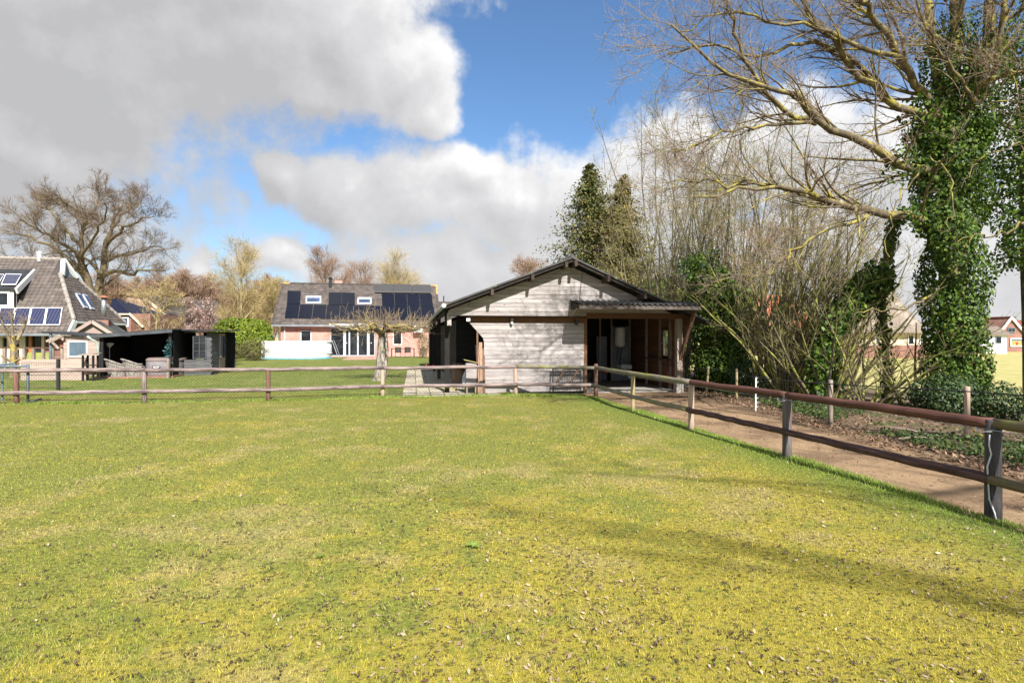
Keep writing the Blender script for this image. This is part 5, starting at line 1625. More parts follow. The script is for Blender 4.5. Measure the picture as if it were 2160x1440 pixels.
for i in range(2):
    xa, xb = (-42, 10) if i == 0 else (11, 47)
    sl2 = (dv, dz1 + .1, d_t.y, d_t.z + .15)
    roofpanel(FF, sl2, [(xa - 8, 603 if i else 602), (xb - 12, 603), (xb, 581), (xa + 2, 580)], .06, .04, 'dormer_solar_panel', M['white'], farm)
    roofpanel(FF, sl2, [(xa - 6, 602), (xb - 13, 602), (xb - 1, 582), (xa + 3, 581.5)], .102, .006, 'dormer_solar_cells', M['solar_blue'], farm)
# roof windows in the hip face
def onhip(x, y):
    d = Vector(((x - CX) / F, 1, -(y - HOR) / F)); c = Vector((0, 0, H)) - FF.o
    c = Vector((c.dot(FF.u), c.dot(FF.w), c.z)); d = Vector((d.dot(FF.u), d.dot(FF.w), d.z))
    n = (hip[1] - hip[0]).cross(hip[3] - hip[0])
    return c + d * ((hip[0] - c).dot(n) / d.dot(n)), n.normalized()
for q_ in (((174, 650), (182, 652), (165, 621), (156, 620)), ((189, 653), (196, 655), (180, 624), (171, 622))):
    pts = [onhip(*p)[0] for p in (q_[0], q_[1], q_[2], q_[3])]; n = onhip(180, 640)[1]
    if n.x < 0: n = -n
    c_ = sum(pts, Vector()) / 4
    fo = MB().prism([p + n * .05 for p in pts], [p + n * .14 for p in pts]).build('skylight', M['greypaint'], farm)
    MB().prism([c_.lerp(p, .8) + n * .143 for p in pts], [c_.lerp(p, .8) + n * .15 for p in pts]).build('skylight_pane', M['skypane'] if 'skypane' in M else M['glass_sky'], fo)
# glazed front: cream posts, orange post, dark panes
FW = .88
for x_, m_, w_ in ((3, 'cream', 7), (20, 'cream', 6), (49, 'cream', 11), (60, 'darkwood', 4), (65, 'orange_wood', 6), (92, 'cream', 5), (-12, 'cream', 6)):
    u_, _ = FF.on(x_, 730, FW - .1); hw = w_ / 2 / F * 33
    MB().span((u_ - hw, FW - .18, -.05), (u_ + hw, FW, fe_z + .3)).build('front_post', M[m_], farm)
for a_, b_ in ((-12, 3), (3, 20), (20, 49), (65, 92)):
    u0, u1_ = FF.on(a_, 730, FW)[0] + .12, FF.on(b_, 730, FW)[0] - .12
    if u1_ > u0: MB().span((u0, FW - .03, .5), (u1_, FW - .01, fe_z + .25)).build('front_pane', M['glass'], farm)

# ------------------------------------------------------------------ things round the farmhouse
def free(Y, x, y=None, z=0):
    p = px(x, 712, Y); return Vector((p.x, Y, z))
# deck balustrade
Yd = 27.5
bal = root('balustrade', free(Yd, 0, z=0), 'brown timber balustrade with thin posts in front of the farmhouse', 'railing')
w_tot = px(132, 0, Yd).x - px(-30, 0, Yd).x; o0 = px(-30, 0, Yd).x - bal.location.x
zt_ = px(0, 733, Yd).z
MB().span((o0, -.05, zt_ - .05), (o0 + w_tot, .05, zt_ + .02)).build('handrail', M['browntimber'], bal)
for i in range(9):
    u_ = o0 + w_tot * i / 8
    MB().span((u_ - .06, -.055, -.05), (u_ + .06, .045, zt_ - .052)).build('post', M['timber'], bal)
for zz in (.45, .75):
    MB().span((o0, -.02, zz), (o0 + w_tot, .01, zz + .03)).build('cross_rail', M['timber'], bal)
o = MB().prism([(-.55, -.1, .35), (.55, -.1, .35), (.62, .1, .95), (-.6, .1, .95)], [(-.55, .02, .35), (.55, .02, .35), (.62, .22, .95), (-.6, .22, .95)]).build('lounge_cushion', M['olive_cloth'])
o.location = free(Yd + 1.0, 80); tag(o, 'olive green lounge seat back behind the balustrade of the farmhouse', 'seat')
# low plank fence
Yp = 22.6
pfn = root('plank_fence', free(Yp, 44), 'low pinkish-grey fence of wide horizontal planks below the farmhouse', 'fence')
wP = px(181, 0, Yp).x - px(44, 0, Yp).x; zP = px(0, 757, Yp).z
for k in range(4):
    MB().span((0, 0, zP * k / 4 + .0), (wP, .03, zP * (k + 1) / 4 - .012)).build('plank', M['greyboard'], pfn)
for i in range(4):
    MB().span((wP * i / 3 - .04, .032, -.1), (wP * i / 3 + .04, .1, zP + .02)).build('post', M['timber'], pfn)
# shed with shutter
Ys = 25.2
shed = root('garden_shed', free(Ys, 134), 'pale boarded lean-to shed with blue-grey shutter and dark roof', 'shed', R(9.8))
wS = px(212, 0, Ys).x - px(134, 0, Ys).x
zl, zr = px(0, 703, Ys).z, px(0, 712, Ys).z
z_ = 0; k = 0
while z_ < zl - .02:
    zt = z_ + .15
    f_ = lambda uu: zl + (zr - zl) * uu / wS
    a, b = min(zt - .006, f_(0)), min(zt - .006, f_(wS))
    if b > z_ + .02: MB().prism([(0, 0, z_), (wS, 0, z_), (wS, 0, b), (0, 0, a)], [(0, .03, z_), (wS, .03, z_), (wS, .03, b), (0, .03, a)]).build('board', M['greyboard'], shed)
    z_ = zt
MB().span((0, .03, -.05), (.04, 1.5, zl - .1)).build('side_wall', M['greyboard'], shed)
MB().span((.04, 1.45, -.05), (wS, 1.5, zr - .1)).build('rear_wall', M['greyboard'], shed)
MB().prism([(-.75, -.2, zl + .02), (wS + .1, -.2, zr - .02), (wS + .1, 1.6, zr + .02), (-.75, 1.6, zl + .06)], [(-.75, -.2, zl + .08), (wS + .1, -.2, zr + .05), (wS + .1, 1.6, zr + .09), (-.75, 1.6, zl + .12)]).build('roof', M['darkmetal'], shed)
su0, sz1 = 0, 0
SF = Frame(shed.location, R(9.8))
a, za = SF.on(143, 753, -.05); b, zb = SF.on(184, 719, -.05)
sh = MB().span((a, -.05, za), (b, -.002, za + .05)).span((a, -.05, zb - .05), (b, -.002, zb)).span((a, -.05, za + .05), (a + .05, -.002, zb - .05)).span((b - .05, -.05, za + .05), (b, -.002, zb - .05)).build('shutter', M['white'], shed)
for i in range(5):
    MB().span((a + .055 + (b - a - .11) * i / 5, -.04, za + .055), (a + .05 + (b - a - .11) * (i + 1) / 5, -.004, zb - .055)).build('shutter_board', M['shutter'], sh)
# log rafters sticking out at the left of the shed
for k, (x0, y0, x1, y1) in enumerate(((98, 720, 128, 706), (104, 722, 133, 708), (111, 722, 124, 735))):
    p0_, p1_ = px(x0, y0, Ys - .3) - shed.location, px(x1, y1, Ys - .2) - shed.location
    rotm = Matrix.Rotation(-R(9.8), 3, 'Z')
    MB().beam(rotm @ p0_, rotm @ p1_, .09, .09).build('rafter', M['timber'], shed)
MB().tube([(-.45, -.1, 0), (-.45, -.1, zl + .05)], .06, 8).build('post', M['slate_metal'], shed)
# small gabled outhouse with stove pipe
Yo = 29.0
oh = root('outhouse', free(Yo, 196), 'small pale gabled outhouse with mossy roof and steel stove pipe', 'shed', R(20))
OF_ = Frame(oh.location, R(20))
oz = OF_.on(196, 679, 0)[1]; oe = oz - .75
MB().prism([(-1.0, 0, oe), (1.0, 0, oe), (0, 0, oz - .05)], [(-1.0, .1, oe), (1.0, .1, oe), (0, .1, oz - .05)]).build('gable', M['greyboard'], oh)
MB().span((-1.0, 0, -.05), (1.0, 2.6, oe)).build('wall', M['greyboard'], oh)
for s in (-1, 1):
    MB().prism([(0, -.15, oz), (1.25 * s, -.15, oe - .15), (1.25 * s, 2.9, oe - .15), (0, 2.9, oz)], [(0, -.15, oz + .07), (1.25 * s, -.15, oe - .08), (1.25 * s, 2.9, oe - .08), (0, 2.9, oz + .07)]).build('roof', M['roofsheet'], oh)
    MB().beam((0, -.2, oz + .02), (1.25 * s, -.2, oe - .14), .05, .16).build('barge_board', M['greyboard'], oh)
sp = OF_.on(219, 676, 1.4)
MB().span((sp[0] - .26, 1.2, oe), (sp[0] + .26, 1.65, sp[1] + .02)).build('chimney_base', M['brick_far'], oh)
zt = OF_.on(219, 628, 1.4)[1]
MB().tube([(sp[0], 1.4, sp[1] + .2), (sp[0], 1.4, zt)], .12, 12).build('stove_pipe', M['zinc'], oh, True)
MB().lathe((sp[0], 1.4, zt), [(.1, -.02), (.26, 0), (.2, .07), (.05, .14)], 12).build('cowl', M['copper'], oh)

# ------------------------------------------------------------------ black gazebo and log cabin
M['gutterdark'] = mat('dark_gutter', (.075, .08, .088), (.05, .054, .06), rough=.5)
GF = Frame(gr(206, 799), R(14))
gz = root('garden_gazebo', GF.o, 'open black timber gazebo with flat sloping roof and dark interior', 'gazebo', GF.rot)
gw = GF.on(362, 740, 0)[0]
zl = GF.on(208, 708, -.2)[1]; zr = GF.on(360, 696, -.2)[1]
MB().prism([(-.15, -.25, zl), (gw + .1, -.25, zr), (gw + .1, 3.8, zr), (-.15, 3.8, zl)], [(-.15, -.25, zl + .06), (gw + .1, -.25, zr + .06), (gw + .1, 3.8, zr + .06), (-.15, 3.8, zl + .06)]).build('roof', M['darkmetal'], gz)
MB().prism([(-.15, -.27, zl - .1), (gw + .1, -.27, zr - .1), (gw + .1, -.27, zr + .03), (-.15, -.27, zl + .03)], [(-.15, -.252, zl - .1), (gw + .1, -.252, zr - .1), (gw + .1, -.252, zr + .03), (-.15, -.252, zl + .03)]).build('fascia', M['gutterdark'], gz)
for k in range(13):
    z0_ = .15 * k
    MB().span((0, 3.4, z0_), (gw, 3.44, z0_ + .145)).build('rear_board', M['blackboard'], gz)
    if z0_ + .145 < zl: MB().span((-.02, .3, z0_), (.02, 3.4, z0_ + .145)).build('side_board', M['blackboard'], gz)
MB().span((gw - .05, .3, 0), (gw, 3.4, zr - .03)).build('side_wall', M['blackboard'], gz)
MB().span((-.05, 3.445, -.05), (gw, 3.5, zl + .05)).build('rear_light_stop', M['blackboard'], gz)  # added panel, keeps light from coming through the rear board gaps
MB().span((-.06, .3, -.05), (-.025, 3.4, zl - .02)).build('side_light_stop', M['blackboard'], gz)  # added likewise, shuts out light between the side boards
M['greenpipe'] = mat('pale_green_post', (.36, .42, .36), (.3, .34, .3), rough=.6)
MB().tube([(-.25, -.3, zl - .02), (.0, -.12, zl - .25), (.05, -.1, zl - .45), (.05, -.1, .0)], .05, 8).build('downpipe', M['greenpipe'], gz, True)
MB().span((.12, -.06, 0), (.22, .04, zl)).build('post', M['blackboard'], gz)
MB().span((gw - .1, -.06, .0), (gw + .0, .04, zr)).build('post', M['blackboard'], gz)
MB().span((-.1, -.16, -.06), (gw + .1, 3.6, .08)).build('floor', M['brick_far'], gz)
def gat(u, v, z=.08): return GF.o + GF.u * u + GF.w * v + Vector((0, 0, z))
# short timber post with a teal cloth-like creeper
u_ = GF.on(355, 780, -.35)[0]
o = MB().span((-.05, -.05, -.05), (.05, .05, GF.on(355, 756, -.35)[1])).build('timber_post', M['timber']); o.location = gat(u_, -.35, 0); tag(o, 'short weathered timber post in front of the hot tub', 'post')
rg = np.random.default_rng(5)
n = 130
zc = GF.on(355, 738, -.05)[1]
pos = np.stack([rg.normal(size=n) * .08, rg.normal(size=n) * .06, zc + rg.normal(size=n) * .2], -1)
v, f, r_ = leaves_np(rg, pos, rg.normal(size=(n, 3)) + np.array([0, -1, .3]), (.06, .12), 'oval')
M['tealleaf'] = leaf_mat('teal_leaf', (.008, .05, .055), (.03, .13, .14), rough=.5, trans=.1)
o = link('hanging_plant', np_mesh('hanging_plant', v, f, False, r_), M['tealleaf']); o.location = gat(GF.on(356, 738, -.05)[0], -.12, 0)
tag(o, 'blue-green artificial hanging plant at the right post of the gazebo', 'plant', kind='stuff')
# hot tub
tu0, tu1 = GF.on(304, 770, .9)[0], GF.on(379, 770, .9)[0]
tub = root('hot_tub', gat((tu0 + tu1) / 2, 1.5), 'grey round-cornered inflatable hot tub with taupe lid under the gazebo', 'hot tub', GF.rot)
tw = (tu1 - tu0) / 2; tz = GF.on(340, 758, .9)[1] - .05
def rr_(k, w, d, z, n=24, e=4):
    return [(w * math.copysign(abs(math.cos(a)) ** (2 / e), math.cos(a)), d * math.copysign(abs(math.sin(a)) ** (2 / e), math.sin(a)), z) for a in np.linspace(0, 2 * math.pi, n, endpoint=False)]
def loft(rings, cap=True):
    n = len(rings[0]); mb = MB()
    fs = [(k * n + i, k * n + (i + 1) % n, (k + 1) * n + (i + 1) % n, (k + 1) * n + i) for k in range(len(rings) - 1) for i in range(n)]
    if cap: fs.append(tuple(range((len(rings) - 1) * n, len(rings) * n)))
    return mb.add([p for r in rings for p in r], fs)
loft([rr_(0, tw, .8, 0), rr_(0, tw * 1.0, .82, tz * .4), rr_(0, tw * .98, .8, tz - .12), rr_(0, tw * .93, .75, tz - .09)]).build('tub_wall', M['tub'], tub, True)
loft([rr_(0, tw * 1.0, .81, tz - .09), rr_(0, tw * 1.0, .81, tz - .02), rr_(0, tw * .9, .7, tz + .05), rr_(0, tw * .4, .3, tz + .07)]).build('lid', M['tubcover'], tub, True)
em = MB().tube([(.10 * math.cos(a) * 1.5 - .15, -.83, tz * .5 + .06 * math.sin(a)) for a in np.linspace(0, 6.283, 21)], .014, 6, cap=False).build('oval_badge', M['darkmetal'], tub)
MB().tube([(.10 * math.cos(a) * 1.1 - .15, -.835, tz * .5 + .03 * math.sin(a)) for a in np.linspace(0, 6.283, 21)], .012, 6, cap=False).build('badge_lettering', M['white'], em)
# two wicker armchairs, backs to the camera side
def wicker(x_, k):
    u_ = GF.on(x_, 790, .25)[0]
    c = root('wicker_armchair', gat(u_, .35), ('grey wicker tub armchair beside the pale gazebo downpipe', 'grey wicker tub armchair next to the hot tub')[k], 'armchair', GF.rot + R(35))
    n = 22; rings = []
    hb = GF.on(x_, 757, .25)[1] - .08
    for i in range(6):
        s = i / 5; ring_ = []
        for j in range(n):
            a = math.pi * (1.22) * (j / (n - 1) - .5)
            back = max(0, math.cos(a)) ** 1.3
            top = .50 + (hb - .50) * back
            r_ = .36 + .05 * s + .10 * back * s ** 2
            ring_.append((-r_ * math.cos(a), r_ * math.sin(a), top * s))
        rings.append(ring_)
    mb = MB()
    mb.add([p for r in rings for p in r], [(k2 * n + i, k2 * n + i + 1, (k2 + 1) * n + i + 1, (k2 + 1) * n + i) for k2 in range(5) for i in range(n - 1)])
    mb.build('shell', M['wicker'], c, True)
    MB().tube(rings[-1], .035, 8).build('rolled_rim', M['wicker'], c, True)
    MB().lathe((0, 0, .32), [(.33, 0), (.35, .05), (.30, .1)], 16).build('seat', M['wicker'], c)
wicker(248, 0); wicker(284, 1)
hl_ = root('patio_heater', gat(GF.on(231, 780, .9)[0], .9), 'thin patio heater lamp with mushroom shade inside the gazebo', 'heater')
MB().tube([(0, 0, 0), (0, 0, 1.2)], .02, 6).build('pole', M['zinc'], hl_)
MB().lathe((0, 0, 1.2), [(.03, 0), (.07, .05), (.16, .14), (.15, .19), (.02, .22)], 14).build('shade', M['pool'], hl_)
# log cabin
CF = Frame(gr(404, 792), R(14))
cab = root('log_cabin', CF.o, 'small black and grey log cabin with six-pane window and low roof', 'cabin', CF.rot)
cw = CF.on(446, 760, 0)[0]; cz = CF.on(425, 699, 0)[1]
wu0, wz0 = CF.on(408, 757, 0); wu1, wz1 = CF.on(436, 707, 0)
k = 0; z_ = 0
while z_ < cz - .02:
    zt = min(z_ + .12, cz)
    if zt > wz0 and z_ < wz1:
        MB().span((wu1, 0, z_), (cw, .05, zt - .01)).build('log_board', M['greycabin'], cab)
    else:
        MB().span((-.3, 0, z_), (cw, .05, zt - .01)).build('log_board', M['greycabin'], cab)
    MB().span((cw - .03, -.08 if k % 2 else .052, z_), (cw + .03, 1.2, zt - .012)).build('side_log', M['greycabin'], cab)
    MB().span((cw - .03, 2.4, z_), (cw + .03, 3.2, zt - .012)).build('side_log', M['blackboard'], cab)
    z_ = zt; k += 1
MB().span((-.3, 3.1, 0), (cw - .04, 3.2, cz)).build('rear_wall', M['blackboard'], cab)
wn, _ = window(cab, CF, 407, 708, 436, 757, -.0, frame=.045, fm='gutterdark', bars=(.48,), hb=(.34, .68))
cab_d = MB().span((cw - .02, 1.22, 0.02), (cw + .03, 2.38, cz - .08)).build('double_door', M['greyboard'], cab)
for a, b in ((1.32, 1.72), (1.86, 2.28)):
    MB().span((cw + .031, a, .75), (cw + .04, b, cz - .2)).build('door_pane', M['glass_sky'], cab_d)
MB().prism([(-.6, -.35, cz + .03), (cw + .45, -.35, cz + .03), (cw + .45, 3.6, cz + .06), (-.6, 3.6, cz + .06)], [(-.6, -.35, cz + .10), (cw + .45, -.35, cz + .08), (cw + .45, 3.6, cz + .12), (-.6, 3.6, cz + .14)]).build('roof', M['darkmetal'], cab)
MB().span((cw - .1, 3.0, 0), (cw + .35, 3.06, cz)).build('porch_panel', M['blackboard'], cab)
# dark rack with roof beside the shed
Yr = 22.2
rk = root('log_store', free(Yr, 172), 'small dark timber log store with pale slanted top by the plank fence', 'rack')
wR_ = px(197, 0, Yr).x - px(172, 0, Yr).x; zR = px(0, 748, Yr).z
for a in (0, wR_ - .06):
    for b in (0, .25):
        MB().span((a, b, -.05), (a + .06, b + .06, zR - .03)).build('post', M['darkwood'], rk)
MB().prism([(-.08, -.1, zR - .03), (wR_ + .05, -.1, zR + .0), (wR_ + .05, .38, zR + .05), (-.08, .38, zR + .02)], [(-.08, -.1, zR), (wR_ + .05, -.1, zR + .03), (wR_ + .05, .38, zR + .08), (-.08, .38, zR + .05)]).build('top', M['greyboard'], rk)
for zz in (.25, .6):
    MB().span((.0, .02, zz), (wR_, .3, zz + .03)).build('shelf', M['darkwood'], rk)
for k in range(12):
    MB().tube([(.1 + (wR_ - .2) * (k % 6) / 5, .06, .33 + .12 * (k // 6)), (.1 + (wR_ - .2) * (k % 6) / 5, .28, .33 + .12 * (k // 6))], .05, 7).build('log', M['browntimber'], rk)
# wire panel fence with black post and the tube frame at the far left
Yw = 18.4
wf = root('mesh_panel_fence', free(Yw, 123), 'dark welded mesh panel fence with black steel post in front of the plank fence', 'fence')
MB().span((-.04, -.04, -.05), (.04, .04, px(0, 757, Yw).z)).build('post', M['darkmetal'], wf)
Lw = 2.1; zW = px(0, 762, Yw).z
for zz in (.08, .3, .5, .7, .88):
    MB().tube([(-.03, 0, min(zz, zW)), (-Lw, .5, min(zz, zW) - .03)], .004, 4).build('wire', M['wire'], wf)
vw = []
for i in range(30):
    t_ = i / 30
    vw.append([(-.03 - Lw * t_, .5 * t_, 0.03), (-.03 - Lw * t_, .5 * t_, zW)])
v, f, r_ = tubes_np([(np.array(vw), np.full((30, 2), .003), 4, 0)])
tag(link('upright_wires', np_mesh('upright_wires', v, f), M['wire'], wf), kind='stuff')
gA = gr(59, 852); 
tf = root('goal_frame', (gA.x, gA.y, 0), 'blue-grey metal tube goal frame standing behind the rail fence', 'goal')
zz = px(0, 772, gA.y).z
MB().tube([(0, 0, 0), (0, 0, zz), (-.02, .02, zz + .02)], .03, 8).build('upright', M['slate_metal'], tf, True)
MB().tube([(-.02, .02, zz), (-1.9, .1, zz - .02)], .028, 8).build('crossbar', M['slate_metal'], tf, True)
MB().tube([(-.03, 0, .03), (-.5, 1.0, .03)], .025, 8).build('ground_bar', M['slate_metal'], tf, True)
pB = px(31, 766, gA.y + 1.0)
MB().tube([(pB.x - gA.x, 1.0, 0), (pB.x - gA.x, 1.0, pB.z)], .028, 8).build('upright', M['slate_metal'], tf)
MB().tube([(pB.x - gA.x, 1.0, pB.z), (pB.x - gA.x - 1.2, 1.1, pB.z - .12)], .026, 8).build('rear_bar', M['slate_metal'], tf)
pC = px(5, 778, gA.y + .6)
MB().tube([(pC.x - gA.x, .6, 0), (pC.x - gA.x, .6, zz - .05)], .028, 8).build('upright', M['slate_metal'], tf)

# ------------------------------------------------------------------ houses further off
g_ = free(48, 232)
d1 = root('blue_roofed_house', g_, 'brick cottage with glossy blue-black tiled roof and white window', 'house', R(6))
D1 = Frame(g_, R(6))
aw = [D1.on(*p, 0) for p in ((226, 661), (276, 661))]
ap = D1.on(247, 630, 3.0); el_ = aw[0][1]
r1 = D1.on(305, 690, 0)
MB().span((-.4, 0, 0), (3.2, 6, el_)).build('wall', M['brick_far'], d1)
MB().prism([(aw[0][0], -.2, el_), (aw[1][0], -.2, el_), (aw[1][0] + .8, 5, el_), (aw[0][0], 5, el_)], [(ap[0] - .2, 2.8, ap[1]), (ap[0], 2.8, ap[1]), (ap[0], 3.2, ap[1]), (ap[0] - .2, 3.2, ap[1])]).build('roof', M['tile_blue'], d1)
MB().span((aw[0][0], -.3, el_ - .12), (aw[1][0], -.15, el_)).build('gutter', M['cream'], d1)
window(d1, D1, 244, 669, 272, 689, -.02, frame=.09, fm='white', bars=(.47,), pane='curtain' if 'curtain' in M else 'glass_sky')
MB().beam((aw[1][0], -.25, el_), (r1[0], -.2, r1[1]), .1, .16).build('verge_board', M['cream'], d1)
MB().prism([(aw[1][0], 0, el_), (aw[1][0], 0, 0), (r1[0], 0, 0), (r1[0], 0, r1[1])], [(aw[1][0], 6, el_), (aw[1][0], 6, 0), (r1[0], 6, 0), (r1[0], 6, r1[1])]).build('side_wing', M['brick_far'], d1)
g_ = free(62, 300)
d2 = root('brown_roofed_barn_house', g_, 'long pinkish brick house end with steep brown roof and pale verge boards', 'house', R(-8))
D2 = Frame(g_, R(-8))
P_ = [D2.on(*p, 0) for p in ((268, 628), (312, 629), (382, 696), (240, 696))]
M['pinkbrick'] = brick_mat('pale_pink_brick', (.42, .26, .19), (.50, .33, .25), (.5, .4, .34))
MB().prism([(P_[0][0], 0, P_[0][1]), (P_[1][0], 0, P_[1][1]), (P_[2][0], 0, P_[2][1]), (P_[2][0], 0, 0), (P_[3][0], 0, 0), (P_[3][0], 0, P_[3][1])],
           [(P_[0][0], 9, P_[0][1]), (P_[1][0], 9, P_[1][1]), (P_[2][0], 9, P_[2][1]), (P_[2][0], 9, 0), (P_[3][0], 9, 0), (P_[3][0], 9, P_[3][1])]).build('wall', M['pinkbrick'], d2)
MB().beam((P_[1][0], -.2, P_[1][1]), (P_[2][0] + .3, -.2, P_[2][1] - .2), .12, .3).build('verge_board', M['cream'], d2)
a, b = Vector((P_[1][0] + .1, -.1, P_[1][1] + .1)), Vector((P_[2][0] + .5, -.1, P_[2][1] - .1))
MB().prism([a, b, b + Vector((0, 11, 0)), a + Vector((0, 11, 0))], [p + Vector((.25, 0, .25)) for p in (a, b, b + Vector((0, 11, 0)), a + Vector((0, 11, 0)))]).build('roof', M['tile_farm'], d2)
for x0, y0 in ((302, 645), (332, 672)):
    window(d2, D2, x0, y0, x0 + 6, y0 + 9, -.03, frame=.08, fm='white')
# right-hand side, beyond the hedge
g_ = free(50, 1893); g_.z = -.1
t1 = root('thatched_house', g_, 'cream house with big hipped thatched roof beyond the hedge', 'house', R(-6))
T1f = Frame(g_, R(-6))
e0, e1 = T1f.on(1798, 702, -.6), T1f.on(1958, 702, -.6)
pk = T1f.on(1868, 604, 4)
MB().prism([(e0[0], -.6, e0[1]), (e1[0], -.6, e1[1]), (e1[0] + .6, 9, e1[1]), (e0[0], 9, e0[1])], [(pk[0] - 1.1, 3.6, pk[1]), (pk[0], 3.6, pk[1]), (pk[0], 4.6, pk[1]), (pk[0] - 1.1, 4.6, pk[1])]).build('roof', M['thatch'], t1)
w0, w1 = T1f.on(1806, 730, 0)[0], T1f.on(1948, 730, 0)[0]; zb_ = T1f.on(1880, 728, 0)[1]
MB().span((w0, 0, zb_), (w1, 8.4, e0[1] + .1)).build('wall', M['cream'], t1)
MB().span((w0 - .05, -.06, -.05), (w1 + .05, 8.4, zb_ - .003)).build('brick_plinth', M['brick_far'], t1)
for x0, x1 in ((1846, 1855), (1915, 1928), (1940, 1946)):
    window(t1, T1f, x0, 706, x1, 727, -.03, frame=.06, fm='white')
g_ = free(56, 1680); g_.z = -.1
t2 = root('orange_roofed_house', g_, 'house with orange tiled roof glimpsed through the hazel stems', 'house', R(4))
T2f = Frame(g_, R(4))
a, b = T2f.on(1600, 690, 0), T2f.on(1745, 690, 0); tp_ = T2f.on(1660, 622, 4)
MB().prism([(a[0], -.3, a[1]), (b[0], -.3, b[1]), (b[0], 8, b[1]), (a[0], 8, a[1])], [(a[0] + .5, 3.8, tp_[1]), (b[0] - 2.2, 3.8, tp_[1]), (b[0] - 2.2, 4.2, tp_[1]), (a[0] + .5, 4.2, tp_[1])]).build('roof', M['tile_orange'], t2)
MB().span((a[0] + .3, 0, -.05), (b[0] - .3, 7.6, a[1])).build('wall', M['brick_far'], t2)
g_ = free(72, 2136); g_.z = -.1
t3 = root('red_roofed_house', g_, 'brick house with red tiled roof and pale verge beyond the ivy tree', 'house', R(8))
T3f = Frame(g_, R(8))
A_ = T3f.on(2110, 697, 0); B_ = T3f.on(2131, 672, 0); C_ = T3f.on(2159, 704, 0)
zb_ = 0
MB().prism([(A_[0], 0, zb_), (A_[0], 0, A_[1]), (B_[0], 0, B_[1]), (C_[0], 0, C_[1]), (C_[0], 0, zb_)], [(A_[0], 9, zb_), (A_[0], 9, A_[1]), (B_[0], 9, B_[1]), (C_[0], 9, C_[1]), (C_[0], 9, zb_)]).build('wall', M['brick_far'], t3)
for s in ((A_, B_), (C_, B_)):
    dx = -.25 if s[0] is A_ else .25
    MB().beam((s[0][0] + dx, -.2, s[0][1] - .2), (s[1][0], -.2, s[1][1] + .12), .1, .28).build('verge_board', M['white'], t3)
MB().prism([(B_[0], -.1, B_[1] + .1), (C_[0] + .3, -.1, C_[1] - .1), (C_[0] + .3, 9.2, C_[1] - .1), (B_[0], 9.2, B_[1] + .1)], [(B_[0], -.1, B_[1] + .3), (C_[0] + .4, -.1, C_[1] + .1), (C_[0] + .4, 9.2, C_[1] + .1), (B_[0], 9.2, B_[1] + .3)]).build('roof', M['tile_red'], t3)
MB().prism([(C_[0] + .35, 1.0, 2.2), (C_[0] + 9, 1.0, 2.2), (C_[0] + 9, 9, 2.2), (C_[0] + .35, 9, 2.2)], [(B_[0] + .2, 4.6, B_[1]), (C_[0] + 9, 4.6, B_[1]), (C_[0] + 9, 5.4, B_[1]), (B_[0] + .2, 5.4, B_[1])]).build('wing_roof', M['tile_red'], t3)
MB().span((C_[0] + .003, 1.6, -.05), (C_[0] + 9, 8.4, 2.2)).build('wing_wall', M['brick_far'], t3)
window(t3, T3f, 2126, 691, 2141, 701, -.05, frame=.10, fm='slate_metal', bars=(.5,))
wn, (a, b, za, zb) = window(t3, T3f, 2131, 713, 2157, 731, -.08, frame=.14, fm='white', pane='yellow')
MB().span((a + .14, -.10, zb - .34), (b - .14, -.094, zb - .14)).build('blue_blind', M['shutter'], wn)
MB().span((a + .8, -.10, za + .2), (a + 1.15, -.094, za + .55)).build('red_toy', M['red_plastic'], wn)
g_ = free(64, 2082); g_.z = -.1
t4 = root('white_bungalow', g_, 'low white bungalow with grey hipped roof behind the ivy tree', 'house', R(5))
T4f = Frame(g_, R(5))
a, b = T4f.on(2068, 706, 0), T4f.on(2124, 706, 0); pk = T4f.on(2092, 688, 3)
MB().span((a[0], 0, -.05), (b[0], 6, a[1])).build('wall', M['white'], t4)
MB().prism([(a[0] - .4, -.4, a[1]), (b[0] + .4, -.4, a[1]), (b[0] + .4, 6.4, a[1]), (a[0] - .4, 6.4, a[1])], [(pk[0] - .5, 2.8, pk[1]), (pk[0] + .5, 2.8, pk[1]), (pk[0] + .5, 3.2, pk[1]), (pk[0] - .5, 3.2, pk[1])]).build('roof', M['thatch'], t4)
window(t4, T4f, 2076, 710, 2086, 724, -.03, frame=.07, fm='slate_metal')
window(t4, T4f, 2100, 710, 2112, 724, -.03, frame=.07, fm='slate_metal')
# ------------------------------------------------------------------ trees and shrubs
def finish(name, loc, label, cat, bark, trunk, crown, leaves=(), group=None, tbark=None):
    """trunk, crown: lists for tubes_np in world coordinates; leaves: (name, material, (v, f, rnd))"""
    r0 = root(name, loc, label, cat, group=group)
    off = np.array(loc, float)
    if trunk:
        v, f, r_ = tubes_np(trunk)
        link('trunk', np_mesh('trunk', v - off, f, True, r_), tbark or bark, r0)
    if crown:
        v, f, r_ = tubes_np(crown)
        tag(link('crown', np_mesh('crown', v - off, f, True, r_), bark, r0), kind='stuff')
    for nm, m_, (v, f, r_) in leaves:
        tag(link(nm, np_mesh(nm, v - off, f, False, r_), m_, r0), kind='stuff')
    return r0

def stack(limbs, K):
    P_, R_ = zip(*[resample(p, r, K) for p, r in limbs])
    return np.array(P_), np.array(R_)

def jit(rng, P_, amp):
    n = rng.normal(size=P_.shape) * amp
    n[:, 0] = 0
    P_[:, 1:] += n[:, 1:]
    return P_

def ptlist(pts, Y0, Y1, r0, r1):
    n = len(pts)
    return [px(x, y, Y0 + (Y1 - Y0) * i / (n - 1)) for i, (x, y) in enumerate(pts)], list(np.linspace(r0, r1, n))

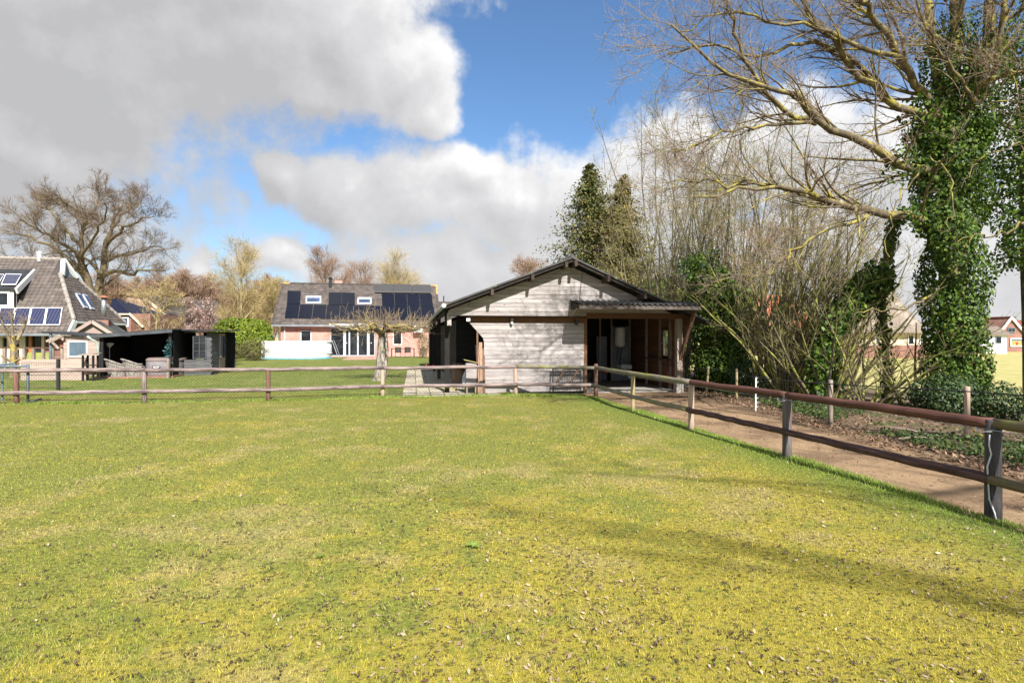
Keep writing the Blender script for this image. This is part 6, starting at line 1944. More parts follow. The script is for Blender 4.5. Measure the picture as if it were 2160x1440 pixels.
# --- big ivy-clad tree on the right
rng = np.random.default_rng(101)
BY = 12.9
BX = gr(2022, 870)
tr = [ptlist([(2022, 900), (2018, 800), (2012, 650), (2008, 480), (2002, 340), (2000, 270)], BY, BY, .30, .20),
      ptlist([(2000, 290), (2008, 180), (2018, 60), (2012, -60), (2000, -200)], BY, BY + .6, .17, .09),
      ptlist([(2004, 300), (2050, 200), (2082, 110), (2088, 0), (2100, -140)], BY, BY - .4, .16, .08),
      ptlist([(2008, 330), (1985, 200), (1965, 80), (1950, -60), (1930, -200)], BY, BY + 1.2, .14, .07)]
trunkP, trunkR = stack(tr, 14)
limbs = [
    ptlist([(1985, 500), (1950, 470), (1900, 456), (1830, 446), (1770, 432), (1720, 414), (1680, 398), (1610, 402), (1540, 408), (1470, 412)], BY, 10.6, .135, .02),
    ptlist([(1690, 402), (1650, 396), (1590, 385), (1530, 390), (1470, 380), (1420, 385)], 11.5, 10.4, .05, .012),
    ptlist([(1880, 452), (1790, 470), (1700, 515), (1660, 545), (1620, 575)], 12.4, 10.8, .05, .012),
    ptlist([(1990, 365), (1940, 352), (1880, 335), (1800, 288), (1735, 258), (1700, 218), (1650, 200), (1560, 160), (1480, 120), (1420, 60)], BY, 10.2, .13, .018),
    ptlist([(1735, 258), (1660, 240), (1600, 170), (1560, 90), (1540, 20), (1510, -40)], 12.0, 10.6, .07, .016),
    ptlist([(1720, 262), (1640, 262), (1560, 275), (1480, 300), (1420, 330)], 12.0, 10.6, .05, .012),
    ptlist([(1990, 262), (1940, 240), (1870, 200), (1800, 150), (1760, 90), (1700, 10), (1650, -70)], BY, 11.2, .12, .03),
    ptlist([(1985, 250), (1945, 195), (1900, 120), (1850, 50), (1820, -10), (1790, -90)], BY, 11.0, .12, .04),
    ptlist([(1860, 195), (1780, 110), (1690, 95), (1600, 115), (1500, 90), (1400, 120)], 12.4, 11.0, .07, .012),
    ptlist([(1900, 120), (1800, 95), (1720, 60), (1620, 45), (1520, 30), (1440, 60)], 12.0, 10.6, .06, .012),
    ptlist([(1985, 272), (2030, 245), (2075, 205), (2105, 130), (2115, 40), (2125, -80)], BY, 11.8, .10, .05),
    ptlist([(2060, 215), (2000, 130), (1960, 60), (1920, -30)], 12.2, 11.4, .05, .015),
    ptlist([(2085, 170), (2130, 155), (2190, 150), (2260, 170)], 12.0, 11.0, .05, .015),
    ptlist([(1960, 330), (1985, 345), (2000, 390), (2012, 420), (2005, 460), (1985, 490)], 12.3, 11.8, .03, .008),
    ptlist([(1950, 350), (1925, 380), (1890, 420), (1875, 480), (1872, 540)], 12.4, 12.0, .03, .008),
    ptlist([(2160, 470), (2110, 492), (2060, 495), (2020, 505)], 11.8, 11.5, .03, .008),
    ptlist([(2040, 200), (2080, 90), (2150, 20), (2220, -60)], BY, 11.8, .08, .03),
    ptlist([(2010, 120), (1950, 50), (1870, 0), (1780, -50)], BY, 12.6, .07, .02),
    ptlist([(2015, 60), (2050, -60), (2080, -160)], BY, 12.0, .08, .03),
    ptlist([(2000, 0), (1900, -100), (1780, -170), (1650, -220)], 12.9, 12.6, .08, .02),
    ptlist([(2010, -100), (1920, -240), (1800, -320)], 13.4, 13.6, .07, .02),
    ptlist([(1980, 380), (1890, 375), (1800, 400), (1720, 450), (1660, 500)], 12.9, 13.5, .045, .01),
    ptlist([(1975, 620), (1930, 640), (1890, 655), (1850, 650), (1800, 660)], 12.9, 12.0, .04, .008),
    ptlist([(2150, 300), (2080, 330), (2050, 350), (2030, 390)], 12.4, 12.0, .02, .006),
]
LPn, LRn = stack(limbs, 16)
LPn = jit(rng, LPn, .04)
LRn = LRn * .84
SEL = [i for i in range(len(limbs)) if i not in (13, 14, 15, 22, 23)]
l2, r2 = sprout(rng, LPn[SEL], LRn[SEL], 20, .10, 1.0, (.35, .95), (1.0, 2.8), 8, rr=.42, up=.03, wig=.20, tip=.22, minr=.006, bias=(-.45, 0, .08))
l3, r3 = sprout(rng, l2, r2, 8, .15, 1.0, (.3, .9), (.45, 1.25), 5, rr=.5, up=.05, wig=.26, tip=.35, minr=.0042)
l4, r4 = sprout(rng, l3, r3, 4, .2, 1.0, (.35, .95), (.18, .50), 3, rr=.6, up=.06, wig=.3, tip=.5, minr=.0034)
# twigs straight off the stems
s3, q3 = sprout(rng, LPn, LRn, 5, .15, 1.0, (.5, 1.2), (.3, .8), 5, rr=.12, up=.08, wig=.3, tip=.4, minr=.004)
# ivy round the trunks
def ivy_on(rng, P_, R_, n, thick, size, stretch=1.0, t_hi=1.0):
    N, K, _ = P_.shape
    idx = rng.integers(0, N, n); t = rng.random(n) * t_hi * (K - 1.001); i = t.astype(int); u = (t - i)[:, None]
    c = P_[idx, i] * (1 - u) + P_[idx, i + 1] * u
    rad = R_[idx, i]
    d = nrm(P_[idx, i + 1] - P_[idx, i])
    o = nrm(np.cross(d, rng.normal(size=(n, 3))))
    lump = 1 + .6 * np.sin(c[:, 2] * 2.3 + np.arctan2(o[:, 1], o[:, 0]) * 2.0) * np.sin(c[:, 2] * .9 + 1.3)
    thick = thick * np.clip(.55 + c[:, 2] * .09, .58, 1.2)
    dist = rad + thick * lump * (.35 + .75 * rng.random(n) ** .7)
    pos = c + o * dist[:, None]
    pos[:, 2] += rng.normal(size=n) * .08
    return leaves_np(rng, pos, o + rng.normal(size=(n, 3)) * .55 + np.array([0, 0, .25]), size, 'ivy')
def merge(parts):
    V_, F_, R_, o = [], [], [], 0
    for v, f, r in parts:
        V_.append(v); F_.append(f + o); R_.append(r); o += len(v)
    return np.concatenate(V_), np.concatenate(F_), np.concatenate(R_)
ivA = ivy_on(rng, trunkP[:1], trunkR[:1], 27000, .42, (.04, .10))
ivB = ivy_on(rng, trunkP[1:], trunkR[1:], 9000, .28, (.035, .09), t_hi=.55)
ivC = ivy_on(rng, LPn[[0, 3, 6]], LRn[[0, 3, 6]], 1300, .22, (.06, .12), t_hi=.22)
buds_pos = l4[:, -1][rng.random(len(l4)) < .6]
bud = leaves_np(rng, buds_pos, rng.normal(size=buds_pos.shape), (.015, .035), 'oval')
finish('ivy_tree', (BX.x, BY, -.1), 'tall bare tree with thick ivy-clad trunk and yellow-lichened limbs over the track', 'tree', M['bark_big'],
       [(trunkP, trunkR, 12, 0.0), (LPn, LRn, 8, 0.05)], [(l2, r2, 5, .35), (l3, r3, 3, .75), (l4, r4, 3, 1.0), (s3, q3, 3, .7)],
       [('ivy', M['ivy'], merge([ivA, ivB, ivC])), ('buds', M['budred'], bud)])

# --- second ivy trunk at the edge
rng = np.random.default_rng(102)
t2 = [ptlist([(2185, 900), (2180, 700), (2170, 450), (2172, 250), (2185, 60), (2200, -150)], 13.2, 13.4, .24, .08)]
P_, R_ = stack(t2, 14)
a2, b2 = sprout(rng, P_, R_, 14, .35, 1.0, (.5, 1.0), (1.0, 2.4), 8, rr=.35, up=.05, minr=.006)
a3, b3 = sprout(rng, a2, b2, 8, .2, 1.0, (.3, .9), (.4, 1.1), 5, minr=.004)
a4, b4 = sprout(rng, a3, b3, 4, .2, 1.0, (.3, .9), (.15, .4), 4, minr=.0034)
P_b = P_.copy(); i0 = 4
iv = ivy_on(rng, P_[:, i0:], R_[:, i0:], 13500, .62, (.04, .10), t_hi=.75)
finish('ivy_tree', (px(2185, 0, 13.2).x, 13.2, -.1), 'second tree trunk buried in dark ivy, right beside the lichened tree', 'tree', M['bark_big'], [(P_, R_, 10, 0)], [(a2, b2, 5, .35), (a3, b3, 3, .8), (a4, b4, 3, 1)], [('ivy', M['ivy'], iv)])

# --- generic trees
def auto_tree(rng, base, height, width, nl=9, n2=8, n3=7, n4=5, tb=.28, r0=.18, ang=(.5, 1.0), up=.06, lf=.35, K=8, minr=.006, wig=.2, droop=0.0, topfrac=.8, twlen=1.0, rib=False, K3=4):
    b = np.array(base, float)
    nt = 7
    pts = np.array([[b[0] + rng.normal() * .012 * height * (i > 0) * i / nt, b[1] + rng.normal() * .012 * height * i / nt, b[2] + height * topfrac * i / (nt - 1)] for i in range(nt)])
    tp, trd = resample(pts, list(np.linspace(r0, r0 * .25, nt)), 12)
    tp, trd = tp[None], trd[None]
    w = width / 2
    l1, q1 = sprout(rng, tp, trd, nl, tb, .98, ang, (w * .8, w * 1.25), K, rr=.5, up=up, wig=wig, lenfall=lf, minr=minr * 2, tip=.2)
    l2_, q2 = sprout(rng, l1, q1, n2, .2, 1.0, (.35, .9), (w * .35, w * .6), K - 2, rr=.4, up=up, wig=wig, minr=minr * 1.3, tip=.3)
    l3_, q3_ = sprout(rng, l2_, q2, n3, .2, 1.0, (.35, .95), (w * .18 * twlen, w * .36 * twlen), K3, rr=.5, up=up - droop, wig=wig * 1.2, minr=minr, tip=.5)
    sets_t = [(tp, trd, 10, 0), (l1, q1, 6, .1)]
    sets_c = [(l2_, q2, 3 if rib else 4, .45), (l3_, q3_, 2 if rib else 3, .9)]
    if n4:
        l4_, q4_ = sprout(rng, l3_, q3_, n4, .2, 1.0, (.35, 1.0), (w * .08 * twlen, w * .18 * twlen), 3 if K3 > 2 else 2, rr=.7, up=up, wig=wig, minr=minr * .85, tip=.6)
        sets_c.append((l4_, q4_, 2 if rib else 3, 1.0))
    return sets_t, sets_c

def bud_leaves(rng, sets, frac, size, spread=.03):
    pos = np.concatenate([s[0][:, 1:].reshape(-1, 3) for s in sets[-1:]])
    pos = pos[rng.random(len(pos)) < frac]
    pos = pos + rng.normal(size=pos.shape) * spread
    return leaves_np(rng, pos, rng.normal(size=pos.shape), size, 'oval')

# --- old oak behind the farmhouse
rng = np.random.default_rng(103)
OY = 58.0
def ok(pts, dy, r0, r1, y0=0.0): return ptlist(pts, OY + y0, OY + dy, r0, r1)
olimbs = [
    ok([(204, 790), (205, 700), (207, 630), (212, 585), (216, 552), (224, 515), (234, 480), (248, 450), (262, 422)], 2, .62, .06),
    ok([(200, 660), (192, 615), (182, 590), (174, 552), (172, 520), (175, 482), (168, 450), (156, 420)], -2, .46, .06),
    ok([(173, 550), (150, 527), (110, 500), (75, 480), (42, 462)], -6, .26, .05, -1),
    ok([(181, 592), (140, 548), (90, 512), (50, 497), (5, 490)], 3, .26, .05, 0),
    ok([(212, 582), (238, 575), (275, 578), (310, 568), (350, 570)], -4, .28, .05, 0),
    ok([(216, 552), (250, 540), (290, 530), (320, 522), (348, 528)], 5, .25, .05, 1),
    ok([(222, 520), (242, 498), (268, 478), (298, 460), (322, 458)], -3, .24, .05, 1),
    ok([(172, 520), (150, 498), (125, 470), (100, 446), (76, 432)], 5, .24, .05, -1),
    ok([(175, 482), (192, 455), (206, 430), (212, 406)], 0, .20, .05, -1.6),
    ok([(150, 560), (110, 548), (60, 552), (0, 540), (-40, 545)], -5, .22, .05, 0),
    ok([(168, 450), (140, 430), (120, 412)], -5, .16, .05, -2), ok([(234, 480), (275, 440), (300, 425)], 5, .16, .05, 1),
    ok([(174, 552), (185, 520), (215, 470), (222, 430)], -7, .2, .05, -1), ok([(212, 585), (180, 540), (130, 530), (80, 540)], 8, .2, .05, 0)]
P_, R_ = stack(olimbs, 12); P_ = jit(rng, P_, .12)
R_ = R_ * .85
a2, b2 = sprout(rng, P_, R_, 15, .25, 1.0, (.4, 1.0), (1.7, 3.6), 8, rr=.32, up=.05, wig=.24, minr=.02, lenfall=.35)
a3, b3 = sprout(rng, a2, b2, 11, .2, 1.0, (.35, .95), (.9, 1.9), 4, rr=.45, up=.07, wig=.25, minr=.012)
a4, b4 = sprout(rng, a3, b3, 11, .2, 1.0, (.35, 1.0), (.4, 1.0), 3, rr=.6, up=.10, wig=.25, minr=.009, tip=.6)
finish('oak_tree', (px(204, 0, OY).x, OY, -.1), 'huge bare spreading oak behind the farmhouse roof', 'tree', M['bark_oak'], [(P_, R_, 9, 0)], [(a2, b2, 4, .3), (a3, b3, 2, .75), (a4, b4, 2, 1)])

# --- trees round the brick house
def bg_tree(seed, name, x, Y, top, width_px, label, bark, cat='tree', leaf=None, **kw):
    rg = np.random.default_rng(seed)
    base = px(x, 712, Y); base.z = -.1
    hgt = H + (HOR - top) * Y / F + .1
    kw.setdefault('rib', True); kw.setdefault('K3', 3)
    ts, cs = auto_tree(rg, base, hgt, width_px * Y / F, **kw)
    lv = []
    if leaf:
        lv = [('blossom' if 'blossom' in leaf[0] else 'foliage', M[leaf[0]], bud_leaves(rg, cs, leaf[1], leaf[2], leaf[3]))]
    return finish(name, tuple(base), label, cat, bark, ts, cs, lv)
bg_tree(201, 'bare_tree', 508, 68, 512, 165, 'pale yellow leafless tree between oak and brick house', M['bark_yellow'], nl=20, n2=10, n3=8, n4=4, minr=.011, up=.08, ang=(.4, 1.05), r0=.26, tb=.12, topfrac=.85, lf=.55, wig=.13, twlen=1.5)
bg_tree(202, 'bare_tree', 688, 74, 508, 120, 'dark round-crowned bare tree rising behind the house ridge', M['bark_brown'], nl=20, n2=10, n3=8, n4=4, minr=.011, up=.08, ang=(.5, 1.2), r0=.24, tb=.45, topfrac=.78, lf=.3, wig=.13, twlen=1.5)
bg_tree(203, 'bare_tree', 765, 82, 562, 120, 'brownish bare tree right of the chimney behind the house', M['bark_brown'], nl=20, n2=9, n3=8, n4=4, minr=.011, up=.08, ang=(.5, 1.1), tb=.3, lf=.4, wig=.13, twlen=1.5)
bg_tree(204, 'bare_tree', 845, 84, 556, 140, 'straw-coloured bare tree behind the right end of the house ridge', M['bark_yellow'], nl=22, n2=9, n3=8, n4=4, minr=.011, up=.08, ang=(.4, 1.0), tb=.3, lf=.4, wig=.13, twlen=1.5)
bg_tree(205, 'bare_tree', 1117, 62, 538, 105, 'bare treetop showing above the left slope of the barn roof', M['bark_brown'], nl=20, n2=9, n3=8, n4=4, minr=.011, up=.08, ang=(.5, 1.2), tb=.4, lf=.35, wig=.13, twlen=1.5)
bg_tree(206, 'bare_tree', 575, 60, 575, 110, 'slender pale bare tree left of the brick house gable', M['bark_yellow'], nl=20, n2=9, n3=7, n4=3, minr=.012, up=.07, ang=(.35, .9), tb=.12, lf=.55, twlen=1.5)
bg_tree(207, 'blossom_tree', 416, 47, 617, 92, 'pink blossoming small tree behind the log cabin', M['bark_brown'], leaf=('blossom', .75, (.10, .2), .12), nl=18, n2=8, n3=6, n4=2, minr=.014, up=.06, ang=(.4, 1.0), tb=.2, r0=.12, lf=.4)
bg_tree(208, 'bare_tree', 330, 44, 610, 150, 'low tangled yellowish bare tree in front of the brown-roofed house', M['bark_yellow'], nl=14, n2=8, n3=6, n4=3, minr=.012, up=.05, tb=.25, r0=.12)

# --- far woodland, one mass
rng = np.random.default_rng(301)
protos = []
for s in range(4):
    ts, cs = auto_tree(np.random.default_rng(400 + s), (0, 0, 0), 12, 8.5, nl=15, n2=8, n3=14, n4=0, minr=.024, up=.09, ang=(.3, .9), tb=.12, r0=.2, K=5, lf=.45, K3=2, rib=True, twlen=1.2, wig=.12)
    v, f, r_ = tubes_np([(t_[0], t_[1], (4, 3, 2, 2)[i], t_[3]) for i, t_ in enumerate(ts + cs)])
    protos.append((v, f, r_))
def wood(name, spots, label):
    Vs, Fs, Rs, o = [], [], [], 0
    for x, Y, h in spots:
        v, f, r_ = protos[rng.integers(4)]
        a = rng.random() * 6.28; s = h / 11.0
        c, sn = math.cos(a), math.sin(a)
        w = v @ np.array([[c, sn, 0], [-sn, c, 0], [0, 0, 1]]) * np.array([s * 1.15, s * 1.15, s])
        b = px(x, 712, Y)
        Vs.append(w + np.array([b.x, Y, -.1])); Fs.append(f + o); Rs.append(r_); o += len(v)
    v, f, r_ = np.concatenate(Vs), np.concatenate(Fs), np.concatenate(Rs)
    o_ = link(name, np_mesh(name, v, f, True, r_), M['bark_wood'])
    return tag(o_, label, 'woodland', kind='stuff')
wood('far_woodland', [(x + rng.uniform(-9, 9), Y, (712 - (586 + 10 * math.sin(x * .03) + (x > 460) * 20)) * Y / F + rng.uniform(-1, 1.2)) for Y in (92, 104, 118) for x in range(215, 640, 15)], 'brown leafless woodland on the skyline behind the garden')
wood('far_woodland', [(x, Y, (712 - 668) * Y / F + rng.uniform(-.8, 1)) for Y in (105,) for x in range(1420, 2330, 40)], 'low leafless trees far off behind the houses beyond the hedge')

# --- leafy shrubs
def lump_leaves(rng, c, rad, n, size, shape='oval', lumps=16, inner=.55):
    """leaves over a lumpy ellipsoid; c centre, rad (rx, ry, rz)"""
    d = nrm(rng.normal(size=(n, 3)))
    cen = nrm(rng.normal(size=(lumps, 3)))
    bump = np.max(np.maximum(0, d @ cen.T) ** 6, axis=1)
    k = (.74 + .30 * bump) * (inner + (1 - inner) * rng.random(n) ** .35)
    pos = np.array(c) + d * np.array(rad) * k[:, None]
    return leaves_np(rng, pos, d + rng.normal(size=(n, 3)) * .5 + np.array([0, 0, .25]), size, shape)

def shrub(seed, name, c, rad, n, size, leaf, label, bark=None, cat='shrub', shape='oval', stems=7, lumps=16, extra=(), inner=.55):
    rg = np.random.default_rng(seed)
    parts = [lump_leaves(rg, c, rad, n, size, shape, lumps, inner)] + [lump_leaves(rg, e[0], e[1], e[2], size, shape, lumps, inner) for e in extra]
    base = np.array([c[0], c[1], -.1])
    st = np.stack([np.stack([base + rg.normal(size=3) * np.array([rad[0] * .25, rad[1] * .25, 0]) * (1 - k) + np.array([0, 0, 0]) + (np.array(c) + nrm(rg.normal(size=3)) * np.array(rad) * .7 - base) * k * np.array([1, 1, 1]) for k in np.linspace(0, 1, 5)]) for _ in range(stems)])
    st[:, 0, 2] = -.12
    rr = np.repeat(np.linspace(.04, .012, 5)[None], stems, 0)
    return finish(name, (c[0], c[1], -.1), label, cat, bark or M['bark_brown'], [(st, rr, 5, 0)], None, [('foliage', M[leaf], merge(parts))])

p_ = px(512, 712, 47.5)
shrub(501, 'laurel_bush', (p_.x, 47.5, 1.75), (2.55, 1.8, 2.1), 9000, (.16, .28), 'laurel', 'large glossy green laurel bush beside the pool', extra=[((p_.x + 1.6, 46.9, 1.3), (1.2, 1.2, 1.5), 2500)])
p_ = px(535, 712, 42)
shrub(502, 'brown_shrub', (p_.x, 42, .75), (1.3, .9, 1.0), 2200, (.07, .14), 'greyshrub', 'low brownish-green shrub in front of the laurel bush', inner=.3)
p_ = px(497, 712, 36)
shrub(503, 'brown_shrub', (p_.x, 35, .7), (.9, .7, .95), 2000, (.06, .12), 'greyshrub', 'small scruffy shrub beside the log cabin door', inner=.3)
p_ = px(893, 712, 47)
shrub(504, 'dry_shrub', (p_.x, 47, 1.05), (.55, .5, 1.35), 1800, (.06, .13), 'dryshrub', 'upright grey-beige dry shrub against the right end of the brick house', inner=.3)
p_ = px(600, 712, 60)

# --- spruces behind the barn
def spruce(seed, x, Y, top, width_px, leaf, label, n=34000):
    rg = np.random.default_rng(seed)
    b = px(x, 712, Y); hgt = H + (HOR - top) * Y / F
    tp = np.array([[b.x + .03 * math.sin(i), Y, -.1 + (hgt + .1) * i / 9] for i in range(10)])[None]
    tr_ = np.linspace(.24, .02, 10)[None]
    w = width_px / 2 * Y / F
    nb = 520
    t = 1 - rg.random(nb) ** .75 * .93
    prof = lambda t_: (1 - t_) ** .8 * w * 1.15 + .12
    az_ = rg.random(nb) * 6.283
    L = prof(t) * (.5 + .75 * rg.random(nb))
    k = np.linspace(0, 1, 6)[None, :]
    o = np.stack([np.cos(az_), np.sin(az_)], -1)
    pts = np.empty((nb, 6, 3))
    pts[:, :, 0] = b.x + o[:, 0:1] * L[:, None] * k; pts[:, :, 1] = Y + o[:, 1:2] * L[:, None] * k
    pts[:, :, 2] = (t * hgt)[:, None] + L[:, None] * (-.30 * k + .28 * k ** 3)
    rad = np.maximum(.035 * (L / w)[:, None] * (1 - .8 * k), .008)
    i = rg.integers(0, nb, n); kk = rg.random(n) ** .7 * 4.99; ii = kk.astype(int); u = (kk - ii)[:, None]
    pos = pts[i, ii] * (1 - u) + pts[i, ii + 1] * u
    spread = (L[i] * .18 + .08)[:, None]
    side = rg.normal(size=(n, 3)) * np.array([1, 1, .35])
    pos = pos + side * spread
    pos[:, 2] -= np.abs(rg.normal(size=n)) * .12
    nor = rg.normal(size=(n, 3)) * .6 + np.array([0, 0, 1.0]) + np.concatenate([o[i] * .5, np.zeros((n, 1))], 1)
    lv = leaves_np(rg, pos, nor, (.13, .30), 'oval')
    return finish('spruce_tree', (b.x, Y, -.1), label, 'tree', M['bark_brown'], [(tp, tr_, 8, 0)], [(pts, rad, 3, .2)], [('needles', M[leaf], lv)])
spruce(601, 1246, 44, 345, 265, 'spruce', 'tall dark green spruce behind the barn ridge')
spruce(602, 1312, 41, 368, 225, 'spruce_brown', 'browning olive spruce right of the taller dark spruce')

# --- hedge: tall bushy willows behind, hazel clumps in front
def tall(seed, x, Y, top, n, fan, label, bark='bark_willow', bud=.34):
    """tall many-stemmed bush-like tree, crown open and twiggy"""
    rg = np.random.default_rng(seed)
    b = px(x, 712, Y); hgt = H + (HOR - top) * Y / F
    b = np.array([b.x, Y, -.1])
    az_ = rg.random(n) * 6.283; tilt = rg.random(n) ** .8 * fan
    L = hgt * (.62 + .42 * rg.random(n)); K = 11
    P_ = np.empty((n, K, 3)); P_[:, 0] = b + np.stack([np.cos(az_), np.sin(az_), az_ * 0], -1) * (rg.random(n) * .7)[:, None]
    P_[:, 0, 2] = -.1
    d = np.stack([np.cos(az_) * np.sin(tilt), np.sin(az_) * np.sin(tilt), np.cos(tilt)], -1)
    for k in range(1, K):
        d = nrm(d + rg.normal(size=(n, 3)) * .06 + np.array([0, 0, .03]))
        P_[:, k] = P_[:, k - 1] + d * (L / (K - 1))[:, None]
    R_ = (.035 + .045 * rg.random(n))[:, None] * np.linspace(1, .16, K)[None]
    a2, b2 = sprout(rg, P_, R_, 11, .22, 1.0, (.3, .8), (1.2, 3.0), 7, rr=.42, up=.06, wig=.14, minr=.007, lenfall=.55)
    a3, b3 = sprout(rg, a2, b2, 6, .2, 1.0, (.3, .8), (.5, 1.3), 5, rr=.55, up=.06, wig=.18, minr=.0055)
    a4, b4 = sprout(rg, a3, b3, 4, .2, 1.0, (.3, .9), (.2, .5), 3, rr=.6, up=.05, wig=.2, minr=.005)
    lv = [('young_leaves', M['bud'], bud_leaves(rg, [(a4, b4)], bud, (.04, .085), .04))]
    return finish('willow_tree', tuple(b), label, 'tree', M[bark], [(P_, R_, 7, 0)], [(a2, b2, 4, .4), (a3, b3, 3, .8), (a4, b4, 2, 1.0)], lv)
tall(701, 1372, 27, 290, 13, .26, 'slim leafing willow right behind the spruces')
tall(702, 1432, 24, 205, 16, .30, 'tallest leafing willow rising behind the canopy of the barn')
tall(703, 1515, 23, 240, 16, .34, 'leafing willow behind the dark ivy bush by the barn')
tall(704, 1600, 22, 255, 16, .36, 'leafing willow behind the biggest hazel clump', bud=.2)
tall(705, 1690, 21, 320, 13, .42, 'leafing willow in front of the orange-roofed house', bark='bark_hazel', bud=.2)
tall(706, 1775, 21, 400, 11, .45, 'leafing willow left of the leaning ivy trunk', bark='bark_hazel', bud=.2)

def hazel(seed, x, Y, n, hgt, fan, label, leafy=0, group=None, azr=(0, 6.283), n2=7):
    rg = np.random.default_rng(seed)
    b = px(x, 712, Y); b = np.array([b.x, Y, -.1])
    az_ = azr[0] + (azr[1] - azr[0]) * rg.random(n); tilt = rg.random(n) ** .7 * fan
    L = hgt * (.55 + .5 * rg.random(n))
    K = 9
    P_ = np.empty((n, K, 3)); P_[:, 0] = b + np.stack([np.cos(az_), np.sin(az_), az_ * 0], -1) * (rg.random(n) * .32)[:, None]
    d = np.stack([np.cos(az_) * np.sin(tilt), np.sin(az_) * np.sin(tilt), np.cos(tilt)], -1)
    for k in range(1, K):
        d = nrm(d + rg.normal(size=(n, 3)) * .07 + np.stack([np.cos(az_), np.sin(az_), az_ * 0 - .1], -1) * .03)
        P_[:, k] = P_[:, k - 1] + d * (L / (K - 1))[:, None]
    R_ = (.018 + .030 * rg.random(n))[:, None] * np.linspace(1, .22, K)[None]
    a2, b2 = sprout(rg, P_, R_, n2, .2, 1.0, (.3, .8), (.5, 1.5), 6, rr=.5, up=.07, wig=.2, minr=.0045)
    a3, b3 = sprout(rg, a2, b2, 4, .2, 1.0, (.3, .9), (.2, .6), 4, rr=.6, up=.08, wig=.25, minr=.0035)
    lv = []
    if leafy:
        lv = [('young_leaves', M['bud'], bud_leaves(rg, [(a3, b3)], leafy, (.025, .06), .03))]
    return finish('hazel_bush', tuple(b), label, 'bush', M['bark_hazel'], [(P_, R_, 6, 0)], [(a2, b2, 3, .4), (a3, b3, 3, .8)], lv, group)
hazel(801, 1530, 19.5, 22, 5.0, .32, 'many-stemmed hazel clump next to the barn corner post', .12)
hazel(802, 1612, 17.0, 54, 6.0, .38, 'biggest fanned hazel clump behind the white plastic fence post', .12, azr=(-1.3, 2.2))
hazel(803, 1662, 15.6, 46, 5.2, .6, 'wide fanned hazel clump behind the slate-coloured fence post', .1, azr=(-1.5, 2.6))
hazel(804, 1735, 14.6, 26, 4.2, .8, 'arching hazel clump at the foot of the leaning ivy trunk', .1)
hazel(805, 1825, 13.8, 11, 3.2, .9, 'low arching hazel clump in front of the thatched house', .1, n2=5)
hazel(806, 1935, 13.4, 7, 2.6, .7, 'thin hazel clump beside the ivy-clad trunk', .08, n2=4)
hazel(807, 1545, 22, 30, 7.0, .3, 'tall upright hazel clump behind the barn corner', .12)

# --- ivy-hung stems beside the barn and the leaning ivy trunk
def ivy_mass(seed, poly, Y0, Y1, r0, r1, n, thick, label, size=(.07, .14), leaf='ivy', t_hi=1.0, name='ivy_tree'):
    rg = np.random.default_rng(seed)
    P_, R_ = stack([ptlist(p, Y0, Y1, r0, r1) for p in poly], 12)
    P_[:, 0, 2] = np.minimum(P_[:, 0, 2], -.1)
    iv = ivy_on(rg, P_, R_, n, thick, size, t_hi=t_hi)
    a2, b2 = sprout(rg, P_, R_, 12, .3, 1.0, (.4, 1.0), (.6, 1.6), 6, rr=.3, minr=.006)
    a3, b3 = sprout(rg, a2, b2, 6, .2, 1.0, (.3, .9), (.25, .7), 4, minr=.004)
    b = P_[0, 0]
    return finish(name, (b[0], b[1], -.1), label, 'tree', M['bark_hazel'], [(P_, R_, 8, 0)], [(a2, b2, 4, .3), (a3, b3, 3, .8)], [('ivy', M[leaf], iv)])
ivy_mass(901, [[(1492, 815), (1495, 740), (1488, 660), (1480, 590), (1470, 540)], [(1500, 815), (1515, 720), (1520, 640), (1515, 570)]], 19.3, 19.3, .12, .04, 6500, .62, 'dark ivy-smothered stems right behind the barn canopy')
ivy_mass(902, [[(1545, 812), (1548, 740), (1556, 680), (1560, 620)]], 18.6, 18.6, .1, .04, 3200, .5, 'slender ivy-covered stem between barn and hazel clumps')
ivy_mass(903, [[(1728, 830), (1735, 760), (1752, 700), (1790, 645), (1835, 600), (1868, 575)]], 14.6, 14.2, .14, .08, 4000, .27, 'leaning ivy-clad trunk arching over in front of the thatched roof')
ivy_mass(904, [[(1872, 840), (1868, 740), (1862, 640), (1868, 570), (1880, 500), (1890, 455)]], 14.8, 14.6, .09, .05, 800, .12, 'thin upright ivy-flecked trunk under the lowest big limb')
ivy_mass(905, [[(1410, 770), (1405, 700), (1400, 640), (1392, 590)], [(1440, 770), (1445, 690), (1450, 620)]], 37, 37, .14, .05, 4500, 1.1, 'distant ivy-covered trees behind the right barn eave', size=(.14, .26))

# --- evergreen undergrowth below the ivy trees and along the hedge
def under(seed, x, Y, rx, rz, n, label, leaf='holly', size=(.05, .1), zc=None):
    b = px(x, 712, Y)
    return shrub(seed, 'evergreen_shrub', (b.x, Y, zc if zc is not None else rz * .8), (rx, rx * .8, rz), n, size, leaf, label, bark=M['bark_hazel'], shape='ivy' if leaf == 'ivy' else 'oval', inner=.25, lumps=26)
under(951, 2010, 12.2, .62, .55, 2600, 'dark holly-like shrub at the foot of the lichened ivy tree')
under(952, 2105, 11.8, .6, .45, 1700, 'dark evergreen shrub at the foot of the second ivy trunk')
under(953, 1945, 12.8, .4, .45, 900, 'small dark shrub left of the ivy tree foot')
under(955, 1640, 16.4, .7, .45, 1300, 'dark low shrub among the hazel stems', size=(.05, .1))
under(956, 1575, 18.0, .7, .6, 1500, 'dark evergreen shrub behind the yellow lichened stake', size=(.06, .11))
under(957, 1500, 18.8, .6, .9, 2000, 'dark evergreen shrub at the corner post of the barn', leaf='ivy', size=(.06, .12))
under(958, 1740, 14.8, .5, .5, 1100, 'dark shrub at the base of the leaning ivy trunk', leaf='ivy', size=(.06, .11))
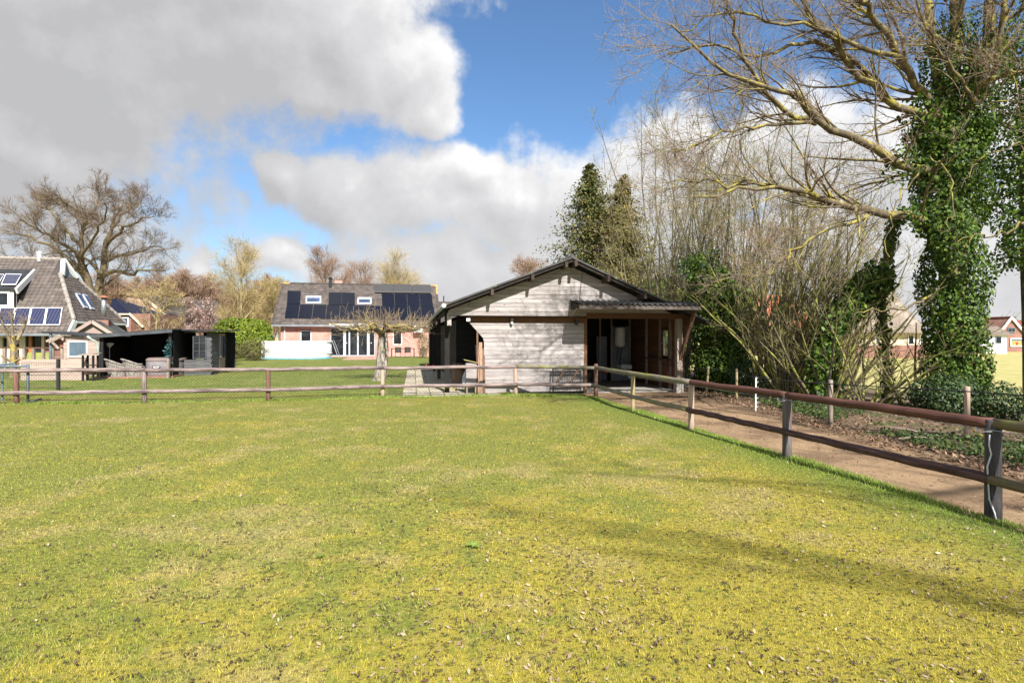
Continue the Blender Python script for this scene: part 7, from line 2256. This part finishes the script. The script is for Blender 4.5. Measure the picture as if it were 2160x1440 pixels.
under(959, 2230, 10.8, .7, .5, 1300, 'evergreen shrub under the trees at the bend of the hedge')
# fallen grey sticks under the hedge
rng = np.random.default_rng(960)
for k in range(7):
    x_ = rng.uniform(1880, 2150); p0 = gr(x_, rng.uniform(905, 925), 0.02); p1 = p0 + Vector((rng.uniform(-.7, .7), rng.uniform(-.25, .25), rng.uniform(.02, .22)))
    o = MB().tube([p0 - p0, (p1 - p0) * .5 + Vector((0, 0, .03)), p1 - p0], [.012, .01, .006], 6).build('fallen_stick', M['timber']); o.location = p0
    tag(o, 'grey fallen stick lying under the hedge behind the brown rail', 'stick', 'fallen sticks under the hedge')

# --- pollarded orchard tree in the garden
rng = np.random.default_rng(111)
pb = gr(800, 803); PY = pb.y
t_ = ptlist([(797, 806), (800, 790), (803, 760), (806, 730), (807, 704)], PY, PY, .27, .15); t_[1][1] = .20; t_[1][2] = .17
P0_, R0_ = stack([t_, ptlist([(808, 800), (811, 770), (814, 735), (811, 702)], PY - .08, PY, .12, .10)], 9)
P0_[:, 0, 2] = -.05
arms = []
zt = px(0, 703, PY).z
for k in range(15):
    a = 6.283 * k / 15 + rng.normal() * .12; L = rng.uniform(1.5, 2.1)
    pts = [Vector((px(808, 0, PY).x + math.cos(a) * L * s, PY + math.sin(a) * L * .8 * s, zt + .02 + .30 * s ** .6 + .12 * math.sin(s * 5 + k) + rng.normal() * .02)) for s in np.linspace(0, 1, 6)]
    arms.append((pts, list(np.linspace(.062, .022, 6))))
A_, B_ = stack(arms, 12)
A_ = jit(rng, A_, .03)
sh_, sr_ = sprout(rng, A_, B_, 15, .15, 1.0, (.6, 1.4), (.4, 1.15), 6, rr=.20, up=.20, wig=.28, minr=.010, lenfall=.2)
s4, q4 = sprout(rng, sh_, sr_, 4, .2, 1.0, (.4, 1.0), (.12, .35), 4, rr=.6, up=.12, wig=.3, minr=.006)
s5, q5 = sprout(rng, A_, B_, 8, .15, 1.0, (.6, 1.4), (.2, .5), 5, rr=.25, up=-.1, wig=.3, minr=.009)
finish('pollard_tree', (pb.x, PY, -.05), 'flat-topped pollarded tree with lichened arms on the garden lawn', 'tree', M['bark_apple'], [(P0_, R0_, 14, 0)], [(A_, B_, 7, .1), (sh_, sr_, 4, .55), (s4, q4, 3, .9), (s5, q5, 3, .6)], tbark=M['bark_mottled'])
# small pruned tree in front of the farmhouse
rng = np.random.default_rng(112)
t_ = [ptlist([(27, 800), (27, 770), (28, 740), (27, 712)], 24, 24, .14, .09), ptlist([(28, 740), (18, 712), (8, 690), (2, 668)], 24, 23.5, .07, .03), ptlist([(28, 735), (40, 710), (52, 690), (55, 668)], 24, 24.6, .07, .03), ptlist([(27, 712), (25, 690), (28, 662)], 24, 24, .07, .03)]
P0_, R0_ = stack(t_, 9); P0_[0, 0, 2] = -.05
a2, b2 = sprout(rng, P0_, R0_, 13, .35, 1.0, (.5, 1.2), (.35, .9), 6, rr=.4, up=.1, wig=.3, minr=.010)
a3, b3 = sprout(rng, a2, b2, 5, .2, 1.0, (.4, 1.1), (.12, .35), 4, rr=.6, up=.1, wig=.3, minr=.007)
finish('pruned_tree', (px(27, 0, 24).x, 24, -.05), 'small knobbly pruned tree in front of the farmhouse deck', 'tree', M['bark_apple'], [(P0_, R0_, 8, 0)], [(a2, b2, 4, .5), (a3, b3, 3, .9)])

# --- bare tree standing behind the viewer; its limbs throw the long shadows on the grass
rng = np.random.default_rng(113)
def wl(pts, r0, r1): return [Vector(p) for p in pts], list(np.linspace(r0, r1, len(pts)))
tw_ = [wl([(11.5, -12.5, -.1), (11.4, -12.5, 4), (11.2, -12.4, 8.0), (11.1, -12.3, 12.0), (11.2, -12.2, 16)], .30, .08),
       wl([(11.3, -12.4, 8.2), (9.6, -11.6, 9.4), (7.6, -11.0, 10.2), (5.8, -10.6, 10.6), (4.0, -10.2, 11.2)], .075, .018),
       wl([(11.2, -12.4, 9.6), (9.8, -10.8, 10.8), (8.0, -9.8, 11.4), (6.4, -9.2, 12.0), (4.8, -9.0, 12.6)], .07, .018),
       wl([(11.2, -12.3, 11), (9.4, -11.6, 12.4), (7.6, -10.8, 13.2), (5.8, -10.4, 13.8), (4.2, -10.0, 14.2)], .075, .018),
       wl([(11.3, -12.4, 7.4), (10.0, -12.2, 8.4), (8.4, -12.0, 9.0), (7.0, -11.8, 9.4)], .055, .014),
       wl([(11.1, -12.3, 12.5), (9.9, -11.4, 14.2), (8.4, -10.6, 15.2), (7.0, -10.2, 15.9)], .06, .018),
       wl([(11.2, -12.3, 9.8), (9.6, -8.6, 10.6), (8.0, -6.2, 11.0), (6.4, -5.8, 11.1), (4.8, -5.6, 11.3)], .06, .02),
       wl([(11.2, -12.4, 8.6), (9.0, -9.5, 9.6), (6.9, -7.9, 10.0), (5.6, -7.4, 10.2), (4.4, -7.2, 10.4)], .06, .02),
       wl([(11.3, -12.4, 9.0), (10.2, -10.8, 9.4), (9.2, -9.4, 9.9), (8.4, -8.0, 10.6)], .06, .018)]
P0_, R0_ = stack(tw_, 12)
R0_[1:] *= .68
a2, b2 = sprout(rng, P0_[1:], R0_[1:], 9, .2, 1.0, (.35, .8), (.7, 1.8), 7, rr=.4, up=.02, wig=.2, minr=.007, bias=(-.15, 0, 0))
a3, b3 = sprout(rng, a2, b2, 5, .2, 1.0, (.35, .9), (.3, .8), 4, rr=.6, minr=.005)
finish('bare_tree', (11.5, -12.5, -.1), 'bare tree of the hedge row standing beside the paddock fence, out of the picture', 'tree', M['bark_big'], [(P0_, R0_, 8, 0)], [(a2, b2, 4, .4), (a3, b3, 3, .9)])

rng = np.random.default_rng(114)
tw_ = [wl([(13.0, -3.5, -.1), (12.9, -3.5, 4), (12.8, -3.4, 8.0), (12.6, -3.3, 12.0)], .26, .07),
       wl([(12.8, -3.4, 6.0), (11.4, -3.6, 7.4), (10.0, -4.2, 8.2), (8.8, -4.8, 8.6), (7.4, -5.6, 8.8)], .11, .035),
       wl([(12.8, -3.4, 7.0), (11.2, -2.6, 8.2), (9.8, -2.0, 8.8), (8.6, -1.8, 9.2)], .11, .035),
       wl([(12.8, -3.4, 7.6), (11.6, -1.6, 8.6), (10.4, -.2, 9.2), (9.4, .8, 9.6)], .11, .035),
       wl([(12.7, -3.4, 8.8), (11.2, -4.6, 10.2), (9.6, -5.6, 10.8), (8.2, -6.6, 11.2)], .11, .035),
       wl([(12.7, -3.4, 9.4), (11.4, -2.2, 10.8), (10.2, -1.0, 11.6), (9.2, .6, 12.2)], .10, .035)]
P0_, R0_ = stack(tw_, 12)
a2, b2 = sprout(rng, P0_[1:], R0_[1:], 9, .2, 1.0, (.35, .9), (.7, 1.9), 7, rr=.45, up=.02, wig=.2, minr=.014, bias=(-.15, 0, 0))
a3, b3 = sprout(rng, a2, b2, 5, .2, 1.0, (.35, .9), (.3, .9), 4, rr=.6, minr=.010)
finish('bare_tree', (13.0, -3.5, -.1), 'bare tree of the hedge row whose limbs shade the dirt track, out of the picture', 'tree', M['bark_big'], [(P0_, R0_, 8, 0)], [(a2, b2, 4, .4), (a3, b3, 3, .9)])
# ------------------------------------------------------------------ litter and weeds
rng = np.random.default_rng(990)
def leaf_mesh(seed):
    """one curled oak leaf, about 1 m long before scaling"""
    r = np.random.default_rng(seed)
    n = 7; xs_ = np.linspace(-.5, .5, n); wd = np.array([.02, .16, .13, .24, .18, .20, .02]) * r.uniform(.8, 1.2, n)
    curl = r.uniform(.15, .5); tw = r.uniform(-.6, .6)
    V_ = []
    for i, x in enumerate(xs_):
        z = curl * (x ** 2) * 1.3
        for s in (-1, 0, 1):
            a = tw * x
            V_.append((x, s * wd[i] * math.cos(a), z + abs(s) * wd[i] * r.uniform(.2, .9) + s * wd[i] * math.sin(a)))
    F_ = []
    for i in range(n - 1):
        for j in range(2):
            a = i * 3 + j; F_.append((a, a + 3, a + 4, a + 1))
    me = np_mesh('dry_leaf', np.array(V_), np.array(F_), True, np.full(len(V_), r.random()))
    me.materials.append(M['dryleaf'])
    return me
LMs = [leaf_mesh(s) for s in range(9)]
def leaf_spots(n, fn):
    out = []
    while len(out) < n:
        y = H * F / rng.uniform(125, 800); x = rng.uniform(-1150, 1150) * y / F
        if x < float(xedge(y)) - .05 and rng.random() < fn(x, y) * max(.05, .35 + .9 * float(fbm2(np.array(x), np.array(y), 66, 4, 1.9))): out.append((x, y))
    return out
dens_ = lambda x, y: .12 + .88 * min(1, max(0, (x + 2.2) / 4.0)) * (1 if y > 3 else .7)
sp_ = leaf_spots(1900, dens_)
sp_.sort(key=lambda p: p[1])
big, rest = sp_[:280], sp_[280:]
for x, y in big:
    o = link('dry_leaf', LMs[rng.integers(9)], None)
    s = rng.uniform(.014, .038)
    o.scale = (s, s, s); o.location = (x, y, float(pad_z(np.array(x), np.array(y))) + .008 + s * .04)
    o.rotation_euler = (rng.uniform(-.4, .4), rng.uniform(-.4, .4), rng.uniform(0, 6.28))
    tag(o, 'curled dry brown leaf lying on the paddock grass', 'leaf', 'fallen leaves on the paddock grass')
def leaf_cloud(name, pts, size, m, label, cat, zf, tilt=.5, shape='oval'):
    pts = np.array(pts); n = len(pts)
    pos = np.stack([pts[:, 0], pts[:, 1], zf(pts[:, 0], pts[:, 1])], -1)
    v, f, r_ = leaves_np(rng, pos, rng.normal(size=(n, 3)) * tilt + np.array([0, 0, 1.0]), size, shape)
    return tag(link(name, np_mesh(name, v, f, False, r_), m), label, cat, kind='stuff')
leaf_cloud('leaf_litter', rest + leaf_spots(700, dens_), (.014, .04), M['dryleaf'], 'scattered dry leaves further out on the paddock grass', 'leaves', lambda x, y: pad_z(x, y) + .018)
# dark crumbs of soil
n = 700
yy_ = H * F / rng.uniform(125, 800, n); xx_ = rng.uniform(-1150, 1150, n) * yy_ / F
k_ = xx_ < xedge(yy_) - .1
M['crumb'] = mat('dark_soil_crumb', (.06, .042, .03), (.035, .025, .02), scale=40)
pos = np.stack([xx_[k_], yy_[k_], pad_z(xx_[k_], yy_[k_]) + .012], -1)
pos = np.repeat(pos, 6, 0) + rng.normal(size=(len(pos) * 6, 3)) * np.array([.022, .022, .004])
v, f, r_ = leaves_np(rng, pos, rng.normal(size=pos.shape) + np.array([0, 0, .6]), (.01, .028), 'oval')
tag(link('soil_crumbs', np_mesh('soil_crumbs', v, f, False, r_), M['crumb']), 'small dark worm casts and soil crumbs in the paddock grass', 'soil', kind='stuff')
# brown litter and ground ivy at the hedge foot
def hedge_pts(n, w0, w1, y0=5.0, y1=24.0):
    y = y0 + (y1 - y0) * rng.random(n) ** 1.2
    hl_ = 6.35 + np.clip(9 - y, 0, 20) * .2 - np.clip(y - 19, 0, 20) * .1
    return np.stack([hl_ + w0 + (w1 - w0) * rng.random(n) ** 1.3, y], -1)
hz = lambda x, y: -.03 + .06 * np.clip((x - 6.6) / 1.2, 0, 1) + rng.random(len(x)) * .03
leaf_cloud('hedge_leaf_litter', hedge_pts(9000, -.5, 3.0), (.04, .09), M['litter'], 'brown fallen leaves covering the soil along the hedge foot', 'leaves', hz)
gi = hedge_pts(17000, .15, 2.6, 6.0, 22)
m_ = fbm2(gi[:, 0] * 1.2, gi[:, 1], 55, 4, 1.3) > .08
leaf_cloud('ground_ivy', gi[m_], (.03, .07), M['groundivy'], 'patchy ground ivy and green herbs along the hedge foot', 'ivy', lambda x, y: hz(x, y) + .02 + .10 * rng.random(len(x)) ** 2, tilt=.8, shape='ivy')
# crumbs and chips on the track
n = 1600
y = 3.5 + 13 * rng.random(n); x = xedge(y) + .3 + rng.random(n) * 3.2
leaf_cloud('track_litter', np.stack([x, y], -1), (.015, .05), M['litter'], 'small leaf and bark scraps trodden into the dirt track', 'litter', lambda x, y: np.full(len(x), -.042) + .01 * rng.random(len(x)))
# weeds: rosettes
def rosette(x, y, s, label, group=None):
    p = gr(x, y); r0 = root('weed', (p.x, p.y, float(pad_z(np.array(p.x), np.array(p.y))) + .0), label, 'weed', group=group)
    for k in range(9):
        a = 6.283 * k / 9 + rng.normal() * .2; L = s * rng.uniform(.7, 1.15); w = L * .16
        mb = MB(); pts = []
        for t_ in (0, .3, .65, 1.0):
            ww = w * (0.25, .8, 1.0, .08)[(0, .3, .65, 1.0).index(t_)]; zz = .012 + L * (.55 * t_ - .42 * t_ * t_)
            c, sn = math.cos(a), math.sin(a)
            pts += [(c * L * t_ - sn * ww, sn * L * t_ + c * ww, zz + .01), (c * L * t_ + sn * ww, sn * L * t_ - c * ww, zz + .01)]
        mb.add(pts, [(0, 1, 3, 2), (2, 3, 5, 4), (4, 5, 7, 6)]).build('weed_leaf', M['weed'], r0, True)
rosette(1000, 1162, .075, 'bright green weed rosette alone in the middle of the paddock')
rosette(675, 1182, .05, 'small upright weed in the dry grass of the paddock')
rosette(1068, 832, .22, 'leafy weed clump at the foot of the white barn boards')
rosette(1003, 834, .20, 'leafy weed clump below the leaning planks of the barn')
